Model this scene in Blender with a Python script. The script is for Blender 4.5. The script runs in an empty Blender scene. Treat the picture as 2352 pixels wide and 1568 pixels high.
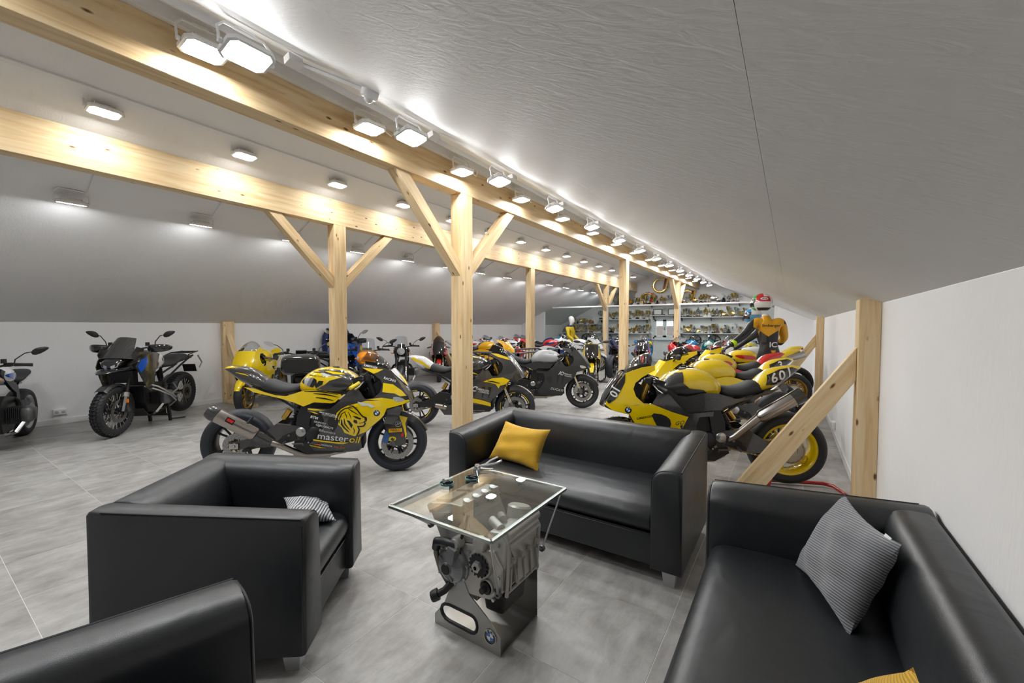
import bpy, bmesh, math, random
from mathutils import Vector, Matrix
R = math.radians
rnd = random.Random(7)
scene = bpy.context.scene
COL = scene.collection

# ---------------------------------------------------------------- camera, world, exposure
cam_d = bpy.data.cameras.new('camera'); cam = bpy.data.objects.new('camera', cam_d); COL.objects.link(cam)
cam_d.sensor_width = 36.0; cam_d.lens = 963.0 * 36.0 / 2352.0
cam_d.clip_start = 0.02; cam_d.clip_end = 200
cam.location = (0, 0, 1.49); cam.rotation_euler = (R(90 - 2.08), 0, R(33.67))
scene.camera = cam
world = bpy.data.worlds.new('world'); scene.world = world; world.use_nodes = True
wn = world.node_tree.nodes; wn['Background'].inputs[0].default_value = (.80, .88, 1, 1); wn['Background'].inputs[1].default_value = 2.2
scene.view_settings.view_transform = 'Standard'; scene.view_settings.look = 'None'
scene.view_settings.gamma = 1.0; scene.view_settings.use_curve_mapping = False
scene.view_settings.exposure = 0.0
LAMP = 118.0                                     # radiance of every LED flood lens
try:
    scene.cycles.max_bounces = 6; scene.cycles.diffuse_bounces = 5; scene.cycles.glossy_bounces = 3; scene.cycles.transmission_bounces = 4
    scene.cycles.transparent_max_bounces = 16; scene.cycles.caustics_reflective = False; scene.cycles.caustics_refractive = False
    scene.cycles.use_denoising = True; scene.cycles.use_adaptive_sampling = True; scene.cycles.adaptive_threshold = .10; scene.cycles.adaptive_min_samples = 12; scene.cycles.sample_clamp_indirect = 6.0
except Exception: pass

# ---------------------------------------------------------------- materials
MATS = {}
def M(name, col=(.5, .5, .5), rough=.5, metal=0., spec=.5, coat=0., emit=0., bump=None, vary=0., alpha=1., trans=0.):
    if name in MATS: return MATS[name]
    m = bpy.data.materials.new(name); m.use_nodes = True; nt = m.node_tree; b = nt.nodes['Principled BSDF']
    b.inputs['Base Color'].default_value = (*col, 1); b.inputs['Roughness'].default_value = rough
    b.inputs['Metallic'].default_value = metal; b.inputs['Specular IOR Level'].default_value = spec
    b.inputs['Coat Weight'].default_value = coat; b.inputs['Coat Roughness'].default_value = .04
    if trans: b.inputs['Transmission Weight'].default_value = trans
    if emit:
        b.inputs['Emission Color'].default_value = (*col, 1); b.inputs['Emission Strength'].default_value = emit
    n = nt.nodes.new('ShaderNodeTexNoise'); tc = nt.nodes.new('ShaderNodeTexCoord'); nt.links.new(tc.outputs['Object'], n.inputs['Vector'])
    n.inputs['Scale'].default_value = bump[0] if bump else 60; n.inputs['Detail'].default_value = 3
    if bump:
        bp = nt.nodes.new('ShaderNodeBump'); bp.inputs['Strength'].default_value = bump[1]; bp.inputs['Distance'].default_value = bump[2] if len(bump) > 2 else .01
        nt.links.new(n.outputs['Fac'], bp.inputs['Height']); nt.links.new(bp.outputs['Normal'], b.inputs['Normal'])
    if vary:
        mx = nt.nodes.new('ShaderNodeMix'); mx.data_type = 'RGBA'
        mx.inputs[6].default_value = (*[c * (1 - vary) for c in col], 1); mx.inputs[7].default_value = (*[min(1, c * (1 + vary)) for c in col], 1)
        nt.links.new(n.outputs['Fac'], mx.inputs[0]); nt.links.new(mx.outputs[2], b.inputs['Base Color'])
    MATS[name] = m; return m

def ramp(nt, stops):
    r = nt.nodes.new('ShaderNodeValToRGB'); e = r.color_ramp.elements
    while len(e) < len(stops): e.new(.5)
    for k, (p, c) in enumerate(stops): e[k].position = p; e[k].color = (*c, 1)
    return r
def wood_material():
    m = bpy.data.materials.new('spruce_wood'); m.use_nodes = True; nt = m.node_tree; L = nt.links.new; b = nt.nodes['Principled BSDF']
    tc = nt.nodes.new('ShaderNodeTexCoord'); oi = nt.nodes.new('ShaderNodeObjectInfo')
    ad = nt.nodes.new('ShaderNodeVectorMath'); ad.operation = 'ADD'
    sc = nt.nodes.new('ShaderNodeVectorMath'); sc.operation = 'SCALE'; sc.inputs[3].default_value = 9.0
    cb = nt.nodes.new('ShaderNodeCombineXYZ'); L(oi.outputs['Random'], cb.inputs[0]); L(oi.outputs['Random'], cb.inputs[1])
    L(cb.outputs[0], sc.inputs[0]); L(tc.outputs['Object'], ad.inputs[0]); L(sc.outputs[0], ad.inputs[1])
    mp = nt.nodes.new('ShaderNodeMapping'); mp.inputs['Scale'].default_value = (1.1, 16, 16); L(ad.outputs[0], mp.inputs[0])
    n1 = nt.nodes.new('ShaderNodeTexNoise'); n1.inputs['Scale'].default_value = 1.6; n1.inputs['Detail'].default_value = 5; n1.inputs['Distortion'].default_value = .6; L(mp.outputs[0], n1.inputs['Vector'])
    r1 = ramp(nt, [(.28, (.62, .42, .21)), (.5, (.75, .56, .32)), (.72, (.80, .65, .42))]); L(n1.outputs['Fac'], r1.inputs[0])
    # knots
    mk = nt.nodes.new('ShaderNodeMapping'); mk.inputs['Scale'].default_value = (5, 13, 13); L(ad.outputs[0], mk.inputs[0])
    v = nt.nodes.new('ShaderNodeTexVoronoi'); v.inputs['Scale'].default_value = 1.0; v.inputs['Randomness'].default_value = 1; L(mk.outputs[0], v.inputs['Vector'])
    rk = ramp(nt, [(.07, (1, 1, 1)), (.16, (0, 0, 0))]); L(v.outputs['Distance'], rk.inputs[0])
    sp = nt.nodes.new('ShaderNodeSeparateColor'); L(v.outputs['Color'], sp.inputs[0])
    gt = nt.nodes.new('ShaderNodeMath'); gt.operation = 'GREATER_THAN'; gt.inputs[1].default_value = .55; L(sp.outputs[0], gt.inputs[0])
    mu = nt.nodes.new('ShaderNodeMath'); mu.operation = 'MULTIPLY'; L(rk.outputs[0], mu.inputs[0]); L(gt.outputs[0], mu.inputs[1])
    mx = nt.nodes.new('ShaderNodeMix'); mx.data_type = 'RGBA'; mx.inputs[7].default_value = (.17, .07, .025, 1)
    L(mu.outputs[0], mx.inputs[0]); L(r1.outputs[0], mx.inputs[6]); L(mx.outputs[2], b.inputs['Base Color'])
    b.inputs['Roughness'].default_value = .5; b.inputs['Specular IOR Level'].default_value = .3
    bp = nt.nodes.new('ShaderNodeBump'); bp.inputs['Strength'].default_value = .12; bp.inputs['Distance'].default_value = .004; L(n1.outputs['Fac'], bp.inputs['Height']); L(bp.outputs[0], b.inputs['Normal'])
    return m
def tile_material():
    m = bpy.data.materials.new('grey_stone_tile'); m.use_nodes = True; nt = m.node_tree; L = nt.links.new; b = nt.nodes['Principled BSDF']
    g = nt.nodes.new('ShaderNodeNewGeometry'); oi = nt.nodes.new('ShaderNodeObjectInfo')
    ra = nt.nodes.new('ShaderNodeVectorMath'); ra.operation = 'SCALE'; ra.inputs[3].default_value = 31.0
    cb = nt.nodes.new('ShaderNodeCombineXYZ'); L(oi.outputs['Random'], cb.inputs[0]); L(oi.outputs['Random'], cb.inputs[2]); L(cb.outputs[0], ra.inputs[0])
    ad = nt.nodes.new('ShaderNodeVectorMath'); ad.operation = 'ADD'; L(g.outputs['Position'], ad.inputs[0]); L(ra.outputs[0], ad.inputs[1])
    n1 = nt.nodes.new('ShaderNodeTexNoise'); n1.inputs['Scale'].default_value = 3.2; n1.inputs['Detail'].default_value = 9; n1.inputs['Roughness'].default_value = .62; n1.inputs['Distortion'].default_value = .35
    L(ad.outputs[0], n1.inputs['Vector'])
    mp = nt.nodes.new('ShaderNodeMapping'); mp.inputs['Scale'].default_value = (7, 2.2, 4); L(ad.outputs[0], mp.inputs[0])
    n2 = nt.nodes.new('ShaderNodeTexNoise'); n2.inputs['Scale'].default_value = 2.0; n2.inputs['Detail'].default_value = 6; n2.inputs['Roughness'].default_value = .7; L(mp.outputs[0], n2.inputs['Vector'])
    av = nt.nodes.new('ShaderNodeMath'); av.operation = 'MULTIPLY_ADD'; av.inputs[1].default_value = .45; L(n2.outputs['Fac'], av.inputs[0])
    h = nt.nodes.new('ShaderNodeMath'); h.operation = 'MULTIPLY'; h.inputs[1].default_value = .55; L(n1.outputs['Fac'], h.inputs[0]); L(h.outputs[0], av.inputs[2])
    r1 = ramp(nt, [(.33, (.235, .225, .215)), (.47, (.345, .335, .32)), (.60, (.46, .45, .435)), (.74, (.58, .57, .555))]); L(av.outputs[0], r1.inputs[0])
    L(r1.outputs[0], b.inputs['Base Color'])
    rr = nt.nodes.new('ShaderNodeMapRange'); rr.inputs[3].default_value = .30; rr.inputs[4].default_value = .48; L(n2.outputs['Fac'], rr.inputs[0]); L(rr.outputs[0], b.inputs['Roughness'])
    b.inputs['Specular IOR Level'].default_value = .45
    bp = nt.nodes.new('ShaderNodeBump'); bp.inputs['Strength'].default_value = .08; bp.inputs['Distance'].default_value = .004; L(n2.outputs['Fac'], bp.inputs['Height']); L(bp.outputs[0], b.inputs['Normal'])
    return m
def plaster_material(name, col, scale, dist, strength):
    m = bpy.data.materials.new(name); m.use_nodes = True; nt = m.node_tree; L = nt.links.new; b = nt.nodes['Principled BSDF']
    g = nt.nodes.new('ShaderNodeNewGeometry'); mp = nt.nodes.new('ShaderNodeMapping'); mp.inputs['Rotation'].default_value = (0, 0, .5); mp.inputs['Scale'].default_value = (1, 2.6, 1); L(g.outputs['Position'], mp.inputs[0])
    n1 = nt.nodes.new('ShaderNodeTexNoise'); n1.inputs['Scale'].default_value = scale; n1.inputs['Detail'].default_value = 6; n1.inputs['Distortion'].default_value = 1.2; L(mp.outputs[0], n1.inputs['Vector'])
    n2 = nt.nodes.new('ShaderNodeTexNoise'); n2.inputs['Scale'].default_value = .7; n2.inputs['Detail'].default_value = 3; L(g.outputs['Position'], n2.inputs['Vector'])
    r = ramp(nt, [(.3, tuple(c * .95 for c in col)), (.7, col)]); L(n2.outputs['Fac'], r.inputs[0]); L(r.outputs[0], b.inputs['Base Color'])
    b.inputs['Roughness'].default_value = .62; b.inputs['Specular IOR Level'].default_value = .35
    bp = nt.nodes.new('ShaderNodeBump'); bp.inputs['Strength'].default_value = strength; bp.inputs['Distance'].default_value = dist; L(n1.outputs['Fac'], bp.inputs['Height']); L(bp.outputs[0], b.inputs['Normal'])
    return m
def leather_material():
    m = bpy.data.materials.new('black_leather'); m.use_nodes = True; nt = m.node_tree; L = nt.links.new; b = nt.nodes['Principled BSDF']
    tc = nt.nodes.new('ShaderNodeTexCoord')
    b.inputs['Base Color'].default_value = (.014, .016, .019, 1); b.inputs['Roughness'].default_value = .40; b.inputs['Specular IOR Level'].default_value = .62
    v = nt.nodes.new('ShaderNodeTexVoronoi'); v.inputs['Scale'].default_value = 420; L(tc.outputs['Object'], v.inputs['Vector'])
    n = nt.nodes.new('ShaderNodeTexNoise'); n.inputs['Scale'].default_value = 5.5; n.inputs['Detail'].default_value = 2; n.inputs['Distortion'].default_value = .8; L(tc.outputs['Object'], n.inputs['Vector'])
    b1 = nt.nodes.new('ShaderNodeBump'); b1.inputs['Strength'].default_value = .16; b1.inputs['Distance'].default_value = .0012; L(v.outputs['Distance'], b1.inputs['Height'])
    b2 = nt.nodes.new('ShaderNodeBump'); b2.inputs['Strength'].default_value = .22; b2.inputs['Distance'].default_value = .02; L(n.outputs['Fac'], b2.inputs['Height']); L(b1.outputs[0], b2.inputs['Normal']); L(b2.outputs[0], b.inputs['Normal'])
    return m
def cord_material(name, c1, c2, scale, rot):
    m = bpy.data.materials.new(name); m.use_nodes = True; nt = m.node_tree; L = nt.links.new; b = nt.nodes['Principled BSDF']
    tc = nt.nodes.new('ShaderNodeTexCoord'); mp = nt.nodes.new('ShaderNodeMapping'); mp.inputs['Rotation'].default_value = (0, 0, rot); L(tc.outputs['Object'], mp.inputs[0])
    w = nt.nodes.new('ShaderNodeTexWave'); w.inputs['Scale'].default_value = scale; w.inputs['Distortion'].default_value = .8; w.inputs['Detail'].default_value = 1; L(mp.outputs[0], w.inputs['Vector'])
    r = ramp(nt, [(.1, c1), (.7, c2)]); L(w.outputs['Fac'], r.inputs[0]); L(r.outputs[0], b.inputs['Base Color'])
    b.inputs['Roughness'].default_value = .85; b.inputs['Sheen Weight'].default_value = .3
    bp = nt.nodes.new('ShaderNodeBump'); bp.inputs['Strength'].default_value = .7; bp.inputs['Distance'].default_value = .004; L(w.outputs['Fac'], bp.inputs['Height']); L(bp.outputs[0], b.inputs['Normal'])
    return m
def glass_material(name, tint, refl=1.0, rough=.0, ior=1.45):
    m = bpy.data.materials.new(name); m.use_nodes = True; nt = m.node_tree; L = nt.links.new
    nt.nodes.remove(nt.nodes['Principled BSDF']); o = nt.nodes['Material Output']
    t = nt.nodes.new('ShaderNodeBsdfTransparent'); t.inputs[0].default_value = (*tint, 1)
    g = nt.nodes.new('ShaderNodeBsdfGlossy'); g.inputs['Roughness'].default_value = rough
    f = nt.nodes.new('ShaderNodeFresnel'); ge = nt.nodes.new('ShaderNodeNewGeometry'); mr = nt.nodes.new('ShaderNodeMapRange'); mr.inputs[3].default_value = ior; mr.inputs[4].default_value = 1 / ior; L(ge.outputs['Backfacing'], mr.inputs[0]); L(mr.outputs[0], f.inputs[0])
    mu = nt.nodes.new('ShaderNodeMath'); mu.operation = 'MULTIPLY'; mu.inputs[1].default_value = refl; L(f.outputs[0], mu.inputs[0])
    mx = nt.nodes.new('ShaderNodeMixShader'); L(mu.outputs[0], mx.inputs[0]); L(t.outputs[0], mx.inputs[1]); L(g.outputs[0], mx.inputs[2]); L(mx.outputs[0], o.inputs[0])
    return m
def carbon_material():
    m = bpy.data.materials.new('carbon_gloss'); m.use_nodes = True; nt = m.node_tree; L = nt.links.new; b = nt.nodes['Principled BSDF']
    tc = nt.nodes.new('ShaderNodeTexCoord'); c = nt.nodes.new('ShaderNodeTexChecker'); c.inputs['Scale'].default_value = 260
    c.inputs[1].default_value = (.024, .0235, .023, 1); c.inputs[2].default_value = (.046, .044, .042, 1); L(tc.outputs['Object'], c.inputs['Vector']); L(c.outputs[0], b.inputs['Base Color'])
    b.inputs['Roughness'].default_value = .25; b.inputs['Coat Weight'].default_value = 1.; b.inputs['Coat Roughness'].default_value = .03
    return m

WOOD = wood_material(); TILE = tile_material(); LEATHER = leather_material(); CARBON = carbon_material()
WALLM = plaster_material('white_wall_paint', (.86, .86, .865), 9, .012, .22)
CEILM = plaster_material('white_ceiling_board', (.85, .85, .85), 11, .012, .24)
WHITE = M('white_plastic', (.82, .82, .82), .35)
TRIMW = M('white_trim_paint', (.80, .80, .80), .4)
GROUT = M('light_grout', (.70, .69, .67), .9)
LENS = M('led_lens', (.97, .985, 1), .3, emit=LAMP)
try: LENS.cycles.emission_sampling = 'FRONT'
except Exception: pass
STEEL = M('brushed_steel', (.52, .51, .50), .32, 1.)
CHROME = M('chrome', (.80, .80, .80), .10, 1.)
ALU = M('cast_aluminium', (.40, .39, .375), .42, .85, bump=(90, .12, .002))
ALUD = M('dark_aluminium', (.17, .17, .175), .40, .8)
RUBBER = M('black_rubber', (.014, .014, .015), .62)
BLACKP = M('black_plastic', (.016, .016, .017), .42)
BLACKG = M('black_gloss_paint', (.010, .010, .011), .12, coat=1.)
BLACKM = M('black_satin_metal', (.022, .022, .024), .38, .3)
GLASS = glass_material('clear_glass', (.94, .97, .96))
TOPGLASS = glass_material('table_glass', (.94, .965, .96), 1.5)
PGLASS = glass_material('partition_glass', (.90, .93, .92), 1.15)
SCREEN = glass_material('clear_screen', (.86, .88, .90), 1.4)
SMOKE = glass_material('smoked_screen', (.42, .42, .43), 1.4)

# ---------------------------------------------------------------- geometry helpers
def V(*a): return Vector(a)
class MB:
    def __init__(s): s.v = []; s.f = []; s.m = []
    def add(s, vs, fs, mi=0):
        o = len(s.v); s.v += [tuple(p) for p in vs]; s.f += [tuple(i + o for i in f) for f in fs]; s.m += [mi] * len(fs); return s
    def box(s, c, d, mi=0, rot=None, taper=1.0):
        x, y, z = (k / 2 for k in d); pts = []
        for zz in (-z, z):
            t = taper if zz > 0 else 1
            for (a, b) in ((-x, -y), (x, -y), (x, y), (-x, y)): pts.append(Vector((a * t, b * t, zz)))
        if rot is not None: pts = [rot @ p for p in pts]
        c = Vector(c); return s.add([p + c for p in pts], [(0, 3, 2, 1), (4, 5, 6, 7), (0, 1, 5, 4), (1, 2, 6, 5), (2, 3, 7, 6), (3, 0, 4, 7)], mi)
    def rings(s, rings, mi=0, closed=True, caps=True, loop=False):
        n = len(rings[0]); vs = [p for r in rings for p in r]; fs = []
        k = len(rings)
        for i in range(k if loop else k - 1):
            for j in range(n if closed else n - 1):
                a = i * n + j; b = i * n + (j + 1) % n; c = ((i + 1) % k) * n + (j + 1) % n; d = ((i + 1) % k) * n + j
                fs.append((a, b, c, d))
        if caps and not loop and closed:
            fs.append(tuple(range(n - 1, -1, -1))); fs.append(tuple(range((k - 1) * n, k * n)))
        return s.add(vs, fs, mi)
    def tube(s, pts, r, seg=8, mi=0, closed=False, caps=True):
        pts = [Vector(p) for p in pts]; n = len(pts); rr = r if isinstance(r, (list, tuple)) else [r] * n
        rings = []; up = None
        for i, p in enumerate(pts):
            if closed: t = (pts[(i + 1) % n] - pts[i - 1])
            else: t = pts[min(i + 1, n - 1)] - pts[max(i - 1, 0)]
            t.normalize()
            if up is None:
                up = Vector((0, 0, 1)) if abs(t.z) < .9 else Vector((1, 0, 0))
            up = (up - t * up.dot(t)); up.normalize(); sd = t.cross(up)
            rings.append([p + (up * math.cos(a) + sd * math.sin(a)) * rr[i] for a in [2 * math.pi * k / seg for k in range(seg)]])
        return s.rings(rings, mi, True, caps, closed)
    def lathe(s, prof, o=(0, 0, 0), axis=(0, 0, 1), seg=24, mi=0, closed=False, a0=0., a1=360.):
        ax = Vector(axis).normalized(); o = Vector(o); e = Vector((1, 0, 0)) if abs(ax.x) < .9 else Vector((0, 0, 1))
        e = (e - ax * e.dot(ax)).normalized(); g = ax.cross(e); full = abs(a1 - a0) > 359
        ns = seg if full else seg + 1; rings = []
        for k in range(ns):
            a = R(a0 + (a1 - a0) * k / seg); d = e * math.cos(a) + g * math.sin(a)
            rings.append([o + d * r + ax * h for r, h in prof])
        return s.rings(rings, mi, closed, False, full)
    def prism(s, outline, f, t0, t1, mi=0):
        n = len(outline); vs = [f(a, b, t0) for a, b in outline] + [f(a, b, t1) for a, b in outline]
        fs = [tuple(range(n)), tuple(range(2 * n - 1, n - 1, -1))] + [(i, i + n, (i + 1) % n + n, (i + 1) % n) for i in range(n)]
        return s.add(vs, fs, mi)
    def grid(s, fn, nu, nv, mi=0):
        vs = [fn(i / nu, j / nv) for i in range(nu + 1) for j in range(nv + 1)]
        fs = [(i * (nv + 1) + j, (i + 1) * (nv + 1) + j, (i + 1) * (nv + 1) + j + 1, i * (nv + 1) + j + 1) for i in range(nu) for j in range(nv)]
        return s.add(vs, fs, mi)
    def ball(s, c, r, seg=12, mi=0):
        r = r if isinstance(r, (tuple, list)) else (r, r, r); c = Vector(c); h = seg // 2
        rings = [[c + Vector((r[0] * math.sin(R(180 * i / h)) * math.cos(2 * math.pi * j / seg), r[1] * math.sin(R(180 * i / h)) * math.sin(2 * math.pi * j / seg), r[2] * math.cos(R(180 * i / h)))) for j in range(seg)] for i in range(h + 1)]
        return s.rings(rings, mi, True, False)
    def bolt(s, c, ax, r=.006, h=.006, mi=0): return s.lathe([(0, h), (r, h), (r, 0)], c, ax, 8, mi)
    def mesh(s, name, mats, smooth=38):
        me = bpy.data.meshes.new(name); me.from_pydata(s.v, [], s.f)
        for m in (mats if isinstance(mats, (list, tuple)) else [mats]): me.materials.append(m)
        me.polygons.foreach_set('material_index', s.m)
        bm = bmesh.new(); bm.from_mesh(me); bmesh.ops.remove_doubles(bm, verts=bm.verts, dist=1e-6); bmesh.ops.recalc_face_normals(bm, faces=bm.faces); bm.to_mesh(me); bm.free()
        if smooth: me.shade_smooth(); me.set_sharp_from_angle(angle=R(smooth))
        me.update(); return me
    def build(s, name, mats, parent=None, smooth=38, loc=None, rot=None):
        return obj(name, s.mesh(name, mats, smooth), parent, loc, rot)
def obj(name, me, parent=None, loc=None, rot=None):
    o = bpy.data.objects.new(name, me); COL.objects.link(o); o.parent = parent
    if loc is not None: o.location = loc
    if rot is not None: o.rotation_euler = rot
    return o
def empty(name, loc=(0, 0, 0), rot=(0, 0, 0)):
    o = bpy.data.objects.new(name, None); o.empty_display_size = .1; COL.objects.link(o); o.location = loc; o.rotation_euler = rot; return o
def tag(o, label=None, cat=None, group=None, kind=None):
    if label: o['label'] = label
    if cat: o['category'] = cat
    if group: o['group'] = group
    if kind: o['kind'] = kind
    return o
def recolor(o, mats):
    for i, m in enumerate(mats):
        if i < len(o.material_slots) and m is not None: o.material_slots[i].link = 'OBJECT'; o.material_slots[i].material = m
    return o
def copy_tree(o, parent=None):
    c = o.copy(); COL.objects.link(c); c.parent = parent
    for ch in o.children: copy_tree(ch, c)
    return c
def bevel(o, w, seg=2):
    m = o.modifiers.new('bevel', 'BEVEL'); m.width = w; m.segments = seg; m.limit_method = 'ANGLE'; return o
ORD = ['first', 'second', 'third', 'fourth', 'fifth', 'sixth', 'seventh', 'eighth', 'ninth', 'tenth', 'eleventh', 'twelfth', 'thirteenth', 'fourteenth', 'fifteenth', 'sixteenth', 'seventeenth', 'eighteenth', 'nineteenth', 'twentieth', 'twenty-first', 'twenty-second', 'twenty-third', 'twenty-fourth', 'twenty-fifth', 'twenty-sixth', 'twenty-seventh', 'twenty-eighth', 'twenty-ninth', 'thirtieth', 'thirty-first', 'thirty-second', 'thirty-third', 'thirty-fourth', 'thirty-fifth', 'thirty-sixth', 'thirty-seventh', 'thirty-eighth', 'thirty-ninth', 'fortieth']
# ---------------------------------------------------------------- room shell
XL, XR, Y0, YP, YB = -9.26, .515, -3.0, 14.6, 18.2
ZL, ZR = 1.55, 1.65; SL, SR = .488, .485
RX, RZ = -4.285, 3.978
def zl(x): return ZL + SL * (x - XL)
def zr(x): return ZR + SR * (XR - x)
floor = MB().box(((XL + XR) / 2, (Y0 + YB) / 2, -.0562), (XR - XL, YB - Y0, .11)).build('floor', GROUT); tag(floor, kind='structure')
T = .6; TX0, TY0 = -.48, .38
tiles = []
ix0, ix1 = math.ceil((XL - TX0) / T), math.floor((XR - TX0) / T); iy0, iy1 = math.ceil((Y0 - TY0) / T), math.floor((YB - TY0) / T)
cf = Vector((-math.sin(R(33.67)), math.cos(R(33.67)), 0)); cr = Vector((cf.y, -cf.x, 0))
full = []; rest = []
for i in range(ix0 - 1, ix1 + 1):
    for j in range(iy0 - 1, iy1 + 1):
        a, b = max(XL, TX0 + i * T), min(XR, TX0 + (i + 1) * T); c, d = max(Y0, TY0 + j * T), min(YB, TY0 + (j + 1) * T)
        if b - a < .02 or d - c < .02: continue
        p = Vector(((a + b) / 2, (c + d) / 2, 0)); dep = p.dot(cf); sd = p.dot(cr)
        vis = dep > .6 and abs(sd) < dep * 1.3 + .6
        if vis and b - a > .59 and d - c > .59: full.append((dep, a, b, c, d))
        else: rest.append((a, b, c, d))
full.sort(); rest += [q[1:] for q in full[300:]]; full = full[:300]
tm = MB().box((0, 0, -.0045), (.5965, .5965, .009)).mesh('tile', TILE, 0)
for q in full: obj('tile', tm, floor, ((q[1] + q[2]) / 2, (q[3] + q[4]) / 2, 0))
mb = MB()
for a, b, c, d in rest: mb.box(((a + b) / 2, (c + d) / 2, -.0045), (b - a - .0035, d - c - .0035, .009))
tag(mb.build('tile_field', TILE, floor, 0), kind='stuff')
def wall(name, lo, hi, mat=None):
    c = [(a + b) / 2 for a, b in zip(lo, hi)]; d = [b - a for a, b in zip(lo, hi)]
    o = MB().box(c, d).build(name, mat or WALLM, None, 0); tag(o, kind='structure'); return o
wall('wall_left', (XL - .15, Y0, 0), (XL, YB, ZL)); wall('wall_right', (XR, Y0, 0), (XR + .15, YB, ZR))
# gable walls (near one is behind the camera)
def gable(name, y0, y1, hole=None):
    f = lambda a, b, t: (a, t, b)
    mb = MB()
    if hole is None: mb.prism([(XL, 0), (XR, 0), (XR, ZR), (RX, RZ), (XL, ZL)], f, y0, y1)
    else:
        a, b, c, d = hole
        mb.prism([(XL, 0), (a, 0), (a, zl(a)), (XL, ZL)], f, y0, y1)
        mb.prism([(b, 0), (XR, 0), (XR, ZR), (b, zr(b))], f, y0, y1)
        mb.prism([(a, 0), (b, 0), (b, c), (a, c)], f, y0, y1)
        top = [(a, d), (b, d), (b, zr(b) if b > RX else zl(b))] + ([(RX, RZ)] if a < RX < b else []) + [(a, zl(a) if a < RX else zr(a))]
        mb.prism(top, f, y0, y1)
    return tag(mb.build(name, WALLM, None, 0), kind='structure')
gable('wall_near', Y0 - .15, Y0)
WIN = (-4.90, -3.95, .97, 1.83)
gable('wall_back', YB, YB + .15, WIN)
# sloped ceilings, each of separate boards with fine joints
def slope(name, xs, zf, side):
    root = MB().prism([(xs[0], zf(xs[0]) + .03), (xs[-1], zf(xs[-1]) + .03), (xs[-1], zf(xs[-1]) + .15), (xs[0], zf(xs[0]) + .15)], lambda a, b, t: (a, t, b), Y0, YB).build(name, CEILM, None, 0)
    tag(root, kind='structure')
    for a, b in zip(xs[:-1], xs[1:]):
        g = .0004
        MB().prism([(a + g, zf(a + g)), (b - g, zf(b - g)), (b - g, zf(b - g) + .03), (a + g, zf(a + g) + .03)], lambda p, q, t: (p, t, q), Y0, YB).build('ceiling_board', CEILM, root, 0)
slope('ceiling_left', [XL, -8.0, -6.75, -5.5, RX], zl, 0)
slope('ceiling', [RX, -2.9, -1.32, -.075, XR], zr, 1)
# baseboards
def bb(name, lo, hi): tag(bevel(MB().box([(a + b) / 2 for a, b in zip(lo, hi)], [b - a for a, b in zip(lo, hi)]).build(name, TRIMW, None, 0), .004), kind='structure')
bb('baseboard_left', (XL, Y0, 0), (XL + .016, YP, .085)); bb('baseboard_right', (XR - .016, Y0, 0), (XR, YP, .085)); bb('baseboard_back', (XL, YB - .016, 0), (XR, YB, .085))

# ---------------------------------------------------------------- timber frame
def timber(name, p0, p1, w, h, label, cat, group=None, roll_up=(0, 0, 1), parent=None):
    p0, p1 = Vector(p0), Vector(p1); d = p1 - p0; L = d.length; x = d.normalized(); up = Vector(roll_up); y = up.cross(x).normalized(); z = x.cross(y)
    o = MB().box((L / 2, 0, 0), (L, w, h)).build(name, WOOD, parent, 0)
    o.matrix_world = Matrix((( x.x, y.x, z.x, p0.x), (x.y, y.y, z.y, p0.y), (x.z, y.z, z.z, p0.z), (0, 0, 0, 1)))
    bevel(o, .004, 1)
    if label: tag(o, label, cat, group)
    return o
BL, BR = -5.67, -3.18
timber('roof_beam', (BL, Y0, 3.16), (BL, 18.19, 3.16), .16, .36, 'long glued spruce roof beam on the left row of posts', 'beam', 'roof beams')
timber('roof_beam', (BR, Y0, 3.16), (BR, 18.19, 3.16), .16, .36, 'long glued spruce roof beam beside the bright double row of floodlights', 'beam', 'roof beams')
def post(x, y, label):
    o = timber('post', (x, y, 0), (x, y, 2.98), .20, .16, None, None, None, (1, 0, 0)); tag(o, label, 'post', 'timber posts under the roof beams'); return o
post(BL, 3.80, 'spruce post with two braces behind the black and yellow bike with the lion')
post(BL, 9.37, 'plain spruce post without braces on the left row')
post(BL, 14.72, 'spruce post with two braces at the glass on the left row')
post(BR, 3.73, 'large spruce post with two braces behind the black two-seat sofa')
post(BR, 9.36, 'plain spruce post without braces on the right row')
post(BR, 14.72, 'spruce post with two braces at the glass on the right row')
def brace(x, y, s, label):
    # 45 degree strut from the post up to the beam
    zb, zt = 2.03, 2.98; a = (x, y + s * .10, 2.10); b = (x, y + s * .98, 2.98)
    w = .06; f = lambda p, q, t: (x + t, y + s * p, q)
    o = MB().prism([(.10, 2.06), (.10, 2.23), (.85, 2.98), (1.02, 2.98)], lambda p, q, t: (x + t, y + s * p, q), -w, w)
    me = o.mesh('brace', WOOD, 0); ob = bpy.data.objects.new('brace', me); COL.objects.link(ob)
    # rotate mesh data so that local x follows the strut
    ctr = Vector((x, y + s * .5, 2.5)); d = Vector((0, s, 1)).normalized(); yx = Vector((1, 0, 0)); zz = d.cross(yx)
    Mx = Matrix(((d.x, yx.x, zz.x, ctr.x), (d.y, yx.y, zz.y, ctr.y), (d.z, yx.z, zz.z, ctr.z), (0, 0, 0, 1)))
    me.transform(Mx.inverted()); ob.matrix_world = Mx; bevel(ob, .003, 1)
    tag(ob, label, 'brace', 'diagonal braces of the timber posts')
for x, y, nm in ((BL, 3.80, 'post behind the lion bike'), (BL, 14.72, 'left post at the glass'), (BR, 3.73, 'large post behind the sofa'), (BR, 14.72, 'right post at the glass')):
    for s, w in ((-1, 'near'), (1, 'far')): brace(x, y, s, f'diagonal spruce brace on the {w} side of the {nm}')
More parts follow.
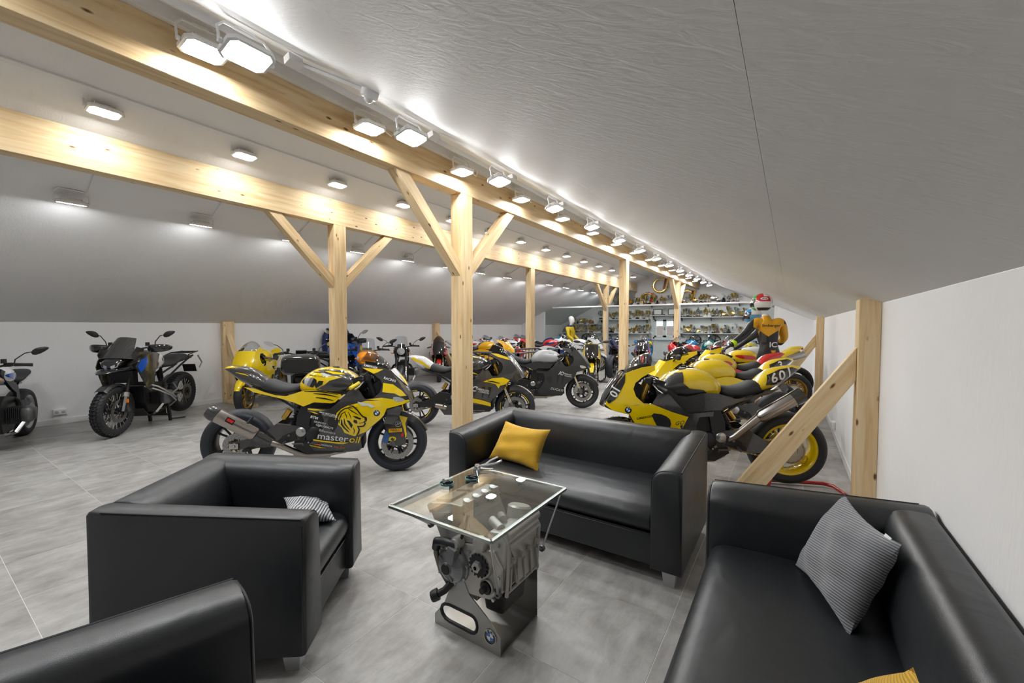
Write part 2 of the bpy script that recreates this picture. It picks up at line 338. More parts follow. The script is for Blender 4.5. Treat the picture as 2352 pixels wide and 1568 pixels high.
# side wall studs with props
def sole(x, y, sgn, label):
    timber('sole_plate', (x + sgn * .07, y, .03), (x + sgn * 1.0, y, .03), .14, .06, label, 'timber', 'floor timbers under the wall props')
def stud(x, y, sgn, h, label, labelp, labels):
    timber('wall_stud', (x, y, 0), (x, y, h), .20, .12, label, 'post', 'timber studs along the side walls', (1, 0, 0))
    f = lambda p, q, t: (x + sgn * p, y + t, q)
    me = MB().prism([(.062, 1.34), (.062, 1.10), (.695, .062), (.90, .062)], f, -.045, .045).mesh('wall_prop', WOOD, 0)
    ob = bpy.data.objects.new('wall_prop', me); COL.objects.link(ob); ctr = Vector((x + sgn * .45, y, .6)); d = Vector((sgn * .67, 0, -1.0)).normalized(); yx = Vector((0, 1, 0)); zz = d.cross(yx)
    Mx = Matrix(((d.x, yx.x, zz.x, ctr.x), (d.y, yx.y, zz.y, ctr.y), (d.z, yx.z, zz.z, ctr.z), (0, 0, 0, 1))); me.transform(Mx.inverted()); ob.matrix_world = Mx; bevel(ob, .003, 1)
    tag(ob, labelp, 'brace', 'slanting props of the wall studs'); sole(x, y, sgn, labels)
stud(XR - .061, 3.90, -1, ZR + .03, 'tall spruce stud against the right wall beside the grey cushion', 'slanting spruce prop crossing the yellow rear wheel', 'floor timber under the prop at the yellow rear wheel')
stud(XR - .061, 9.95, -1, ZR + .03, 'spruce stud on the right wall behind the suited rider figure', 'slanting spruce prop behind the rider figure', 'floor timber under the prop behind the rider figure')
stud(XL + .061, 3.75, 1, ZL + .03, 'spruce stud on the left wall behind the yellow fully faired bike', 'slanting spruce prop behind the yellow fully faired bike', 'floor timber under the prop behind the yellow faired bike')
stud(XL + .061, 9.55, 1, ZL + .03, 'spruce stud on the left wall above the red tail of a far bike', 'slanting spruce prop above the far red bike', 'floor timber under the prop at the far red bike')

# ---------------------------------------------------------------- cable ducts along the roof
def duct(name, p0, p1, w, h, label, up=(0, 0, 1)):
    p0, p1 = Vector(p0), Vector(p1); d = p1 - p0; L = d.length; x = d.normalized(); y = Vector(up).cross(x).normalized(); z = x.cross(y)
    o = MB().box((L / 2, 0, 0), (L, w, h)).build(name, WHITE, None, 0); o.matrix_world = Matrix(((x.x, y.x, z.x, p0.x), (x.y, y.y, z.y, p0.y), (x.z, y.z, z.z, p0.z), (0, 0, 0, 1)))
    if label: tag(o, label, 'cable duct', 'white cable ducts under the roof')
    return o
nR = Vector((SR, 0, 1)).normalized(); nL = Vector((-SL, 0, 1)).normalized()
duct('cable_duct', (-3.075, Y0 + .02, 3.325), (-3.075, 18.18, 3.325), .045, .10, 'white cover strip along the top of the beam beside the double floodlights')
duct('cable_duct', (-2.86, Y0 + .02, zr(-2.86) - .022), (-2.86, 18.18, zr(-2.86) - .022), .06, .04, 'white cable duct on the right slope above the double floodlights', nR)
duct('cable_duct', (-5.12, Y0 + .02, zl(-5.12) - .012), (-5.12, 18.18, zl(-5.12) - .012), .04, .02, 'thin white duct on the ceiling between the two roof beams', nL)
duct('cable_duct', (-5.79, Y0 + .02, zl(-5.79) - .012), (-5.79, 18.18, zl(-5.79) - .012), .06, .02, 'thin white duct on the wall side of the left roof beam', nL)

# ---------------------------------------------------------------- LED floodlights
def flood_meshes():
    oc = [(-.12, -.06), (-.09, -.09), (.09, -.09), (.12, -.06), (.12, .06), (.09, .09), (-.09, .09), (-.12, .06)]
    sc = lambda k, z: [Vector((a * k, b * k, z)) for a, b in oc]
    h = MB().rings([sc(1., 0), sc(1., .022), sc(.92, .030), sc(.55, .052)], 0, True, True); 
    for k in range(-4, 5): h.box((k * .018, 0, .05), (.004, .10, .02))
    hm = h.mesh('housing', WHITE, 30)
    lm = bpy.data.meshes.new('lens'); lm.from_pydata(sc(.88, -.004) + sc(.88, .001), [], [tuple(range(7, -1, -1))] + [(i, (i + 1) % 8, (i + 1) % 8 + 8, i + 8) for i in range(8)])
    lm.materials.append(LENS); lm.materials.append(WHITE); lm.polygons.foreach_set('material_index', [0] + [1] * 8); lm.update()
    br = MB()
    br.tube([(-.135, 0, .02), (-.135, 0, .10), (-.10, 0, .14), (.10, 0, .14), (.135, 0, .10), (.135, 0, .02)], .0075, 6); br.box((0, 0, .143), (.10, .03, .005))
    for s in (-1, 1): br.lathe([(0, 0), (.014, 0), (.014, .018), (0, .018)], (s * .122, 0, .02), (s, 0, 0), 10)
    bm = br.mesh('bracket', WHITE, 30)
    cb = MB().tube([(.08, -.02, .05), (.15, -.03, .01), (.21, -.02, .0), (.26, 0, .04), (.28, 0, .10)], .005, 6).mesh('cable', WHITE, 30)
    jb = MB().box((.27, .0, .125), (.085, .06, .045)).mesh('junction_box', WHITE, 30)
    sb = MB().lathe([(0, 0), (.012, 0), (.012, .02), (0, .02)], (-.155, 0, .02), (1, 0, 0), 8).mesh('knob', BLACKP, 30)
    return hm, lm, bm, cb, jb, sb
FL = flood_meshes()
def flood(loc, rot, label, group, full=True, box=True):
    r = empty('floodlight', loc, rot); tag(r, label, 'floodlight', group)
    h = obj('housing', FL[0], r); obj('lens', FL[1], h); obj('bracket', FL[2], r)
    if full: obj('cable', FL[3], r)
    if box: obj('junction_box', FL[4], r)
    return r
NL = 15
for k in range(-1, NL):
    y = 1.16 + 1.18 * k
    if y > 17.6: break
    w = ORD[k] if k >= 0 else None
    nm = lambda row: (f'white floodlight in the {row}, {w} from the camera' if w else f'white floodlight in the {row}, behind the camera')
    flood((-2.955, y - .04, 3.13), (R(-6), R(-3), R(90)), nm('inner row by the right beam'), 'floodlights along the right beam', True, False)
    flood((-2.48, y - .02, zr(-2.48) - .155), (R(-12), 0, R(90)), nm('outer row on the right slope'), 'floodlights on the right slope', False, True)
    # row between the beams: flat against the slope
    a = math.atan(SL)
    flood((-5.25, y + .02, zl(-5.25) - .075), (R(-4), 0, R(90)), nm('row between the two roof beams'), 'floodlights between the beams', False, True)
    f = flood((-6.42, y, zl(-6.42) - .14), (R(9), 0, R(90)), nm('row below the left roof beam'), 'floodlights above the left wall', False, False)
    p0 = Vector((-5.82, y + .13, zl(-5.82) - .012)); p1 = Vector((-6.38, y + .13, zl(-6.38) - .012))
    dm = MB().box((0, 0, 0), ((p1 - p0).length, .03, .02)).mesh('branch_duct', WHITE, 0) if k == -1 else bpy.data.meshes['branch_duct']
    d = obj('branch_duct', dm, f); d.matrix_parent_inverse = Matrix(); M0 = f.matrix_basis.inverted() @ (Matrix.Translation((p0 + p1) / 2) @ Matrix.Rotation(-a, 4, 'Y')); d.matrix_basis = M0
# presence sensor with its duct on the right slope
s = empty('motion_sensor', (-2.30, 1.80, zr(-2.30))); tag(s, 'round white motion sensor on the right slope near the second floodlight pair', 'sensor')
a = Matrix.Rotation(math.atan(SR), 4, 'Y')
for mb, nm, mt in ((MB().lathe([(0, -.05), (.045, -.05), (.055, -.04), (.055, 0)], (0, 0, 0), (0, 0, 1), 20), 'sensor_body', WHITE), (MB().ball((0, 0, -.055), (.03, .03, .022), 14), 'sensor_dome', M('frosted_dome', (.75, .75, .75), .2)), (MB().box((-.22, -.13, -.012), (.46, .025, .02), 0, Matrix.Rotation(R(28), 3, 'Z')), 'duct', WHITE), (MB().box((-.46, -.26, -.022), (.075, .075, .04)), 'junction_box', WHITE)):
    o = mb.build(nm, mt, s); o.matrix_basis = a

# ---------------------------------------------------------------- sockets on the walls
def socket(loc, rot, label, wdt=.145):
    r = empty('power_socket', loc, rot); tag(r, label, 'socket', 'wall sockets')
    bevel(MB().box((0, .02, 0), (wdt, .04, .085)).build('socket_box', WHITE, r, 0), .006)
    for s in (-1, 1): MB().lathe([(.022, .001), (.022, -.006), (.018, -.008), (0, -.006)], (s * .034, .0, 0), (0, 1, 0), 14).build('socket_face', M('socket_grey', (.55, .55, .55), .4), r)
socket((XL + .04, 1.46, .19), (0, 0, R(90)), 'double wall socket above the left baseboard between two touring bikes')
socket((XR - .04, 7.05, .17), (0, 0, R(-90)), 'double wall socket on the right wall behind the yellow rear wheel')

# ---------------------------------------------------------------- glass partition and back window
def thing_box(name, lo, hi, mat, label, cat, group=None, parent=None):
    o = MB().box([(a + b) / 2 for a, b in zip(lo, hi)], [b - a for a, b in zip(lo, hi)]).build(name, mat, parent, 0)
    if label: tag(o, label, cat, group)
    return o
HZ = 2.22
w = wall('wall_back_partition', (XL, YP, 0), (-8.27, YP + .10, ZL)); 
o = MB().prism([(XL, ZL), (-8.27, ZL), (-8.27, zl(-8.27))], lambda a, b, t: (a, t, b), YP, YP + .10).build('wall_back_gable_piece', WALLM, None, 0); tag(o, kind='structure')
o = MB().prism([(-.35, 0), (XR, 0), (XR, ZR), (-.35, zr(-.35))], lambda a, b, t: (a, t, b), YP, YP + .10).build('wall_back_right_piece', WALLM, None, 0); tag(o, kind='structure')
part = empty('glass_partition', (-4.4, YP, 0)); tag(part, 'clear glass partition with white frame in front of the trophy shelves', 'partition')
def pb(nm, lo, hi, mat): return thing_box(nm, [a - b for a, b in zip(lo, (-4.4, YP, 0))], [a - b for a, b in zip(hi, (-4.4, YP, 0))], mat, None, None, None, part)
pb('frame_post', (-8.27, YP, 0), (-8.19, YP + .10, zl(-8.23)), TRIMW); pb('frame_post', (-.43, YP, 0), (-.35, YP + .10, zr(-.39)), TRIMW)
pb('header', (-7.83, YP + .02, HZ - .025), (-.75, YP + .07, HZ + .025), TRIMW)
for x in (BL + .09, BR + .09): pb('frame_post', (x, YP + .0, 0), (x + .035, YP + .05, HZ - .025), M('partition_aluminium', (.62, .63, .65), .35, .6))
xs = [-8.19, -7.2, -6.4, BL - .08]; panes = [(-7.83, -6.75), (-6.745, -5.76), (-5.54, -4.42), (-4.415, -3.27), (-3.05, -2.0), (-1.995, -.75)]
for a, b in panes: pb('glass_pane', (a, YP + .04, .02), (b, YP + .05, HZ - .02), PGLASS)
MBp = MB().prism([(-8.19 + 4.4, .02), (-7.835 + 4.4, .02), (-7.835 + 4.4, HZ - .03), (-8.19 + 4.4, zl(-8.19) - .01)], lambda a, b, t: (a, t, b), .04, .05).build('glass_pane', PGLASS, part, 0)
MBp = MB().prism([(-.745 + 4.4, .02), (-.435 + 4.4, .02), (-.435 + 4.4, zr(-.435) - .01), (-.745 + 4.4, HZ - .03)], lambda a, b, t: (a, t, b), .04, .05).build('glass_pane', PGLASS, part, 0)
# window in the back wall
wr = empty('window_1', (0, 0, 0)); tag(wr, kind='structure'); a, b, c, d = WIN; wf = M('window_white', (.80, .81, .81), .35)
def wbx(nm, lo, hi, mt=None): return thing_box(nm, lo, hi, mt or wf, None, None, None, wr)
wbx('window_frame', (a, YB - .01, c), (a + .06, YB + .10, d)); wbx('window_frame', (b - .06, YB - .01, c), (b, YB + .10, d)); wbx('window_frame', (a, YB - .01, c), (b, YB + .10, c + .06)); wbx('window_frame', (a, YB - .01, d - .06), (b, YB + .10, d))
for lo, hi in ((a + .06, (a + b) / 2), ((a + b) / 2, b - .06)):
    wbx('sash_stile', (lo, YB - .03, c + .06), (lo + .07, YB + .05, d - .06)); wbx('sash_stile', (hi - .07, YB - .03, c + .06), (hi, YB + .05, d - .06)); wbx('sash_rail', (lo, YB - .03, c + .06), (hi, YB + .05, c + .13)); wbx('sash_rail', (lo, YB - .03, d - .13), (hi, YB + .05, d - .06))
    wbx('window_pane', (lo + .06, YB + .0, c + .12), (hi - .06, YB + .012, d - .12), GLASS)
wbx('window_handle', ((a + b) / 2 - .012, YB - .06, 1.34), ((a + b) / 2 + .012, YB - .03, 1.46), STEEL)
wbx('window_sill', (a - .08, YB - .12, c - .05), (b + .08, YB, c - .01))
wbx('wall_panel', (a - .1, YB - .02, .10), (b + .1, YB - .001, c - .06), wf)
# house across the street, seen through the panes
hs = empty('house', (-6, 34, -6.7)); tag(hs, 'pale house with a tiled roof across the street, seen through the back window', 'house')
MB().box((0, 0, 3.2), (16, 4, 6.4)).build('house_wall', M('house_render', (.85, .84, .80), .8), hs, 0)
for k in range(-3, 4): 
    wq = MB().box((k * 2.1, -2.02, 5.2), (1.0, .06, 1.3)).build('house_window', M('house_pane', (.10, .12, .14), .1), hs, 0)
MB().prism([(-2.6, 6.4), (2.6, 6.4), (0, 8.2)], lambda p, q, t: (t, p, q), -8.3, 8.3).build('house_roof', M('roof_tile_red', (.30, .20, .17), .8, bump=(12, .6, .05)), hs, 0)
# ---------------------------------------------------------------- leather sofas
FOOT = M('silver_foot', (.55, .56, .57), .35, .7); SEAM = M('leather_seam', (.006, .006, .007), .5)
def arc(cx, cz, r, a0, a1, n): return [(cx + r * math.cos(R(a0 + (a1 - a0) * k / n)), cz + r * math.sin(R(a0 + (a1 - a0) * k / n))) for k in range(n + 1)]
def loft_profile(prof, f, t0, t1, ins=.014):
    cx = sum(p[0] for p in prof) / len(prof); cz = sum(p[1] for p in prof) / len(prof)
    def sh(k): 
        out = []
        for a, b in prof:
            dx, dz = a - cx, b - cz; l = math.hypot(dx, dz); out.append((a - dx / l * k, b - dz / l * k))
        return out
    sg = 1 if t1 > t0 else -1; rs = []
    for t, k in ((t0, ins), (t0 + sg * ins * .3, ins * .3), (t0 + sg * ins, 0)): rs.append([f(a, b, t) for a, b in sh(k)])
    n = 8
    for i in range(1, n): t = t0 + sg * ins + (t1 - t0 - 2 * sg * ins) * i / n; rs.append([f(a, b, t) for a, b in prof])
    for t, k in ((t1 - sg * ins, 0), (t1 - sg * ins * .3, ins * .3), (t1, ins)): rs.append([f(a, b, t) for a, b in sh(k)])
    return MB().rings(rs)
def sofa(name, loc, rotz, w, label, cat, d=.83, ha=.68, hb=.74):
    """local: x across, front faces -y, origin at the middle of the front edge on the floor"""
    r = empty(name, loc, (0, 0, rotz)); tag(r, label, cat); at = .17; hw = w / 2
    # arms: sheer outer side, top rolled to the inner side
    prof = [(0, .095), (0, ha - .01), (.012, ha)] + [(.06, ha + .004)] + arc(.085, ha - .085, .085, 82, 0, 7) + [(.172, .44), (.172, .095)]
    for s in (-1, 1):
        def fa(a, b, t, s=s): 
            k = min(1, max(0, t / d)); zz = b + (hb - ha) * k * max(0, (b - .3) / (ha - .3)); return Vector((s * (hw - a), t, zz))
        a_ = loft_profile(prof, fa, 0, d, .02).build('arm', LEATHER, r, 50)
        p = MB().tube([fa(.006, ha - .002, t) for t in (.015, .2, .4, .6, .8)], .0045, 6)
        q = arc(.085, ha - .085, .082, 82, 0, 7)
        p.tube([fa(.004, z, .012) for z in (.11, .3, .5, ha - .03)] + [fa(a, b, .010) for a, b in [(.03, ha - .005)] + q] + [fa(.168, z, .010) for z in (.45, .3, .11)], .0035, 6)
        p.build('piping', SEAM, a_)
    # back
    pb = [(d, .095), (d - .17, .095), (d - .185, .40), (d - .20, .50), (d - .185, .60)] + [(d - .165 + .075 * (1 - math.cos(R(k))), hb - .085 + .085 * math.sin(R(k))) for k in range(10, 91, 16)] + [(d - .03, hb), (d - .008, hb - .012), (d, hb - .04)]
    loft_profile(pb, lambda a, b, t: Vector((t, a, b)), -hw + .10, hw - .10, .02).build('backrest', LEATHER, r, 50)
    # seat cushion and plinth
    iw = hw - at
    ps = [(d - .17, .30), (d - .17, .425), (d - .3, .435), (.25, .438), (.12, .432)] + [(.095 - .075 * math.sin(R(k)), .355 + .075 * math.cos(R(k))) for k in range(0, 181, 20)][0:] + [(.06, .272), (.2, .27)]
    sc = loft_profile(ps, lambda a, b, t: Vector((t, a, b)), -iw + .002, iw - .002, .012).build('seat_cushion', LEATHER, r, 50)
    MB().tube([(-iw + .01, .035, .283), (iw - .01, .035, .283)], .004, 6).build('piping', SEAM, sc)
    bevel(MB().box((0, (.045 + d - .17) / 2, .1825), (2 * iw - .002, d - .17 - .045, .175)).build('base', LEATHER, r, 0), .008, 3)
    for sx in (-1, 1):
        for y in (.05, d - .07):
            MB().box((sx * (hw - .075), y + .03, .0475), (.058, .058, .095), 0, None, 1.35).build('foot', FOOT, r, 0)
    return r
sofa('sofa', (-1.335, 2.40, 0), 0, 1.71, 'black leather two-seat sofa with a mustard cushion, behind the engine table', 'sofa', d=.85)
sofa('armchair', ((-1.68 - 2.18) / 2, (.955 + 1.60) / 2, 0), math.atan2(.645, -.50), .82, 'black leather armchair left of the engine table with a striped cushion', 'armchair', d=.86)
sofa('sofa', (-.335, 2.42 - .855, 0), R(-90), 1.71, 'black leather sofa along the right wall with a grey corduroy cushion', 'sofa', d=.835)
sofa('armchair', (-1.065, .550, 0), R(171), .84, 'black leather armchair in the lower left corner, only its arm visible', 'armchair', d=.86)

# ---------------------------------------------------------------- cushions
YCORD = cord_material('mustard_corduroy', (.66, .36, .008), (.86, .50, .014), 62, R(90))
GCORD = cord_material('grey_corduroy', (.12, .125, .135), (.30, .31, .33), 34, R(78))
SCORD = cord_material('striped_cloth', (.06, .065, .075), (.55, .56, .58), 22, R(70))
def pillow(name, b0, b1, t0, t1, th, mat, label, seed):
    """corners: bottom edge b0-b1, top edge t0-t1"""
    b0, b1, t0, t1 = map(Vector, (b0, b1, t0, t1)); c = (b0 + b1 + t0 + t1) / 4; ux = ((b1 - b0) + (t1 - t0)).normalized(); vy = ((t0 - b0) + (t1 - b1)); vy = (vy - ux * vy.dot(ux)).normalized(); n = ux.cross(vy)
    rg = random.Random(seed); ph = [rg.uniform(0, 6) for _ in range(8)]; N = 26
    def side(sg):
        def fn(i, j):
            p = (b0 * (1 - i) + b1 * i) * (1 - j) + (t0 * (1 - i) + t1 * i) * j
            x, y = 2 * i - 1, 2 * j - 1; e = (1 - abs(x) ** 2.6) * (1 - abs(y) ** 2.6)
            h = th / 2 * max(0, e) ** .55; pin = .03 * ((1 - x * x) * y * abs(y) ** 1.5), .03 * ((1 - y * y) * x * abs(x) ** 1.5)
            h += .006 * math.sin(7 * x + 4 * y + ph[0]) * max(0, e) + .005 * math.sin(3 * x - 9 * y + ph[1]) * max(0, e) + .004 * math.sin(14 * x * y + ph[2]) * max(0, e)
            q = p - c; lx, ly = q.dot(ux) - pin[1] * .8, q.dot(vy) - pin[0] * .8
            return Vector((lx, ly, sg * h + (q.dot(n))))
        return fn
    mb = MB(); mb.grid(side(1), N, N); mb.grid(side(-1), N, N)
    o = mb.build(name, mat, None, 60); o.matrix_world = Matrix(((ux.x, vy.x, n.x, c.x), (ux.y, vy.y, n.y, c.y), (ux.z, vy.z, n.z, c.z), (0, 0, 0, 1)))
    tag(o, label, 'cushion'); return o
pillow('cushion', (-2.0, 2.66, .435), (-1.52, 2.62, .425), (-1.93, 2.80, .72), (-1.50, 2.78, .71), .15, YCORD, 'mustard yellow corduroy cushion on the sofa behind the engine table', 1)
g = pillow('cushion', (.035, 2.20, .44), (.185, 1.80, .425), (.205, 2.285, .765), (.325, 1.885, .755), .15, GCORD, 'grey corduroy cushion with a white tag on the right sofa', 2)
tg = MB().box((0, 0, 0), (.035, .018, .003)).build('fabric_tag', M('white_fabric', (.75, .76, .78), .8), g, 0); tg.location = (.13, .168, .012)
pillow('cushion', (.05, 1.42, .44), (.14, 1.02, .43), (.24, 1.245, .735), (.31, .86, .72), .15, YCORD, 'second mustard cushion at the bottom edge, on the right sofa', 3)
pillow('cushion', (-2.28, 1.46, .445), (-2.02, 1.325, .445), (-2.36, 1.22, .53), (-2.10, 1.08, .53), .09, SCORD, 'small black and white striped cushion on the armchair seat', 4)

# ---------------------------------------------------------------- engine block coffee table
tb = empty('engine_table', (-1.26, 1.65, 0)); tag(tb, 'coffee table of a silver motorcycle engine block under a square glass top', 'table')
TO = Vector((-1.26, 1.65, 0))
def tbuild(mb, nm, mt, parent=None, smooth=38):
    mb.v = [tuple(Vector(p) - TO) for p in mb.v]; return mb.build(nm, mt, parent or tb, smooth)
GZ = .65; gx0, gx1, gy0, gy1 = -1.565, -.968, 1.305, 1.957
gt = tbuild(MB().box(((gx0 + gx1) / 2, (gy0 + gy1) / 2, GZ), (gx1 - gx0 - .004, gy1 - gy0 - .004, .008)), 'glass_top', TOPGLASS, None, 0)
fr = MB(); fm = M('glass_frame_alloy', (.62, .66, .65), .22, .9)
for a, b in (((gx0, gy0), (gx1, gy0)), ((gx1, gy0), (gx1, gy1)), ((gx1, gy1), (gx0, gy1)), ((gx0, gy1), (gx0, gy0))):
    cxm, cym = (a[0] + b[0]) / 2, (a[1] + b[1]) / 2; lx, ly = abs(a[0] - b[0]), abs(a[1] - b[1])
    fr.box((cxm, cym, GZ - .010), (max(lx, .016), max(ly, .016), .012))
tbuild(fr, 'top_frame', fm, None, 0)
# stand: bent steel sheet with two upright cheeks
f_ = MB()
out = [(-1.463, .004), (-1.06, .004), (-1.06, .085)] + [(-1.075 - .03 * k / 5 - .06 * (k / 5) ** 2, .085 + .09 * k / 5) for k in range(1, 6)] + [(-1.24, .225), (-1.275, .285), (-1.29, .33), (-1.33, .33), (-1.36, .22), (-1.40, .125), (-1.463, .05)]
hole = [(-1.365 + .055 * math.cos(R(a)), .088 + .042 * math.sin(R(a))) for a in range(90, 271, 30)] + [(-1.225 + .055 * math.cos(R(a)) * .6, .088 + .042 * math.sin(R(a))) for a in range(-90, 91, 30)]
bm = bmesh.new(); vo = [bm.verts.new((a, 1.497, b)) for a, b in out]; vh = [bm.verts.new((a, 1.497, b)) for a, b in hole]
es = [bm.edges.new((vo[i], vo[(i + 1) % len(vo)])) for i in range(len(vo))] + [bm.edges.new((vh[i], vh[(i + 1) % len(vh)])) for i in range(len(vh))]
bmesh.ops.triangle_fill(bm, edges=es, use_beauty=True)
vs = [v.co.copy() for v in bm.verts]; bm.verts.index_update(); fs = [tuple(v.index for v in f.verts) for f in bm.faces]; bd = [(e.verts[0].index, e.verts[1].index) for e in bm.edges if len(e.link_faces) == 1]; bm.free()
n0 = len(vs); f_.add(vs + [v + Vector((0, .005, 0)) for v in vs], fs + [tuple(i + n0 for i in reversed(f)) for f in fs] + [(a, b, b + n0, a + n0) for a, b in bd])
STM = M('stand_steel', (.40, .395, .38), .30, .9)
tbuild(f_, 'front_cheek', STM, None, 30)
tbuild(MB().tube([Vector((a, 1.4995, b)) for a, b in hole], .0085, 8, 0, True), 'handle_trim', RUBBER)
tbuild(MB().box((-1.262, 1.66, .004), (.40, .325, .006)), 'base_plate', STM, None, 0)
tbuild(MB().prism([(-1.44, .004), (-1.06, .004), (-1.06, .30), (-1.10, .36), (-1.20, .36), (-1.40, .12)], lambda a, b, t: Vector((a, t, b)), 1.822, 1.827), 'rear_cheek', STM, None, 0)
# round emblem on the front cheek
em = MB(); ec = Vector((-1.115, 1.4945, .075))
em.lathe([(0, .001), (.032, .001), (.033, 0), (.033, -.002)], ec, (0, -1, 0), 32, 0); em.lathe([(.0335, -.001), (.0335, .003), (.0315, .003)], ec, (0, -1, 0), 32, 3)
for q in range(4): em.add([ec + Vector((0, -.0022, 0))] + [ec + Vector((.019 * math.cos(R(q * 90 + a)), -.0022, .019 * math.sin(R(q * 90 + a)))) for a in range(0, 91, 15)], [tuple(range(8))], 1 if q % 2 else 2)
EMB = [BLACKG, M('emblem_blue', (.02, .16, .62), .25, coat=1), M('emblem_white', (.8, .8, .8), .3, coat=1), CHROME]
eo = tbuild(em, 'round_emblem', EMB, None, 30)
def text_verts(txt, size, bold=0., font_shear=0.):
    key = ('T', txt, bold, font_shear)
    if key not in MATS:
        cu = bpy.data.curves.new('txt', 'FONT'); cu.body = txt; cu.size = 1; cu.align_x = 'CENTER'; cu.align_y = 'CENTER'; cu.offset = bold; cu.shear = font_shear; cu.resolution_u = 3
        to = bpy.data.objects.new('txt', cu); COL.objects.link(to); me = bpy.data.meshes.new_from_object(to.evaluated_get(bpy.context.evaluated_depsgraph_get()))
        MATS[key] = ([(v.co.x, v.co.y) for v in me.vertices], [tuple(p.vertices) for p in me.polygons]); bpy.data.objects.remove(to); bpy.data.curves.remove(cu); bpy.data.meshes.remove(me)
    v, f = MATS[key]; return [(a * size, b * size) for a, b in v], f
for ch, an in (('B', 128), ('M', 90), ('W', 52)):
    v, f = text_verts(ch, .0135, .01); ca, sa = math.cos(R(an - 90)), math.sin(R(an - 90)); p0 = ec + Vector((.026 * math.cos(R(an)), -.0035, .026 * math.sin(R(an))))
    tbuild(MB().add([p0 + Vector((a * ca - b * sa, 0, a * sa + b * ca)) for a, b in v], f), 'emblem_letter', EMB[2], eo, 0)
# engine: crankcase, cylinders, head, covers
E0 = Vector((-1.26, 1.66, .38))
ALUW = M('engine_casting', (.52, .50, .465), .42, .55, bump=(120, .15, .002)); ALUG = M('engine_cover_grey', (.30, .305, .315), .36, .6)
def eprism(outline, y0, y1, nm, mt=None, parent=None, bev=.006):
    o = tbuild(MB().prism(outline, lambda a, b, t: Vector((a, t, b)), y0, y1), nm, mt or ALUW, parent, 0); bevel(o, bev, 2); return o
ck = eprism([(-1.44, .33), (-1.38, .25), (-1.24, .225), (-1.12, .24), (-1.055, .30), (-1.05, .40), (-1.10, .47), (-1.20, .47), (-1.42, .44), (-1.45, .40)], 1.50, 1.80, 'crankcase')
eprism([(-1.10, .24), (-1.055, .29), (-1.03, .52), (-1.06, .56), (-1.14, .55), (-1.16, .47)], 1.515, 1.80, 'gearbox_housing', None, None, .012)
eprism([(-1.43, .43), (-1.22, .47), (-1.28, .60), (-1.50, .555)], 1.51, 1.80, 'cylinder_block')
hd = eprism([(-1.50, .55), (-1.275, .598), (-1.29, .635), (-1.36, .632), (-1.50, .605), (-1.52, .585)], 1.50, 1.81, 'cylinder_head', M('head_casting', (.42, .41, .395), .36, .6, bump=(120, .1, .002)))
eprism([(-1.20, .13), (-1.10, .135), (-1.085, .225), (-1.22, .235)], 1.57, 1.76, 'oil_sump', M('sump_dark', (.05, .048, .045), .45, .5), None, .01)
eprism([(-1.38, .25), (-1.22, .22), (-1.22, .18), (-1.32, .20)], 1.53, 1.78, 'lower_case')
mb = MB()
for k in range(5): mb.tube([(-1.035 + .004 * k % 2, 1.54 + .055 * k, .30), (-1.028, 1.54 + .055 * k, .40 + .02 * (k % 2))], .006, 6)
for k in range(4): mb.lathe([(0, .014), (.012, .014), (.014, 0)], (-1.03, 1.55 + .07 * k, .43), (1, 0, .1), 10)
mb.tube([(-1.045, 1.525, .27), (-1.03, 1.525, .50), (-1.06, 1.53, .56)], .009, 8); mb.tube([(-1.045, 1.79, .27), (-1.03, 1.79, .50), (-1.06, 1.79, .55)], .009, 8); mb.tube([(-1.04, 1.52, .29), (-1.04, 1.795, .29)], .008, 8); mb.tube([(-1.032, 1.52, .50), (-1.032, 1.795, .50)], .009, 8); mb.tube([(-1.034, 1.53, .50), (-1.04, 1.66, .30)], .005, 6)
tbuild(mb, 'gearbox_ribs', ALUW)
tbuild(MB().box((-1.042, 1.68, .385), (.012, .20, .15), 0, Matrix.Rotation(R(-6), 3, 'Y')), 'breather_plate', ALUW, None, 0)
# alternator cover on the near side
ac = Vector((-1.335, 1.50, .345))
al = tbuild(MB().lathe([(0, .062), (.028, .062), (.030, .055), (.052, .050), (.066, .036), (.078, .030), (.085, .012), (.092, .008), (.092, 0)], ac, (0, -1, 0), 36), 'alternator_cover', ALUG)
mb = MB()
for a in range(10, 370, 45): mb.bolt(ac + Vector((.088 * math.cos(R(a)), -.004, .088 * math.sin(R(a)))), (0, -1, 0), .007, .012)
tbuild(mb, 'cover_bolts', STEEL, al)
tbuild(MB().lathe([(0, .067), (.024, .067), (.027, .060)], ac, (0, -1, 0), 24), 'cover_plug', BLACKP, al)
mb = MB()
for a in (45, 135, 215, 300): mb.box(ac + Vector((.047 * math.cos(R(a)), -.05, .047 * math.sin(R(a)))), (.034, .010, .008), 0, Matrix.Rotation(R(-a), 3, 'Y'))
mb.box(ac + Vector((.03, -.045, .075)), (.045, .04, .07), 0, Matrix.Rotation(R(14), 3, 'Y'))
tbuild(mb, 'cover_ribs', ALUG, al, 0)
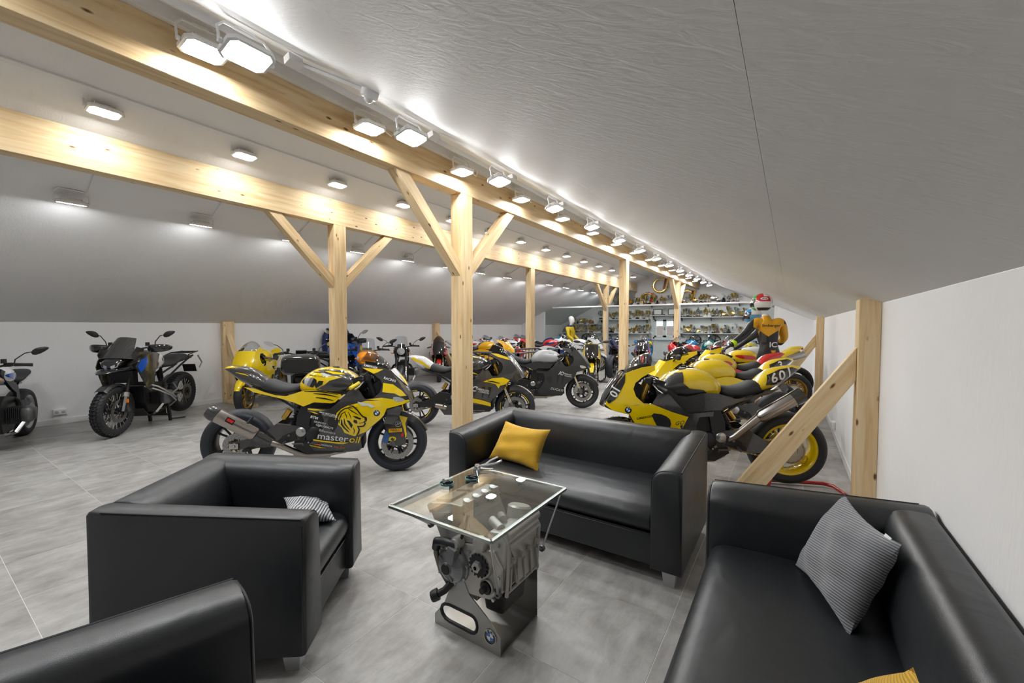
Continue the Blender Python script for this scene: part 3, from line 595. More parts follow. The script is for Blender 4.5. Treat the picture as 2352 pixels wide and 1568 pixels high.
# sprocket, shaft caps, seals
sc_ = Vector((-1.165, 1.497, .40)); tt = []
for k in range(32): rr = .046 if k % 2 else .055; tt += [(sc_.x + rr * math.cos(R(k * 11.25 - 3)), sc_.z + rr * math.sin(R(k * 11.25 - 3))), (sc_.x + rr * math.cos(R(k * 11.25 + 3)), sc_.z + rr * math.sin(R(k * 11.25 + 3)))]
sp = tbuild(MB().prism(tt, lambda a, b, t: Vector((a, t, b)), 1.470, 1.478), 'drive_sprocket', BLACKM, None, 30)
tbuild(MB().lathe([(.011, .022), (.024, .022), (.026, 0)], sc_ + Vector((0, -.025, 0)), (0, -1, 0), 6).lathe([(0, .0), (.012, .008), (.012, .03), (.009, .03), (.009, .01)], sc_ + Vector((0, -.02, 0)), (0, -1, 0), 16), 'sprocket_nut', STEEL, sp)
tbuild(MB().lathe([(.0, .02), (.062, .02), (.066, .0)], sc_ + Vector((0, .004, 0)), (0, -1, 0), 28), 'sprocket_seat', ALUW)
tbuild(MB().lathe([(0, .035), (.030, .034), (.036, .026), (.036, 0)], (-1.175, 1.515, .485), (0, -1, 0), 24), 'shaft_cap', ALUW)
tbuild(MB().lathe([(0, .055), (.014, .055), (.016, .03), (.026, .028), (.028, 0)], (-1.135, 1.51, .30), (0, -1, 0), 20), 'black_plug', BLACKP)
tbuild(MB().lathe([(.032, .022), (.037, .018), (.037, 0)], (-1.135, 1.51, .30), (0, -1, 0), 24), 'plug_seat', ALUW)
# water pipes, wiring
tbuild(MB().tube([(-1.30, 1.47, .46), (-1.36, 1.455, .465), (-1.41, 1.46, .45), (-1.425, 1.47, .41)], .021, 12), 'coolant_elbow', BLACKP)
tbuild(MB().tube([(-1.425, 1.47, .42), (-1.43, 1.475, .38), (-1.41, 1.485, .30), (-1.37, 1.50, .235)], .014, 10), 'coolant_pipe', M('pipe_olive', (.20, .19, .15), .4, .6))
tbuild(MB().tube([(-1.33, 1.50, .27), (-1.37, 1.47, .215), (-1.40, 1.445, .195)], .017, 12).lathe([(0, .02), (.024, .02), (.028, .01), (.028, -.015), (0, -.015)], (-1.405, 1.442, .193), (-.7, -.6, -.4), 14), 'oil_hose', BLACKP)
tbuild(MB().tube([(-1.25, 1.505, .60), (-1.26, 1.49, .54), (-1.285, 1.492, .48), (-1.30, 1.495, .43)], .008, 8), 'wiring_loom', BLACKP)
tbuild(MB().lathe([(0, .05), (.024, .05), (.026, .04), (.030, .04), (.030, 0)], (-1.30, 1.505, .465), (0, -1, 0), 20), 'water_pump', ALUW)
mb = MB()
for p in ((-1.40, 1.497, .42), (-1.27, 1.497, .30), (-1.24, 1.497, .43), (-1.10, 1.505, .25), (-1.07, 1.505, .36), (-1.08, 1.51, .50), (-1.43, 1.497, .36), (-1.30, 1.5, .55), (-1.42, 1.5, .52), (-1.46, 1.495, .575)): mb.bolt(p, (0, -1, 0), .008, .012)
for k in range(7): mb.bolt((-1.052 - .01 * (k % 2), 1.53 + .045 * k, .30 + .03 * (k % 3)), (1, 0, 0), .007, .01)
tbuild(mb, 'case_bolts', STEEL)
tbuild(MB().tube([(-1.05, 1.53, .545), (-1.05, 1.80, .548)], .022, 14), 'oil_gallery', ALUW)
# clutch bell and breather domes on top
tbuild(MB().lathe([(0, .05), (.05, .05), (.06, .042), (.06, -.03)], (-1.12, 1.74, .545), (0, .25, 1), 30), 'starter_dome', ALUW)
tbuild(MB().tube([(-1.20, 1.70, .50), (-1.17, 1.66, .56), (-1.13, 1.62, .565)], .02, 10).tube([(-1.10, 1.56, .55), (-1.18, 1.60, .555)], .024, 12), 'starter_motor', ALUW)
for k in range(4):
    yy = 1.55 + .07 * k
    tbuild(MB().lathe([(0, .022), (.018, .022), (.020, .0)], (-1.30, yy, .625), (.25, 0, 1), 18).lathe([(.028, .0), (.028, -.02), (.02, -.02)], (-1.30, yy, .622), (.25, 0, 1), 18), 'throttle_stub', M('stub_grey', (.45, .45, .45), .35, .6))
mb = MB()
for k in range(2): mb.box((-1.42, 1.58 + .15 * k, .622), (.10, .12, .02), 0, Matrix.Rotation(R(-12), 3, 'Y'))
tbuild(mb, 'valve_cover', M('valve_cover_grey', (.26, .255, .25), .4, .6), None, 0)
# rods from the glass corners down to the engine
for p, q in (((gx0 + .012, gy0 + .01), (-1.43, 1.44, .535)), ((gx1 - .012, gy0 + .01), (-1.06, 1.48, .30)), ((gx1 - .012, gy1 - .01), (-1.035, 1.83, .36)), ((gx0 + .012, gy1 - .01), (-1.43, 1.84, .535))):
    ro = tbuild(MB().tube([(p[0], p[1], GZ - .012), q], .0055, 8), 'support_rod', STEEL)
    tbuild(MB().lathe([(.006, -.008), (.015, -.008), (.015, .008), (.006, .008)], q, (0, 1, 0), 14).tube([q, (q[0] + (.03 if q[0] < -1.2 else -.03), 1.50 if q[1] < 1.6 else 1.80, q[2])], .008, 8), 'rod_eye', ALUD, ro)
# small things on the glass
for (x, y, tip) in ((-1.50, 1.63, 0), (-1.435, 1.76, 1)):
    r = empty('ash_cup', (x, y, GZ + .004)); tag(r, 'round teal-rimmed cup of dark sticks on the glass, ' + ('beside the chrome cutter' if tip else 'nearer the armchair'), 'cup', 'cups on the glass table')
    MB().lathe([(.030, 0), (.034, .002), (.038, .012), (.034, .012), (.030, .003), (0, .003)], (0, 0, 0), (0, 0, 1), 28).build('cup_wall', M('teal_enamel', (.05, .20, .20), .25, coat=.6), r)
    rg = random.Random(5 + tip)
    for k in range(7): MB().box((rg.uniform(-.015, .015), rg.uniform(-.015, .015), .009 + .0015 * k), (.012, .036, .009), 0, Matrix.Rotation(rg.uniform(0, 3), 3, 'Z') @ Matrix.Rotation(rg.uniform(-.3, .3), 3, 'X')).build('dark_stick', RUBBER, r, 0)
r = empty('cigar_cutter', (-1.51, 1.90, GZ + .005)); tag(r, 'chrome plier-shaped cutter lying on the glass table top', 'cutter')
mb = MB(); 
MB().lathe([(0, .03), (.014, .03), (.018, .02), (.018, 0), (0, 0)], (0, 0, 0), (0, 0, 1), 14).build('cutter_head', CHROME, r)
MB().tube([(0, 0, .015), (.02, .05, .02), (.03, .09, .035), (.055, .13, .05)], [.008, .007, .006, .006], 8).build('cutter_handle', CHROME, r); MB().tube([(.005, 0, .018), (.045, .05, .022), (.07, .09, .025), (.095, .115, .04)], [.008, .007, .006, .006], 8).build('cutter_handle', CHROME, r)
MB().tube([(.01, .0, .008), (.05, .02, .008), (.085, .04, .008)], .005, 6).build('cutter_blade', STEEL, r)
# ---------------------------------------------------------------- motorcycle kit
# bike space: x forward with the rear axle at 0, y to the left, z up
MESH = {}
def cm(key, fn):
    if key not in MESH: MESH[key] = fn()
    return MESH[key]
def P(name, col, **k): return M(name, col, k.pop('rough', .16), coat=k.pop('coat', 1.), **k)
YEL = P('paint_racing_yellow', (.86, .61, .0)); YEL2 = P('paint_orange_yellow', (.82, .42, .005)); RED = P('paint_red', (.58, .012, .012)); WHT = P('paint_white', (.78, .78, .79))
BLU = P('paint_blue', (.012, .09, .46)); SKY = P('paint_sky_blue', (.02, .26, .58)); GRN = P('paint_green', (.008, .13, .06)); GRN2 = P('paint_bright_green', (.02, .32, .14)); ORG = P('paint_orange', (.82, .27, .005)); SIL = P('paint_silver', (.48, .49, .50), metal=.5, rough=.3)
NAVY = P('paint_navy', (.01, .025, .12)); MATT = M('matt_black_paint', (.028, .028, .030), .42); GREYM = M('matt_grey_paint', (.36, .37, .38), .38, .2); DKG = P('paint_dark_grey', (.05, .05, .055)); TEAL = P('paint_teal', (.0, .22, .2)); LIME = M('lime_fluo', (.55, .85, .0), .5)
TYRE = M('tyre_rubber', (.016, .017, .020), .58, bump=(70, .2, .002)); TYREB = M('tyre_slick', (.018, .022, .030), .5, bump=(90, .25, .002)); SEATM = M('seat_foam', (.030, .031, .034), .65); GOLD = M('gold_anodised', (.62, .38, .07), .26, .9); DISC = M('brake_disc_steel', (.34, .34, .34), .28, 1.); TITAN = M('titanium', (.42, .38, .34), .28, 1.)
ENGM = M('engine_black', (.035, .034, .034), .42, .5); RADM = M('radiator_mesh', (.02, .02, .02), .7); LAMPG = M('lamp_glass', (.55, .57, .60), .06, .3); TAILR = M('tail_lamp_red', (.35, .005, .01), .15); AMBER = M('amber_lens', (.85, .22, .01), .25); CHAINM = M('chain_gold', (.45, .33, .15), .35, .9); BRKB = P('caliper_blue', (.01, .10, .30)); STICK_W = M('sticker_white', (.80, .80, .80), .3); STICK_G = M('sticker_silver', (.60, .60, .58), .3); STICK_K = M('sticker_black', (.010, .010, .010), .3); STICK_R = M('sticker_red', (.62, .02, .015), .3); STICK_Y = M('sticker_yellow', (.85, .60, .0), .3); STICK_O = M('sticker_orange', (.80, .18, .02), .3); STICK_B = M('sticker_blue', (.02, .15, .60), .3); MIRR = M('mirror_glass', (.75, .76, .78), .04, 1.)

def lerp_tab(tab, x):
    if x <= tab[0][0]: return tab[0][1]
    for (a, b), (c, d) in zip(tab[:-1], tab[1:]):
        if x <= c: return b + (d - b) * (x - a) / (c - a)
    return tab[-1][1]
def poly_grid(outline, res, tris=None):
    bm = bmesh.new()
    if tris is None:
        f = bm.faces.new([bm.verts.new((a, 0, b)) for a, b in outline]); f.normal_update(); bmesh.ops.triangulate(bm, faces=[f])
    else:
        vs = [bm.verts.new((a, 0, b)) for a, b in tris[0]]
        for t in tris[1]:
            try: bm.faces.new([vs[i] for i in t])
            except ValueError: pass
        outline = tris[0]
    if res:
        us = [p[0] for p in outline]; zs = [p[1] for p in outline]
        for k in range(int(math.floor(min(us) / res)) + 1, int(math.ceil(max(us) / res))):
            bmesh.ops.bisect_plane(bm, geom=bm.verts[:] + bm.edges[:] + bm.faces[:], plane_co=(k * res, 0, 0), plane_no=(1, 0, 0))
        for k in range(int(math.floor(min(zs) / res)) + 1, int(math.ceil(max(zs) / res))):
            bmesh.ops.bisect_plane(bm, geom=bm.verts[:] + bm.edges[:] + bm.faces[:], plane_co=(0, 0, k * res), plane_no=(0, 0, 1))
    bmesh.ops.remove_doubles(bm, verts=bm.verts, dist=1e-5); bm.verts.index_update()
    v = [(p.co.x, p.co.z) for p in bm.verts]; f = [tuple(q.index for q in fc.verts) for fc in bm.faces]; e = [(q.verts[0].index, q.verts[1].index) for q in bm.edges if len(q.link_faces) == 1]; bm.free(); return v, f, e
def smooth_poly(pts, n=2):
    for _ in range(n):
        o = []
        for a, b in zip(pts, pts[1:] + pts[:1]): o += [(a[0] * .75 + b[0] * .25, a[1] * .75 + b[1] * .25), (a[0] * .25 + b[0] * .75, a[1] * .25 + b[1] * .75)]
        pts = o
    return pts
def panel(outline, wf, side, th=.008, res=.05, mi=0, mb=None, sm=0, inner=False):
    mb = mb or MB(); v, f, e = poly_grid(smooth_poly(outline, sm) if sm else outline, res); n = len(v)
    mb.add([(u, side * wf(u, z), z) for u, z in v] + [(u, side * (wf(u, z) - th), z) for u, z in v], f + [(a, b, b + n, a + n) for a, b in e], mi); k = len(mb.v) - 2 * n; mb.f += [tuple(i + n + k for i in reversed(q)) for q in f]; mb.m += [mi + (1 if inner else 0)] * len(f); return mb
def decal(outline, wf, side, eps=.0025, res=.05, sm=0, mb=None, mi=0):
    mb = mb or MB(); v, f, e = poly_grid(smooth_poly(outline, sm) if sm else outline, res); mb.add([(u, side * (wf(u, z) + eps), z) for u, z in v], f, mi); return mb
def tdecal(txt, wf, side, u, z, size, ang=0., bold=.0, shear=0., sx=1., eps=.004, res=.05, mb=None, mi=0):
    mb = mb or MB(); v, f = text_verts(txt, size, bold, shear); ca, sa = math.cos(R(ang)), math.sin(R(ang)); d = 1 if side < 0 else -1
    pts = [(u + d * (a * sx * ca - b * sa), z + a * sx * sa + b * ca) for a, b in v]; w, g, _ = poly_grid(None, res, (pts, f)); mb.add([(p, side * (wf(p, q) + eps), q) for p, q in w], g, mi); return mb
def stroke(pts, w0, w1=None):
    w1 = w1 if w1 is not None else w0; L, Rr = [], []; n = len(pts)
    for i, p in enumerate(pts):
        a, b = pts[max(i - 1, 0)], pts[min(i + 1, n - 1)]; dx, dy = b[0] - a[0], b[1] - a[1]; l = math.hypot(dx, dy) or 1; w = (w0 + (w1 - w0) * i / (n - 1)) / 2 * (1 if 0 < i < n - 1 else .35)
        L.append((p[0] - dy / l * w, p[1] + dx / l * w)); Rr.append((p[0] + dy / l * w, p[1] - dx / l * w))
    return L + Rr[::-1]
def interp_secs(secs, k):
    out = []; n = len(secs)
    for i in range(n - 1):
        p0, p1, p2, p3 = secs[max(i - 1, 0)], secs[i], secs[i + 1], secs[min(i + 2, n - 1)]
        for j in range(k):
            t = j / k; out.append(tuple(.5 * (2 * b + (c - a) * t + (2 * a - 5 * b + 4 * c - d) * t * t + (3 * b - a - 3 * c + d) * t ** 3) for a, b, c, d in zip(p0, p1, p2, p3)))
    out.append(tuple(secs[-1])); return out
def se_ring(u, zb, zt, hw, ex, n):
    zc, hz = (zb + zt) / 2, (zt - zb) / 2; r = []
    for k in range(n):
        a = 2 * math.pi * k / n; c, s = math.cos(a), math.sin(a); r.append(Vector((u, hw * math.copysign(abs(c) ** (2 / ex), c), zc + hz * math.copysign(abs(s) ** (2 / ex), s))))
    return r
def sec_body(secs, ex=2.5, n=18, k=3, mi=0, mb=None):
    mb = mb or MB(); return mb.rings([se_ring(*s[:4], ex, n) for s in interp_secs(secs, k)], mi)
def sec_w(secs, ex=2.5):
    S = interp_secs(secs, 6)
    def f(u, z):
        for a, b in zip(S[:-1], S[1:]):
            if a[0] <= u <= b[0] or (a is S[0] and u < a[0]) or (b is S[-1] and u > b[0]):
                t = 0 if b[0] == a[0] else min(1, max(0, (u - a[0]) / (b[0] - a[0]))); zb, zt, hw = (a[i] + (b[i] - a[i]) * t for i in (1, 2, 3)); zc, hz = (zb + zt) / 2, max(1e-4, (zt - zb) / 2)
                q = min(1, abs(z - zc) / hz); return hw * (1 - q ** ex) ** (1 / ex)
        return .1
    return f
# wheels ---------------------------------------------------------------
def tyre_mesh(Ro, w, ri):
    p = []
    for k in range(13):
        a = R(-90 + 15 * k); s = math.sin(a); c = math.cos(a); p.append((Ro - .055 * (w / .19) ** .3 + .055 * (w / .19) ** .3 * max(0, c) ** .8, w / 2 * s))
    p = [(ri - .004, -w * .40), (ri + .012, -w * .46)] + p + [(ri + .012, w * .46), (ri - .004, w * .40)]
    return MB().lathe(p, (0, 0, 0), (0, 1, 0), 48).mesh('tyre', TYRE, 60)
def knob_tyre(Ro, w, ri):
    mb = MB(); p = []
    for k in range(13):
        a = R(-90 + 15 * k); p.append((Ro - .06 + .05 * max(0, math.cos(a)) ** .7, w / 2 * math.sin(a)))
    mb.lathe([(ri - .004, -w * .38), (ri + .012, -w * .44)] + p + [(ri + .012, w * .44), (ri - .004, w * .38)], (0, 0, 0), (0, 1, 0), 40)
    for k in range(44):
        a = 2 * math.pi * k / 44
        for (yy, tw) in ((-.36, .5), (-.12, .2), (.12, -.2), (.36, -.5)):
            rr = Ro - .004 - .03 * abs(yy) ** 2 * 4; rot = Matrix.Rotation(-a, 3, 'Y') @ Matrix.Rotation(-yy * 1.9, 3, 'X').inverted() @ Matrix.Rotation(tw, 3, 'Z')
            d = Vector((math.sin(a + (.05 if abs(yy) > .2 else 0)), 0, math.cos(a + (.05 if abs(yy) > .2 else 0))))
            mb.box(d * (rr - .004) + Vector((0, yy * w, 0)), (.036, w * .21, .016), 0, Matrix.Rotation(a, 3, 'Y') @ Matrix.Rotation(-yy * 1.6, 3, 'X') @ Matrix.Rotation(tw, 3, 'Z'))
    return mb.mesh('tyre', TYRE, 40)
def rim_mesh(ri, w, n=5, twin=True):
    mb = MB(); mb.lathe([(ri, -w * .42), (ri + .004, -w * .43), (ri - .008, -w * .40), (ri - .026, -w * .30), (ri - .030, 0), (ri - .026, w * .30), (ri - .008, w * .40), (ri + .004, w * .43), (ri, w * .42)], (0, 0, 0), (0, 1, 0), 44)
    mb.lathe([(.012, -.05), (.034, -.05), (.040, -.03), (.036, 0), (.040, .03), (.034, .05), (.012, .05)], (0, 0, 0), (0, 1, 0), 20)
    for k in range(n):
        for s in ((-1, 1) if twin else (0,)):
            a = 2 * math.pi * k / n; a1 = a + s * .16; d0 = Vector((math.cos(a), 0, math.sin(a))); d1 = Vector((math.cos(a1), 0, math.sin(a1)))
            mb.tube([d0 * .03, d0 * .06 * 1 + (d1 - d0) * .02, d1 * (ri - .05), d1 * (ri - .022)], [.016, .012, .010, .013], 6)
    return mb.mesh('rim', BLACKM, 40)
def wire_rim(ri, w, n=20):
    mb = MB(); mb.lathe([(ri, -w * .38), (ri + .004, -w * .40), (ri - .012, -w * .34), (ri - .02, -w * .2), (ri - .016, 0), (ri - .02, w * .2), (ri - .012, w * .34), (ri + .004, w * .40), (ri, w * .38)], (0, 0, 0), (0, 1, 0), 44, 0)
    mb.lathe([(.012, -.05), (.045, -.05), (.045, -.035), (.028, -.02), (.028, .02), (.045, .035), (.045, .05), (.012, .05)], (0, 0, 0), (0, 1, 0), 18, 0)
    for k in range(n):
        for s in (-1, 1):
            a = 2 * math.pi * (k + .25 * s) / n; b = a + (.34 if k % 2 else -.34) * s
            mb.tube([Vector((.043 * math.cos(b), s * .042, .043 * math.sin(b))), Vector(((ri - .005) * math.cos(a), s * w * .36, (ri - .005) * math.sin(a)))], .0022, 4, 1)
    return mb.mesh('rim', [BLACKM, CHROME], 40)
def disc_mesh(r=.16, holes=True):
    mb = MB(); mb.lathe([(r - .05, -.0025), (r, -.0025), (r, .0025), (r - .05, .0025)], (0, 0, 0), (0, 1, 0), 40, 0, True)
    mb.lathe([(.035, -.003), (.05, -.003), (.05, .003), (.035, .003)], (0, 0, 0), (0, 1, 0), 20, 1, True)
    for k in range(8): a = R(45 * k); mb.tube([(.045 * math.cos(a), 0, .045 * math.sin(a)), ((r - .045) * math.cos(a + .25), 0, (r - .045) * math.sin(a + .25))], .006, 5, 1); mb.lathe([(0, -.004), (.008, -.004), (.008, .004), (0, .004)], ((r - .05) * math.cos(a + .25), 0, (r - .05) * math.sin(a + .25)), (0, 1, 0), 8, 2)
    if holes:
        for k in range(42):
            rr = r - .012 - .013 * (k % 3); a = 2 * math.pi * k / 42
            for s in (-1, 1): mb.lathe([(0, s * .0031), (.0036, s * .0031)], (rr * math.cos(a), 0, rr * math.sin(a)), (0, 1, 0), 6, 1)
    return mb.mesh('brake_disc', [DISC, BLACKM, GOLD], 40)
def sprocket_mesh():
    mb = MB(); o = []
    for k in range(40):
        for rr, da in ((.105, -2.6), (.112, -1.2), (.112, 1.2), (.105, 2.6)): o.append((rr * math.cos(R(9 * k + da)), rr * math.sin(R(9 * k + da))))
    mb.prism(o, lambda a, b, t: (a, t, b), -.003, .003); return mb.mesh('sprocket', [STEEL], 40)
def wheel(root, name, pos, Ro, w, ri, rimc, tyrem=None, discs=((.07, .16),), stripe=None, wire=False, knob=False, hi=True):
    key = (round(Ro, 3), round(w, 3), wire)
    rm = cm(('rim',) + key, lambda: wire_rim(ri, w) if wire else rim_mesh(ri, w)); o = obj(name, rm, root, pos); recolor(o, [rimc] + ([CHROME] if wire else []))
    t = obj('tyre', cm(('tyre', knob) + key, lambda: knob_tyre(Ro, w, ri) if knob else tyre_mesh(Ro, w, ri)), o); recolor(t, [tyrem or TYRE])
    for y, r in discs: obj('brake_disc', cm(('disc', r, hi), lambda: disc_mesh(r, hi)), o, (0, y, 0))
    if stripe:
        for s in (-1, 1): st = obj('rim_stripe', cm(('stripe', s) + key, lambda: (lambda mb: [mb.lathe([(ri - .012, s * w * .412), (ri - .002, s * w * .432)], (0, 0, 0), (0, 1, 0), 10, 0, False, 8 + q * 72, 56 + q * 72) for q in range(5)] and mb)(MB()).mesh('rim_stripe', STICK_Y, 60)), o); recolor(st, [stripe])
    return o
# shared sport geometry --------------------------------------------------
WB = 1.46
FZ = [(.20, .07), (.26, .13), (.34, .175), (.46, .21), (.58, .232), (.70, .24), (.80, .232), (.90, .21), (1.0, .178), (1.1, .15), (1.2, .12)]
def w_fair(u, z):
    w = lerp_tab(FZ, z); t = max(0, (u - 1.10) / .52); t = min(t, .97); k = math.sqrt(1 - t * t); k = .30 + .70 * k
    if u < .78: w *= 1 - .12 * min(1, (.78 - u) / .2)
    return w * k
TANK = [(.525, .86, .895, .05), (.545, .82, .94, .11), (.60, .79, 1.00, .148), (.68, .78, 1.045, .168), (.78, .785, 1.062, .182), (.90, .79, 1.048, .186), (.99, .80, 1.015, .178), (1.05, .82, .97, .155), (1.085, .86, .92, .10)]
w_tank = sec_w(TANK, 2.5)
TAIL = [(-.145, 1.025, 1.04, .012), (-.09, .985, 1.056, .05), (.0, .915, 1.053, .085), (.10, .86, 1.035, .105), (.18, .835, .985, .112), (.245, .82, .925, .095)]
w_tail = sec_w(TAIL, 2.2)
SEAT = [(.175, .845, .90, .05), (.205, .825, .925, .098), (.27, .808, .932, .125), (.36, .795, .897, .142), (.45, .795, .883, .140), (.515, .81, .893, .118), (.55, .83, .88, .07)]
O_FAIR = [(.634, .694), (.726, .689), (.833, .683), (.91, .746), (1.005, .863), (1.09, .862), (1.148, .779), (1.292, .768), (1.458, .752), (1.562, .765), (1.572, .742), (1.502, .714), (1.356, .681), (1.33, .616), (1.295, .573), (1.237, .52), (1.158, .446), (1.119, .392), (1.125, .285), (1.095, .245), (.903, .225), (.69, .255), (.645, .33), (.714, .40), (.779, .505), (.787, .578), (.756, .652), (.64, .653)]
O_NOSE = [(1.10, 1.114), (1.214, 1.10), (1.361, 1.053), (1.46, .933), (1.548, .80), (1.572, .740), (1.445, .745), (1.148, .775), (1.223, .782), (1.284, .844), (1.303, .91), (1.28, .964), (1.216, 1.013), (1.101, 1.07)]
def nose_center(mb, res=8):
    line = [(1.361, 1.053), (1.41, .995), (1.46, .933), (1.505, .865), (1.548, .80), (1.572, .742)]
    rs = []
    for u, z in line:
        w = w_fair(u, z); rs.append([Vector((u + .045 * (1 - (2 * k / res - 1) ** 2), w * (2 * k / res - 1), z + .012 * (1 - (2 * k / res - 1) ** 2))) for k in range(res + 1)])
    mb.rings(rs, 0, False, False); mb.rings([[p - Vector((.008, 0, 0)) for p in r] for r in rs], 1, False, False); return mb
def under_nose(mb, res=8):
    rs = []
    for u, z in ((1.572, .742), (1.502, .714), (1.43, .70), (1.356, .681)):
        w = w_fair(u, z); rs.append([Vector((u + .045 * (1 - (2 * k / res - 1) ** 2), w * (2 * k / res - 1), z)) for k in range(res + 1)])
    return mb.rings(rs, 0, False, False)
def w_nose(u, z): return w_fair(u, z)
def screen_mesh(top=1.225, back=1.14):
    prof = [(1.385, 1.035, .118, .0), (1.345, 1.10, .138, .022), (1.285, 1.165, .145, .055), (1.215, top - .02, .138, .085), (back, top, .115, .095)]
    rs = []
    for u, z, hw, dr in interp_secs(prof, 3):
        rs.append([Vector((u - .06 * (abs(2 * k / 12 - 1) ** 2.2), hw * (2 * k / 12 - 1), z - dr * abs(2 * k / 12 - 1) ** 2.4)) for k in range(13)])
    mb = MB(); mb.rings(rs, 0, False, False); mb.rings([[p + Vector((-.003, 0, -.003)) for p in r] for r in rs], 0, False, False); return mb
def fender_mesh():
    mb = MB(); c = Vector((WB, 0, .30)); rs = []
    for k in range(13):
        a = R(22 + k * 10.5); w = .068 * (1 - .35 * abs(k / 6 - 1) ** 3); rs.append([c + Vector(((.322 - .02 * abs(j / 4 - 1) ** 2 - (.045 if j in (0, 8) else 0)) * math.cos(a), w * (j / 4 - 1), (.322 - .02 * abs(j / 4 - 1) ** 2 - (.045 if j in (0, 8) else 0)) * math.sin(a))) for j in range(9)])
    mb.rings(rs, 0, False, False); mb.rings([[p + (c - p).normalized() * .004 for p in r] for r in rs], 0, False, False); return mb.mesh('front_fender', CARBON, 40)
def fork_leg_mesh():
    mb = MB(); d = Vector((1.15 - 1.44, 0, .98 - .30)); a = Vector((1.435, 0, .30)); q = lambda t: a + d * t
    mb.tube([q(-.02), q(.10), q(.12)], [.028, .03, .022], 10, 2); mb.tube([q(.10), q(.42)], .021, 10, 0); mb.tube([q(.40), q(.42), q(1.02)], [.026, .029, .028], 10, 1); mb.lathe([(0, .03), (.026, .03), (.03, 0)], q(1.0), d, 10, 3); mb.box(q(.03), (.07, .03, .06), 2)
    return mb.mesh('fork_leg', [CHROME, GOLD, ALUD, BLACKM], 40)
def caliper_mesh():
    rot = Matrix.Rotation(R(20), 3, 'Y'); mb = MB(); mb.box((1.352, 0, .372), (.055, .05, .115), 0, rot); mb.box((1.352, .0, .372), (.066, .03, .08), 0, rot)
    for z in (-.03, .03): mb.lathe([(0, .03), (.017, .03), (.017, -.03), (0, -.03)], (1.352 + z * .3, 0, .372 + z), (0, 1, 0), 12, 0)
    mb.tube([(1.36, 0, .31), (1.435, 0, .30)], .014, 6, 1); mb.tube([(1.37, 0, .43), (1.40, 0, .42)], .012, 6, 1); return mb.mesh('brake_caliper', [BLACKM, ALU], 40)
def engine_mesh():
    mb = MB()
    mb.prism([(.50, .30), (.62, .23), (.95, .24), (1.02, .36), (1.04, .52), (.98, .70), (.80, .72), (.62, .66), (.54, .52)], lambda a, b, t: (a, t, b), -.125, .125, 0)
    for s in (-1, 1):
        mb.lathe([(0, .05), (.05, .05), (.075, .035), (.085, 0)], (.68, s * .11, .42), (0, s, 0), 20, 1); mb.lathe([(0, .035), (.06, .035), (.07, 0)], (.90, s * .13, .40), (0, s, 0), 20, 0)
        for k in range(6): mb.bolt((.68 + .088 * math.cos(k * 1.05), s * .12, .42 + .088 * math.sin(k * 1.05)), (0, s, 0), .008, .02, 2)
        for k in range(5): mb.box((.86 + .03 * k, s * .128, .60), (.012, .01, .12), 0)
    for k in range(4): y = -.12 + .08 * k; mb.tube([(1.02, y, .55), (1.09, y, .48), (1.06, y * .8, .34), (.96, y * .5, .23), (.80, y * .25 - .02, .20)], .019, 8, 3)
    mb.tube([(.82, -.02, .20), (.60, -.05, .20), (.50, -.08, .24)], .035, 10, 3)
    return mb.mesh('engine', [ENGM, BLACKM, STEEL, TITAN], 38)
def frame_mesh():
    mb = MB()
    for s in (-1, 1):
        wf = lambda u, z: .145 + .02 * math.sin((u - .5) * 3)
        panel([(.52, .36), (.60, .36), (.64, .50), (.66, .66), (.80, .72), (1.02, .86), (1.12, .93), (1.10, .99), (.98, .95), (.78, .83), (.58, .74), (.53, .60)], wf, s, .03, .12, 0, mb)
        mb.lathe([(0, .03), (.036, .028), (.045, .02), (.045, 0)], (.57, s * .14, .45), (0, s, 0), 18, 1); mb.lathe([(0, .035), (.016, .035), (.016, .02)], (.57, s * .14, .45), (0, s, 0), 6, 1)
        mb.tube([(.60, s * .10, .74), (.36, s * .085, .80), (.12, s * .06, .87)], .014, 6, 0); mb.tube([(.58, s * .11, .62), (.42, s * .09, .72), (.18, s * .07, .84)], .012, 6, 0)
    mb.tube([(1.09, 0, .84), (1.14, 0, .97)], .045, 12, 0)
    return mb.mesh('frame', [BLACKM, STEEL], 40)
def swing_mesh():
    mb = MB()
    for s in (-1, 1):
        panel([(.57, .50), (.58, .38), (.34, .315), (.12, .295), (-.05, .29), (-.055, .35), (.06, .37), (.22, .425), (.36, .53)], lambda u, z: .125 + .03 * math.sin(u * 4), s, .035, .1, 0, mb)
        mb.lathe([(0, .03), (.012, .03), (.02, .015), (.03, .012), (.03, 0)], (0, s * .125, .32), (0, s, 0), 12, 1)
        mb.box((-.0, s * .14, .32), (.075, .012, .05), 1)
    mb.box((.46, 0, .44), (.10, .24, .10), 0); return mb.mesh('swingarm', [CARBON, STEEL], 40)
def shock_mesh():
    mb = MB(); mb.tube([(.44, -.01, .40), (.52, -.01, .68)], .018, 10, 0)
    h = [(.45 + .06 * k / 60 + .034 * math.cos(k * .75), -.01 + .034 * math.sin(k * .75), .44 + .18 * k / 60) for k in range(61)]; mb.tube(h, .005, 5, 1); mb.lathe([(0, 0), (.03, 0), (.03, .10), (0, .10)], (.40, -.075, .56), (.5, 0, .85), 12, 2); return mb.mesh('rear_shock', [BLACKM, BLACKM, GOLD], 40)
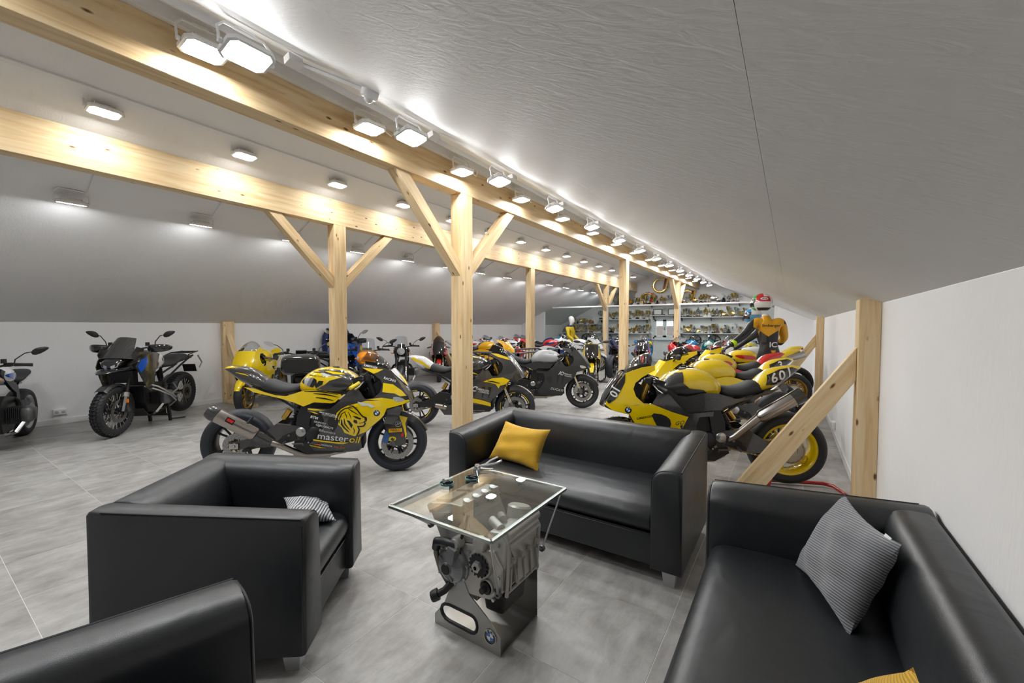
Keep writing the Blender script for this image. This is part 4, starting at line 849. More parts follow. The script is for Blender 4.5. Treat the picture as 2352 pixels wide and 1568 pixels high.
def chain_mesh():
    mb = MB(); pts = []
    for k in range(24): pts.append((.60 - .60 * k / 23, .105, .435 + (.425 - .435) * k / 23 - .02 * math.sin(math.pi * k / 23)))
    for k in range(1, 9): a = R(90 + 22.5 * k); pts.append((.11 * math.cos(a), .105, .32 + .11 * math.sin(a)))
    for k in range(1, 22): pts.append((.60 * k / 22, .105, .21 + .16 * k / 22))
    for k in range(40): pass
    mb.tube(pts, .008, 5, 0, True); n = len(pts)
    for i in range(0, n, 1):
        p, q = Vector(pts[i]), Vector(pts[(i + 1) % n]); mb.lathe([(0, -.010), (.009, -.010), (.009, .010), (0, .010)], (p + q) / 2, (0, 1, 0), 6, 0)
    return mb.mesh('chain', [CHAINM], 40)
def clipon_mesh(s):
    mb = MB(); mb.tube([(1.14, s * .105, .945), (1.095, s * .18, .93), (1.03, s * .295, .895)], .011, 8, 0); mb.lathe([(.028, -.02), (.038, -.02), (.038, .02), (.028, .02)], (1.14, s * .105, .945), (-.4, 0, 1), 14, 0, True)
    mb.box((1.10, s * .165, .945), (.05, .055, .04), 0); mb.lathe([(0, .05), (.025, .05), (.028, .0), (0, 0)], (1.165, s * .17, .955), (0, 0, 1), 12, 0); return mb.mesh('handlebar', [BLACKM], 40)
def grip_mesh(s):
    mb = MB(); a, b = Vector((1.085, s * .195, .925)), Vector((1.02, s * .31, .89)); d = b - a
    mb.tube([a + d * t for t in (0, .03, .06, .9, .94, 1.0)], [.021, .021, .0175, .0175, .019, .012], 12, 0); return mb.mesh('grip', [RUBBER], 40)
def lever_mesh(s):
    mb = MB(); mb.tube([(1.125, s * .17, .94), (1.115, s * .22, .925), (1.10, s * .27, .905), (1.07, s * .325, .885)], [.009, .007, .006, .005], 6); mb.ball((1.07, s * .325, .885), .008, 8); return mb.mesh('brake_lever', [ALU], 40)
def dash_mesh():
    mb = MB(); mb.box((1.20, 0, 1.0), (.02, .17, .10), 0, Matrix.Rotation(R(-55), 3, 'Y')); mb.box((1.195, 0, 1.006), (.012, .14, .075), 1, Matrix.Rotation(R(-55), 3, 'Y'))
    mb.box((1.13, 0, .965), (.12, .22, .02), 2); mb.tube([(1.12, 0, .93), (1.10, 0, .99)], .02, 10, 2)
    for s in (-1, 1): mb.tube([(1.22, s * .05, .97), (1.30, s * .06, .93), (1.42, s * .05, .86)], .012, 6, 0); mb.prism([(1.16, .80), (1.40, .80), (1.38, .93), (1.30, .97), (1.20, .90)], lambda a, b, t: (a, t, b), s * .10, s * .105, 0)
    return mb.mesh('dashboard', [BLACKP, M('dash_display', (.05, .06, .07), .1), ALUD], 30)
def radiator_mesh():
    mb = MB(); mb.box((1.10, 0, .55), (.04, .32, .30), 0, Matrix.Rotation(R(-12), 3, 'Y')); mb.box((1.12, 0, .33), (.03, .26, .11), 0, Matrix.Rotation(R(-5), 3, 'Y'))
    for k in range(10): mb.box((1.125 + .0, 0, .42 + .028 * k), (.02, .30, .004), 1)
    return mb.mesh('radiator', [RADM, BLACKM], 0)
def peg_mesh(s):
    mb = MB(); mb.prism([(.42, .42), (.52, .46), (.54, .38), (.40, .33), (.36, .35)], lambda a, b, t: (a, t, b), s * .15, s * .158, 0); mb.tube([(.44, s * .16, .36), (.44, s * .25, .355)], .011, 8, 1); mb.tube([(.50, s * .165, .34), (.60, s * .18, .345), (.61, s * .23, .345)], .007, 6, 1); mb.lathe([(0, .01), (.012, .01), (.012, 0)], (.47, s * .16, .42), (0, s, 0), 8, 1); return mb.mesh('foot_peg', [BLACKM, ALUD], 40)
def exhaust_mesh(kind):
    mb = MB()
    if kind == 'right':
        a, b = Vector((.20, -.19, .435)), Vector((-.10, -.235, .63)); d = (b - a)
        def ring(p, r, t): 
            x = d.normalized(); y = Vector((0, -1, .1)).normalized(); z = x.cross(y); return [p + (y * math.cos(R(45 * k + 22)) * .85 + z * math.sin(R(45 * k + 22)) * 1.12) * r for k in range(8)]
        mb.rings([ring(a + d * t, r, 0) for t, r in ((0, .04), (.06, .056), (1, .060))], 0); mb.rings([ring(a + d * t, r, 0) for t, r in ((.99, .061), (1.10, .064), (1.24, .050))], 1); mb.rings([ring(a + d * t, r, 0) for t, r in ((-.02, .046), (-.2, .044), (-.42, .036))], 1)
        mb.tube([a - d * .40, Vector((.38, -.15, .33)), Vector((.48, -.10, .26)), Vector((.55, -.06, .22))], [.03, .028, .028, .03], 10, 2); mb.tube([(.16, -.16, .60), (.13, -.20, .55)], .012, 6, 3)
    elif kind == 'left_up':
        a, b = Vector((.26, .15, .62)), Vector((-.02, .16, .78)); d = b - a; mb.tube([a, a + d * .1, b], [.04, .055, .062], 14, 0); mb.tube([b - d * .02, b + d * .25], [.063, .068], 14, 1); mb.tube([Vector((.62, .10, .36)), Vector((.46, .14, .45)), a], [.03, .032, .036], 10, 2)
    elif kind == 'under':
        mb.prism([(.44, .20), (.60, .20), (.60, .34), (.42, .36), (.34, .33)], lambda a, b, t: (a, t, b), -.19, -.10, 1)
        mb.tube([(.46, -.165, .30), (.36, -.19, .33), (.31, -.20, .345)], [.04, .042, .036], 10, 0); mb.lathe([(.028, 0), (.036, 0), (.036, .012), (.028, .012)], (.305, -.20, .346), (-1, -.15, .3), 14, 3, True)
    elif kind == 'twin_up':
        for s in (-1, 1):
            a, b = Vector((.20, s * .075, .86)), Vector((-.16, s * .085, .97)); d = b - a; mb.tube([a, a + d * .12, b], [.03, .05, .055], 12, 0); mb.lathe([(.0, -.01), (.026, -.01), (.026, .01), (.055, .012), (.056, 0)], b, d, 14, 0); mb.tube([Vector((.5, s * .05, .5)), Vector((.4, s * .07, .72)), a], .024, 8, 2)
    elif kind == 'side_low':
        a, b = Vector((.42, -.15, .28)), Vector((-.06, -.19, .42)); d = b - a; mb.tube([a, a + d * .15, b - d * .03, b], [.03, .05, .052, .04], 14, 0); mb.tube([Vector((.75, -.08, .2)), Vector((.56, -.12, .22)), a], .026, 8, 2)
    return mb.mesh('exhaust', [TITAN, CARBON, TITAN, BLACKM], 40)
def mirror_mesh(s):
    mb = MB(); mb.tube([(1.27, s * .13, 1.05), (1.27, s * .24, 1.09), (1.26, s * .30, 1.11)], [.012, .010, .012], 8, 0)
    c = Vector((1.26, s * .35, 1.115)); rs = []
    for t, k in ((-.022, .6), (-.012, .95), (.012, 1.)): rs.append([c + Vector((-t, s * .085 * k * math.cos(R(a)) + s * .02 * math.sin(R(a)), .036 * k * math.sin(R(a)))) for a in range(0, 360, 30)])
    mb.rings(rs, 0); mb.rings([[p + Vector((-.001, 0, 0)) for p in rs[2]], [c + (p - c) * .9 + Vector((-.002, 0, 0)) for p in rs[2]]], 1, True, True); return mb.mesh('mirror', [BLACKP, MIRR], 40)
def headlight_panel(s):
    return decal([(1.397, .791), (1.444, .799), (1.523, .767), (1.508, .746), (1.43, .742)], w_fair, s, .003, .03, 1).mesh('headlight', [LAMPG], 40)
def roundel(root, wf, side, u, z, r, name='round_emblem'):
    mb = MB(); ring = lambda rad, a0, a1, n: [(u + rad * math.cos(R(a0 + (a1 - a0) * k / n)), z + rad * math.sin(R(a0 + (a1 - a0) * k / n))) for k in range(n + 1)]
    decal(ring(r, 0, 345, 23), wf, side, .004, 0, 0, mb, 0)
    for q in range(4): decal([(u, z)] + ring(r * .58, q * 90, q * 90 + 90, 6), wf, side, .0052, 0, 0, mb, 1 if q % 2 else 2)
    for ch, an in (('B', 135), ('M', 90), ('W', 45)): tdecal(ch, wf, side, u + (-1 if side > 0 else 1) * r * .79 * math.cos(R(an)), z + r * .79 * math.sin(R(an)), r * .42, an - 90, .01, 0, 1, .006, 0, mb, 2)
    return mb.build(name, EMB, root, 0)
def place(root, front, heading, lift=0., lean=0.):
    th = R(heading); pit = math.asin(lift / WB) if lift else 0; c = math.cos(pit)
    root.location = (front[0] - WB * c * math.cos(th), front[1] - WB * c * math.sin(th), lift); root.rotation_euler = (R(lean), pit, th)
def sport(label, front, heading, o, lift=0., lean=0., hi=False, group='parked sport motorcycles'):
    r = empty('motorcycle'); tag(r, label, 'motorcycle', group); place(r, front, heading, lift, lean); g = o.get; res = .045 if hi else .08
    body, low, nose, tank, tail = g('body', YEL), g('low', g('body', YEL)), g('nose', g('body', YEL)), g('tank', g('body', YEL)), g('tail', g('body', YEL))
    wheel(r, 'front_wheel', (WB, 0, .30), .30, .125, .222, g('rim', BLACKM), g('tyre', TYRE), ((.075, .16), (-.075, .16)), g('stripe'), hi=hi); rw = wheel(r, 'rear_wheel', (0, 0, .32), .32, .195, .225, g('rim', BLACKM), g('tyre', TYRE), ((-.10, .11),), g('stripe'), hi=hi)
    obj('sprocket', cm('sprk', sprocket_mesh), rw, (0, .105, 0))
    for s in (-1, 1):
        f = obj('fork_leg', cm('fork', fork_leg_mesh), r, (0, s * .105, 0)); recolor(f, [CHROME, g('fork', GOLD)]); c = obj('brake_caliper', cm('cal', caliper_mesh), f, (0, -s * .015, 0)); recolor(c, [g('caliper', BLACKM)])
    recolor(obj('front_fender', cm('fend', fender_mesh), r), [g('fender', body)])
    recolor(obj('engine', cm('eng', engine_mesh), r), [g('engine', ENGM)]); recolor(obj('frame', cm('frame', frame_mesh), r), [g('frame', BLACKM)]); recolor(obj('swingarm', cm('swing', swing_mesh), r), [g('swing', CARBON)])
    obj('rear_shock', cm('shock', shock_mesh), r); obj('chain', cm('chain', chain_mesh), r); obj('dashboard', cm('dash', dash_mesh), r); obj('radiator', cm('radi', radiator_mesh), r)
    for s in (-1, 1):
        b = obj('handlebar', cm(('clip', s), lambda: clipon_mesh(s)), r); recolor(obj('grip', cm(('grip', s), lambda: grip_mesh(s)), b), [g('grip', RUBBER)]); obj('brake_lever', cm(('lev', s), lambda: lever_mesh(s)), b); obj('foot_peg', cm(('peg', s), lambda: peg_mesh(s)), r)
        if g('mirror'): obj('mirror', cm(('mir', s), lambda: mirror_mesh(s)), r)
    t = obj('fuel_tank', cm(('tank', hi), lambda: sec_body(TANK, 2.5, 24 if hi else 16, 4 if hi else 2).mesh('fuel_tank', YEL, 50)), r); recolor(t, [tank]); obj('fuel_cap', cm('cap', lambda: MB().lathe([(0, .012), (.03, .012), (.036, .004), (.036, -.02)], (.84, 0, 1.055), (-.05, 0, 1), 16).mesh('fuel_cap', BLACKM, 40)), t)
    recolor(obj('seat', cm('seat', lambda: sec_body(SEAT, 2.6, 18, 3).mesh('seat', SEATM, 60)), r), [g('seat', SEATM)])
    tl = obj('tail_cowl', cm(('tail', hi), lambda: sec_body(TAIL, 2.2, 18, 3).mesh('tail_cowl', YEL, 50)), r); recolor(tl, [tail])
    if not g('race') and g('tlamp', 1): obj('tail_lamp', cm('tlamp', lambda: MB().box((-.12, 0, 1.0), (.03, .07, .03)).mesh('tail_lamp', TAILR, 0)), r)
    for s in (-1, 1):
        sr = obj('seat_rail_cover', cm(('rail', s), lambda: panel([(.06, .865), (.161, .852), (.246, .822), (.34, .798), (.435, .793), (.554, .836), (.60, .85), (.70, .855), (.921, .814), (.931, .798), (.873, .739), (.834, .729), (.687, .739), (.61, .705), (.591, .70), (.518, .732), (.388, .769), (.246, .80), (.148, .82)], lambda u, z: .10 + .085 * min(1, max(0, (u - .05) / .5)), s, .012, .07).mesh('seat_rail_cover', YEL, 40)), r); recolor(sr, [g('rail', body)])
        fp = obj('side_fairing', cm(('fair', s, hi), lambda: panel(O_FAIR, w_fair, s, .008, res, inner=True).mesh('side_fairing', [YEL, BLACKP], 40)), r); recolor(fp, [body]); o.setdefault('_fair', {})[s] = fp
        bl = obj('belly_panel', cm(('belly', s, hi), lambda: panel([(.645, .33), (.69, .255), (.903, .225), (1.095, .245), (1.125, .285), (1.119, .392), (1.0, .345), (.87, .342), (.70, .382)], lambda u, z: w_fair(u, z) + .004, s, .006, res).mesh('belly_panel', YEL, 40)), r); recolor(bl, [low])
        np_ = obj('nose_panel', cm(('nose', s, hi), lambda: panel(O_NOSE, w_nose, s, .008, res, inner=True).mesh('nose_panel', [YEL, BLACKP], 40)), r); recolor(np_, [nose])
        if not g('race'): obj('headlight', cm(('hl', s), lambda: headlight_panel(s)), np_)
        vt = obj('side_vent', cm(('vent', s), lambda: decal([(.80, .60), (.93, .60), (.90, .50), (.86, .44)], w_fair, s, .003, .05, 1).mesh('side_vent', BLACKP, 40)), fp)
        if g('vent') is False: recolor(vt, [body])
    recolor(obj('belly_pan', cm('bpan', lambda: MB().rings([[Vector((u, w_fair(u, z) * (2 * k / 8 - 1), z - .02 * (1 - (2 * k / 8 - 1) ** 2))) for k in range(9)] for u, z in ((.66, .30), (.69, .255), (.80, .237), (.903, .225), (1.095, .245), (1.125, .285))], 0, False, False).mesh('belly_pan', YEL, 40)), r), [low])
    recolor(obj('nose_cowl', cm('nosec', lambda: under_nose(nose_center(MB())).mesh('nose_cowl', [YEL, BLACKP], 50)), r), [g('plate', nose)])
    recolor(obj('windscreen', cm(('scr', g('tall', 0)), lambda: screen_mesh(1.225 + .05 * g('tall', 0)).mesh('windscreen', SCREEN, 60)), r), [g('screen', SCREEN)])
    if g('exhaust', 'right'): recolor(obj('exhaust', cm(('exh', g('exhaust', 'right')), lambda: exhaust_mesh(g('exhaust', 'right'))), r), [g('pipe', TITAN)])
    o['_tank'] = t; o['_tail'] = tl; o['_root'] = r
    # simple two-tone slashes for the background machines
    if g('slash'):
        for s in (-1, 1):
            a = obj('fairing_graphic', cm(('slash1', s), lambda: decal([(.80, .70), (.93, .755), (1.0, .84), (1.06, .84), (1.12, .74), (1.28, .72), (1.25, .60), (1.14, .52), (1.02, .62), (.9, .66)], w_fair, s, .004, .07).mesh('fairing_graphic', WHT, 40)), o['_fair'][s]); recolor(a, [g('slash')])
            b = obj('tank_graphic', cm(('slash2', s), lambda: decal([(.60, .90), (.72, .88), (.95, .93), (.98, .975), (.80, .97), (.66, .96)], w_tank, s, .004, .05, 1).mesh('tank_graphic', WHT, 40)), t); recolor(b, [g('slash2', g('slash'))])
    if g('number'):
        npl = MB(); rs = []
        pl = obj('number_plate', cm('npl', lambda: (lambda mb: mb.rings([[Vector((u + .045 * (1 - y * y) + .004, w_fair(u, z) * y, z + .012 * (1 - y * y) + .003)) for y in [(2 * k / 8 - 1) * .86 for k in range(9)]] for u, z in ((1.385, 1.025), (1.46, .933), (1.505, .865), (1.545, .805))], 0, False, False))(MB()).mesh('number_plate', STICK_W, 50)), r); recolor(pl, [g('plate_mat', STICK_W)])
        v, f = text_verts(g('number'), .15, .012); mb = MB(); mb.add([(1.46 - .62 * b + .045 * (1 - (a / .14) ** 2) + .022, a, .925 + .80 * b + .022) for a, b in v], f); mb.build('plate_number', g('num_mat', STICK_K), pl, 0)
    return r, o
def paddock_stand(front, heading, lift, label, mat):
    r = empty('paddock_stand'); tag(r, label, 'stand', 'paddock stands'); place(r, front, heading, 0); h = .285 + lift
    MB().tube([(.16, -.19, h), (.24, -.20, .06), (.16, -.20, .03), (-.38, -.20, .03), (-.44, -.14, .03), (-.44, .14, .03), (-.38, .20, .03), (.16, .20, .03), (.24, .20, .06), (.16, .19, h)], .0175, 10).build('stand_tube', mat, r)
    for s in (-1, 1):
        MB().lathe([(.012, -.012), (.028, -.012), (.028, .012), (.012, .012)], (.22, s * .235, .03), (0, 1, 0), 16, 0, True).build('stand_wheel', RUBBER, r); MB().box((.13, s * .165, h), (.06, .05, .02)).build('stand_rest', BLACKP, r, 0)
    return r
# ---------------------------------------------------------------- adventure and naked machines
def bars_mesh(w=.43, z=1.17):
    mb = MB(); mb.tube([(1.06, -w, z), (1.10, -w * .62, z + .02), (1.16, -.12, z - .02), (1.17, 0, z - .03), (1.16, .12, z - .02), (1.10, w * .62, z + .02), (1.06, w, z)], .0125, 8, 0)
    for s in (-1, 1): mb.tube([(1.068, s * (w - .14), z + .003), (1.058, s * (w + .005), z - .001)], .018, 10, 1); mb.box((1.10, s * (w - .18), z + .01), (.05, .06, .045), 0); mb.lathe([(0, .05), (.024, .05), (.026, 0), (0, 0)], (1.15, s * (w - .20), z + .03), (0, 0, 1), 12, 0); mb.tube([(1.13, s * (w - .17), z), (1.13, s * (w - .05), z - .005), (1.11, s * (w + .02), z - .015)], .006, 6, 0)
    return mb.mesh('handlebar', [BLACKM, RUBBER], 40)
def gmirror_mesh(s, w=.30, z=1.19, h=.15, out=.13):
    mb = MB(); c = Vector((1.10, s * (w + out + .05), z + h + .03)); mb.tube([(1.11, s * w, z), (1.115, s * (w + .01), z + h * .45), (1.11, s * (w + out * .55), z + h), c], .0065, 6, 0); rs = []
    for t, k in ((-.018, .55), (-.008, .95), (.012, 1.)): rs.append([c + Vector((-t, s * (.075 * k * math.cos(R(a))), .04 * k * math.sin(R(a)) * (1 - .35 * math.cos(R(a))) + .028 * k * math.cos(R(a)))) for a in range(0, 360, 30)])
    mb.rings(rs, 0); mb.rings([[p + Vector((-.001, 0, 0)) for p in rs[2]], [c + (p - c) * .88 + Vector((-.002, 0, 0)) for p in rs[2]]], 1); return mb.mesh('mirror', [BLACKP, MIRR], 40)
def boxer_mesh():
    mb = MB(); mb.prism([(.66, .32), (.78, .22), (1.06, .22), (1.12, .36), (1.10, .58), (.98, .66), (.72, .62)], lambda a, b, t: (a, t, b), -.15, .15, 0)
    for s in (-1, 1):
        for k in range(7): mb.box((.93 + .03 * s * 0, s * (.17 + .016 * k), .42), (.20, .008, .19), 0)
        mb.box((.93, s * .22, .42), (.15, .16, .15), 0); rs = []
        for t, k in ((.28, .96), (.30, 1.06), (.34, 1.06), (.375, .8), (.385, .5)): rs.append([Vector((.93 + .105 * k * math.copysign(abs(math.cos(a)) ** .6, math.cos(a)), s * t, .42 + .095 * k * math.copysign(abs(math.sin(a)) ** .6, math.sin(a)))) for a in [2 * math.pi * q / 16 for q in range(16)]])
        mb.rings(rs, 1); mb.tube([(1.0, s * .30, .34), (1.08, s * .26, .24), (.95, s * .14, .18), (.6, s * .08, .18)], .022, 8, 2); mb.tube([(.84, s * .24, .48), (.74, s * .20, .55), (.62, s * .10, .60)], .026, 8, 3)
    return mb.mesh('engine', [ENGM, ALUD, CHROME, BLACKP], 35)
def oval_pipe(a, b, r, mb, mi): d = Vector(b) - Vector(a); mb.tube([a, Vector(a) + d * .12, Vector(a) + d * .95, b], [r * .6, r, r * 1.05, r * .8], 12, mi)
GTANK = [(.60, .86, .95, .10), (.70, .82, 1.06, .165), (.85, .80, 1.12, .20), (1.02, .80, 1.13, .225), (1.16, .82, 1.10, .225), (1.28, .86, 1.04, .19), (1.36, .90, 1.0, .13)]
w_gt = sec_w(GTANK, 2.8)
def adventure(label, front, heading, o, lift=0., group='touring motorcycles along the left wall'):
    r = empty('motorcycle'); tag(r, label, 'motorcycle', group); WBG = 1.52; th = R(heading); pit = math.asin(lift / WBG); r.location = (front[0] - WBG * math.cos(th) * math.cos(pit), front[1] - WBG * math.sin(th) * math.cos(pit), lift); r.rotation_euler = (0, pit, th); g = o.get
    body, acc = g('body', CARBON), g('acc', BLU)
    wheel(r, 'front_wheel', (1.52, 0, .345), .345, .125, .245, BLACKM, TYRE, ((.075, .155), (-.075, .155)), None, True, True); wheel(r, 'rear_wheel', (0, 0, .335), .335, .175, .225, BLACKM, TYRE, ((.10, .13),), None, True, True)
    def part(nm, key, fn, mats, parent=None): return recolor(obj(nm, cm(key, fn), parent or r), mats)
    def forks(s):
        mb = MB(); mb.tube([(1.50, s * .10, .33), (1.46, s * .10, .44), (1.43, s * .10, .52)], [.035, .034, .03], 10, 1); mb.tube([(1.44, s * .10, .50), (1.22, s * .10, 1.06)], .021, 10, 0); mb.box((1.475, s * .118, .43), (.05, .02, .20), 2, Matrix.Rotation(R(-20), 3, 'Y')); mb.lathe([(.022, -.03), (.038, -.03), (.038, .03), (.022, .03)], (1.425, s * .10, .55), (-.4, 0, 1), 14, 3, True); return mb.mesh('fork_leg', [BLACKM, BLACKM, SIL, ALU], 40)
    for s in (-1, 1):
        f = part('fork_leg', ('gfork', s), lambda: forks(s), [BLACKM, BLACKM, g('guard', SIL), ALU]); obj('brake_caliper', cm(('gcal', s), lambda: MB().box((1.40, s * .085, .36), (.05, .045, .11), 0, Matrix.Rotation(R(25), 3, 'Y')).mesh('brake_caliper', ALUD, 30)), f); obj('reflector', cm(('grefl', s), lambda: MB().box((1.455, s * .136, .47), (.03, .012, .05)).mesh('reflector', AMBER, 0)), f)
    def gfend():
        mb = MB(); rs = []
        for k in range(11):
            a = R(55 + k * 9.5); rs.append([Vector((1.52 + (.375 - (.03 if j in (0, 6) else 0)) * math.cos(a), .07 * (j / 3 - 1), .345 + (.375 - (.03 if j in (0, 6) else 0)) * math.sin(a))) for j in range(7)])
        mb.rings(rs, 0, False, False); mb.rings([[p - Vector((0, 0, .005)) for p in q] for q in rs], 0, False, False); return mb.mesh('front_fender', CARBON, 40)
    part('front_fender', 'gfend', gfend, [g('fender', body)]); e = part('engine', 'boxer', boxer_mesh, [ENGM, g('head', ALUD)])
    part('fuel_tank', 'gtank', lambda: sec_body(GTANK, 2.8, 18, 3).mesh('fuel_tank', YEL, 50), [g('tank', body)])
    part('seat', 'gseat', lambda: sec_body([(-.06, .90, .955, .09), (.0, .87, .985, .135), (.15, .85, .985, .155), (.27, .84, .955, .16), (.36, .82, .915, .16), (.50, .81, .895, .15), (.60, .82, .905, .12), (.66, .84, .90, .08)], 2.8, 16, 3).mesh('seat', SEATM, 60), [SEATM])
    for s in (-1, 1):
        wfs = lambda u, z: .235 + .035 * math.sin(max(0, min(1, (u - .95) / .5)) * 3.1)
        sp = part('side_panel', ('gside', s), lambda: panel([(.90, 1.06), (1.02, 1.10), (1.22, 1.08), (1.36, 1.02), (1.42, .93), (1.36, .80), (1.27, .62), (1.17, .53), (1.10, .60), (1.06, .80), (.96, .92)], wfs, s, .012, .07).mesh('side_panel', YEL, 40), [g('side', body)])
        part('side_graphic', ('gside2', s), lambda: decal([(1.24, 1.06), (1.36, 1.01), (1.41, .93), (1.36, .84), (1.28, .90), (1.22, .98)], wfs, s, .004, .07).mesh('side_graphic', BLU, 40), [acc], sp)
        if g('acc2'): part('side_graphic', ('gside3', s), lambda: decal([(.98, 1.05), (1.14, 1.05), (1.10, .88), (1.04, .90)], wfs, s, .004, .07).mesh('side_graphic', RED, 40), [g('acc2')], sp)
        part('tank_trim', ('gtrim', s), lambda: panel([(.63, .98), (.72, 1.06), (.86, 1.08), (.93, .98), (.86, .82), (.72, .80), (.64, .86)], lambda u, z: w_gt(u, z) + .012, s, .012, .06).mesh('tank_trim', YEL, 40), [g('trim', WHT)])
        roundel(r, lambda u, z: w_gt(u, z) + .012, s, .76, .97, .032)
        def crash(s=s):
            mb = MB()
            for dz in (0, .05): mb.tube([(1.18, s * .18, .62 + dz), (1.14, s * .33, .56 + dz), (1.02, s * .425, .46 + dz * .6), (.90, s * .42, .36 + dz), (.80, s * .28, .26 + dz)], .0125, 8)
            mb.tube([(1.02, s * .425, .47), (.86, s * .42, .52), (.74, s * .30, .60)], .0125, 8); return mb.mesh('crash_bar', STEEL, 40)
        part('crash_bar', ('crash', s), lambda: crash(s), [g('bar', STEEL)])
        part('handguard', ('hg', s), lambda: MB().rings([[Vector((x + tx * math.cos(a), s * y, z + tz * math.sin(a))) for a in [2 * math.pi * q / 12 for q in range(12)]] for y, x, z, tx, tz in ((.235, 1.155, 1.165, .02, .03), (.27, 1.18, 1.165, .026, .05), (.35, 1.195, 1.165, .024, .058), (.43, 1.175, 1.168, .022, .055), (.49, 1.13, 1.17, .022, .042), (.51, 1.10, 1.172, .015, .022))]).mesh('handguard', BLACKP, 50), [g('handguard', BLACKG)])
        obj('mirror', cm(('gmir', s), lambda: gmirror_mesh(s)), r)
        part('screen_wing', ('gwing', s), lambda: panel([(1.20, 1.16), (1.34, 1.20), (1.44, 1.10), (1.40, 1.02), (1.26, 1.06)], lambda u, z: .215 - .1 * max(0, u - 1.3), s, .005, .1).mesh('screen_wing', CARBON, 40), [g('wing', body)])
        part('headlamp_eye', ('geye', s), lambda: MB().prism([(.02, .955), (.085, .985), (.115, 1.01), (.085, .94), (.03, .925)], lambda a, b, t: (1.545 - a * .3 + t, s * a, b), 0, .02).mesh('headlamp_eye', LAMPG, 30), [LAMPG])
    part('beak', 'gbeak', lambda: sec_body([(1.30, .86, .96, .17), (1.42, .86, .945, .175), (1.55, .87, .93, .14), (1.66, .865, .905, .085), (1.735, .865, .88, .03)], 2.3, 14, 3).mesh('beak', YEL, 50), [g('beak', body)])
    part('headlamp', 'ghead', lambda: sec_body([(1.30, .95, 1.10, .13), (1.42, .93, 1.09, .125), (1.50, .93, 1.05, .11), (1.545, .935, 1.02, .09)], 3, 14, 2).mesh('headlamp', BLACKG, 50), [BLACKG])
    scr = MB(); scr.grid(lambda i, j: Vector((1.50 - .24 * j - .07 * (2 * i - 1) ** 2, (.205 - .085 * j) * (2 * i - 1), 1.06 + .27 * j - .02 * (2 * i - 1) ** 2)), 10, 8); scr.grid(lambda i, j: Vector((1.495 - .24 * j - .07 * (2 * i - 1) ** 2, (.205 - .085 * j) * (2 * i - 1), 1.06 + .27 * j - .02 * (2 * i - 1) ** 2)), 10, 8)
    part('windscreen', 'gscr', lambda: scr.mesh('windscreen', CARBON, 60), [g('screen', CARBON)]); part('display', 'gdisp', lambda: MB().box((1.24, 0, 1.27), (.02, .17, .10), 0, Matrix.Rotation(R(-30), 3, 'Y')).mesh('display', BLACKP, 0), [BLACKP])
    part('handlebar', 'gbars', lambda: bars_mesh(), [BLACKM, RUBBER])
    def gframe():
        mb = MB(); mb.box((1.12, 0, .50), (.06, .30, .24), 0); mb.box((1.30, 0, .78), (.10, .30, .16), 0)
        for s in (-1, 1):
            mb.tube([(.62, s * .09, .66), (.70, s * .12, .84), (1.15, s * .12, .98)], .02, 8, 0); mb.tube([(.60, s * .10, .60), (.25, s * .12, .78), (-.05, s * .10, .88), (-.22, s * .10, .93)], .015, 8, 0); mb.tube([(.62, s * .10, .74), (.3, s * .12, .84)], .015, 8, 0)
            mb.tube([(.05, s * .17, .96), (-.10, s * .17, .985), (-.34, s * .12, .99)], .010, 6, 0); mb.tube([(-.20, s * .19, .93), (-.28, s * .21, .80), (-.20, s * .21, .72)], .012, 6, 1); mb.tube([(.48, s * .16, .40), (.46, s * .26, .395)], .012, 8, 1)
        for k in range(5): mb.tube([(-.06 - .07 * k, -.15 + .008 * k, .988), (-.06 - .07 * k, .15 - .008 * k, .988)], .007, 6, 0)
        mb.box((-.30, 0, .70), (.012, .20, .14), 0, Matrix.Rotation(R(20), 3, 'Y')); mb.box((-.24, 0, .90), (.08, .10, .05), 0); return mb.mesh('frame', [BLACKM, ALU], 40)
    part('frame', 'gframe', gframe, [BLACKM, ALU])
    part('swingarm', 'gswing', lambda: MB().tube([(.62, -.09, .46), (.35, -.12, .40), (.10, -.125, .345), (-.02, -.12, .335)], [.05, .045, .05, .07], 12).tube([(.40, -.02, .45), (.52, -.02, .74)], .035, 10).mesh('swingarm', BLACKM, 40), [BLACKM])
    def gex(): mb = MB(); oval_pipe((.34, -.19, .42), (-.20, -.25, .56), .058, mb, 0); mb.tube([(.7, -.06, .2), (.5, -.12, .30), (.35, -.19, .42)], .026, 8, 1); return mb.mesh('exhaust', [BLACKM, CHROME], 40)
    part('exhaust', 'gex', gex, [g('pipe', BLACKM)]); part('skid_plate', 'gskid', lambda: MB().prism([(.62, .22), (.70, .165), (1.05, .165), (1.18, .30), (1.16, .30), (1.04, .18), (.70, .18)], lambda a, b, t: (a, t, b), -.14, .14).mesh('skid_plate', BLACKM, 30), [g('skid', BLACKM)])
    if g('tail'): part('tail_panel', 'gtail', lambda: panel([(-.12, .93), (.05, .90), (.30, .80), (.34, .84), (.08, .96)], lambda u, z: .16, 1, .01, .1, 0, panel([(-.12, .93), (.05, .90), (.30, .80), (.34, .84), (.08, .96)], lambda u, z: .16, -1, .01, .1)).mesh('tail_panel', WHT, 40), [g('tail')])
    zf = -lift
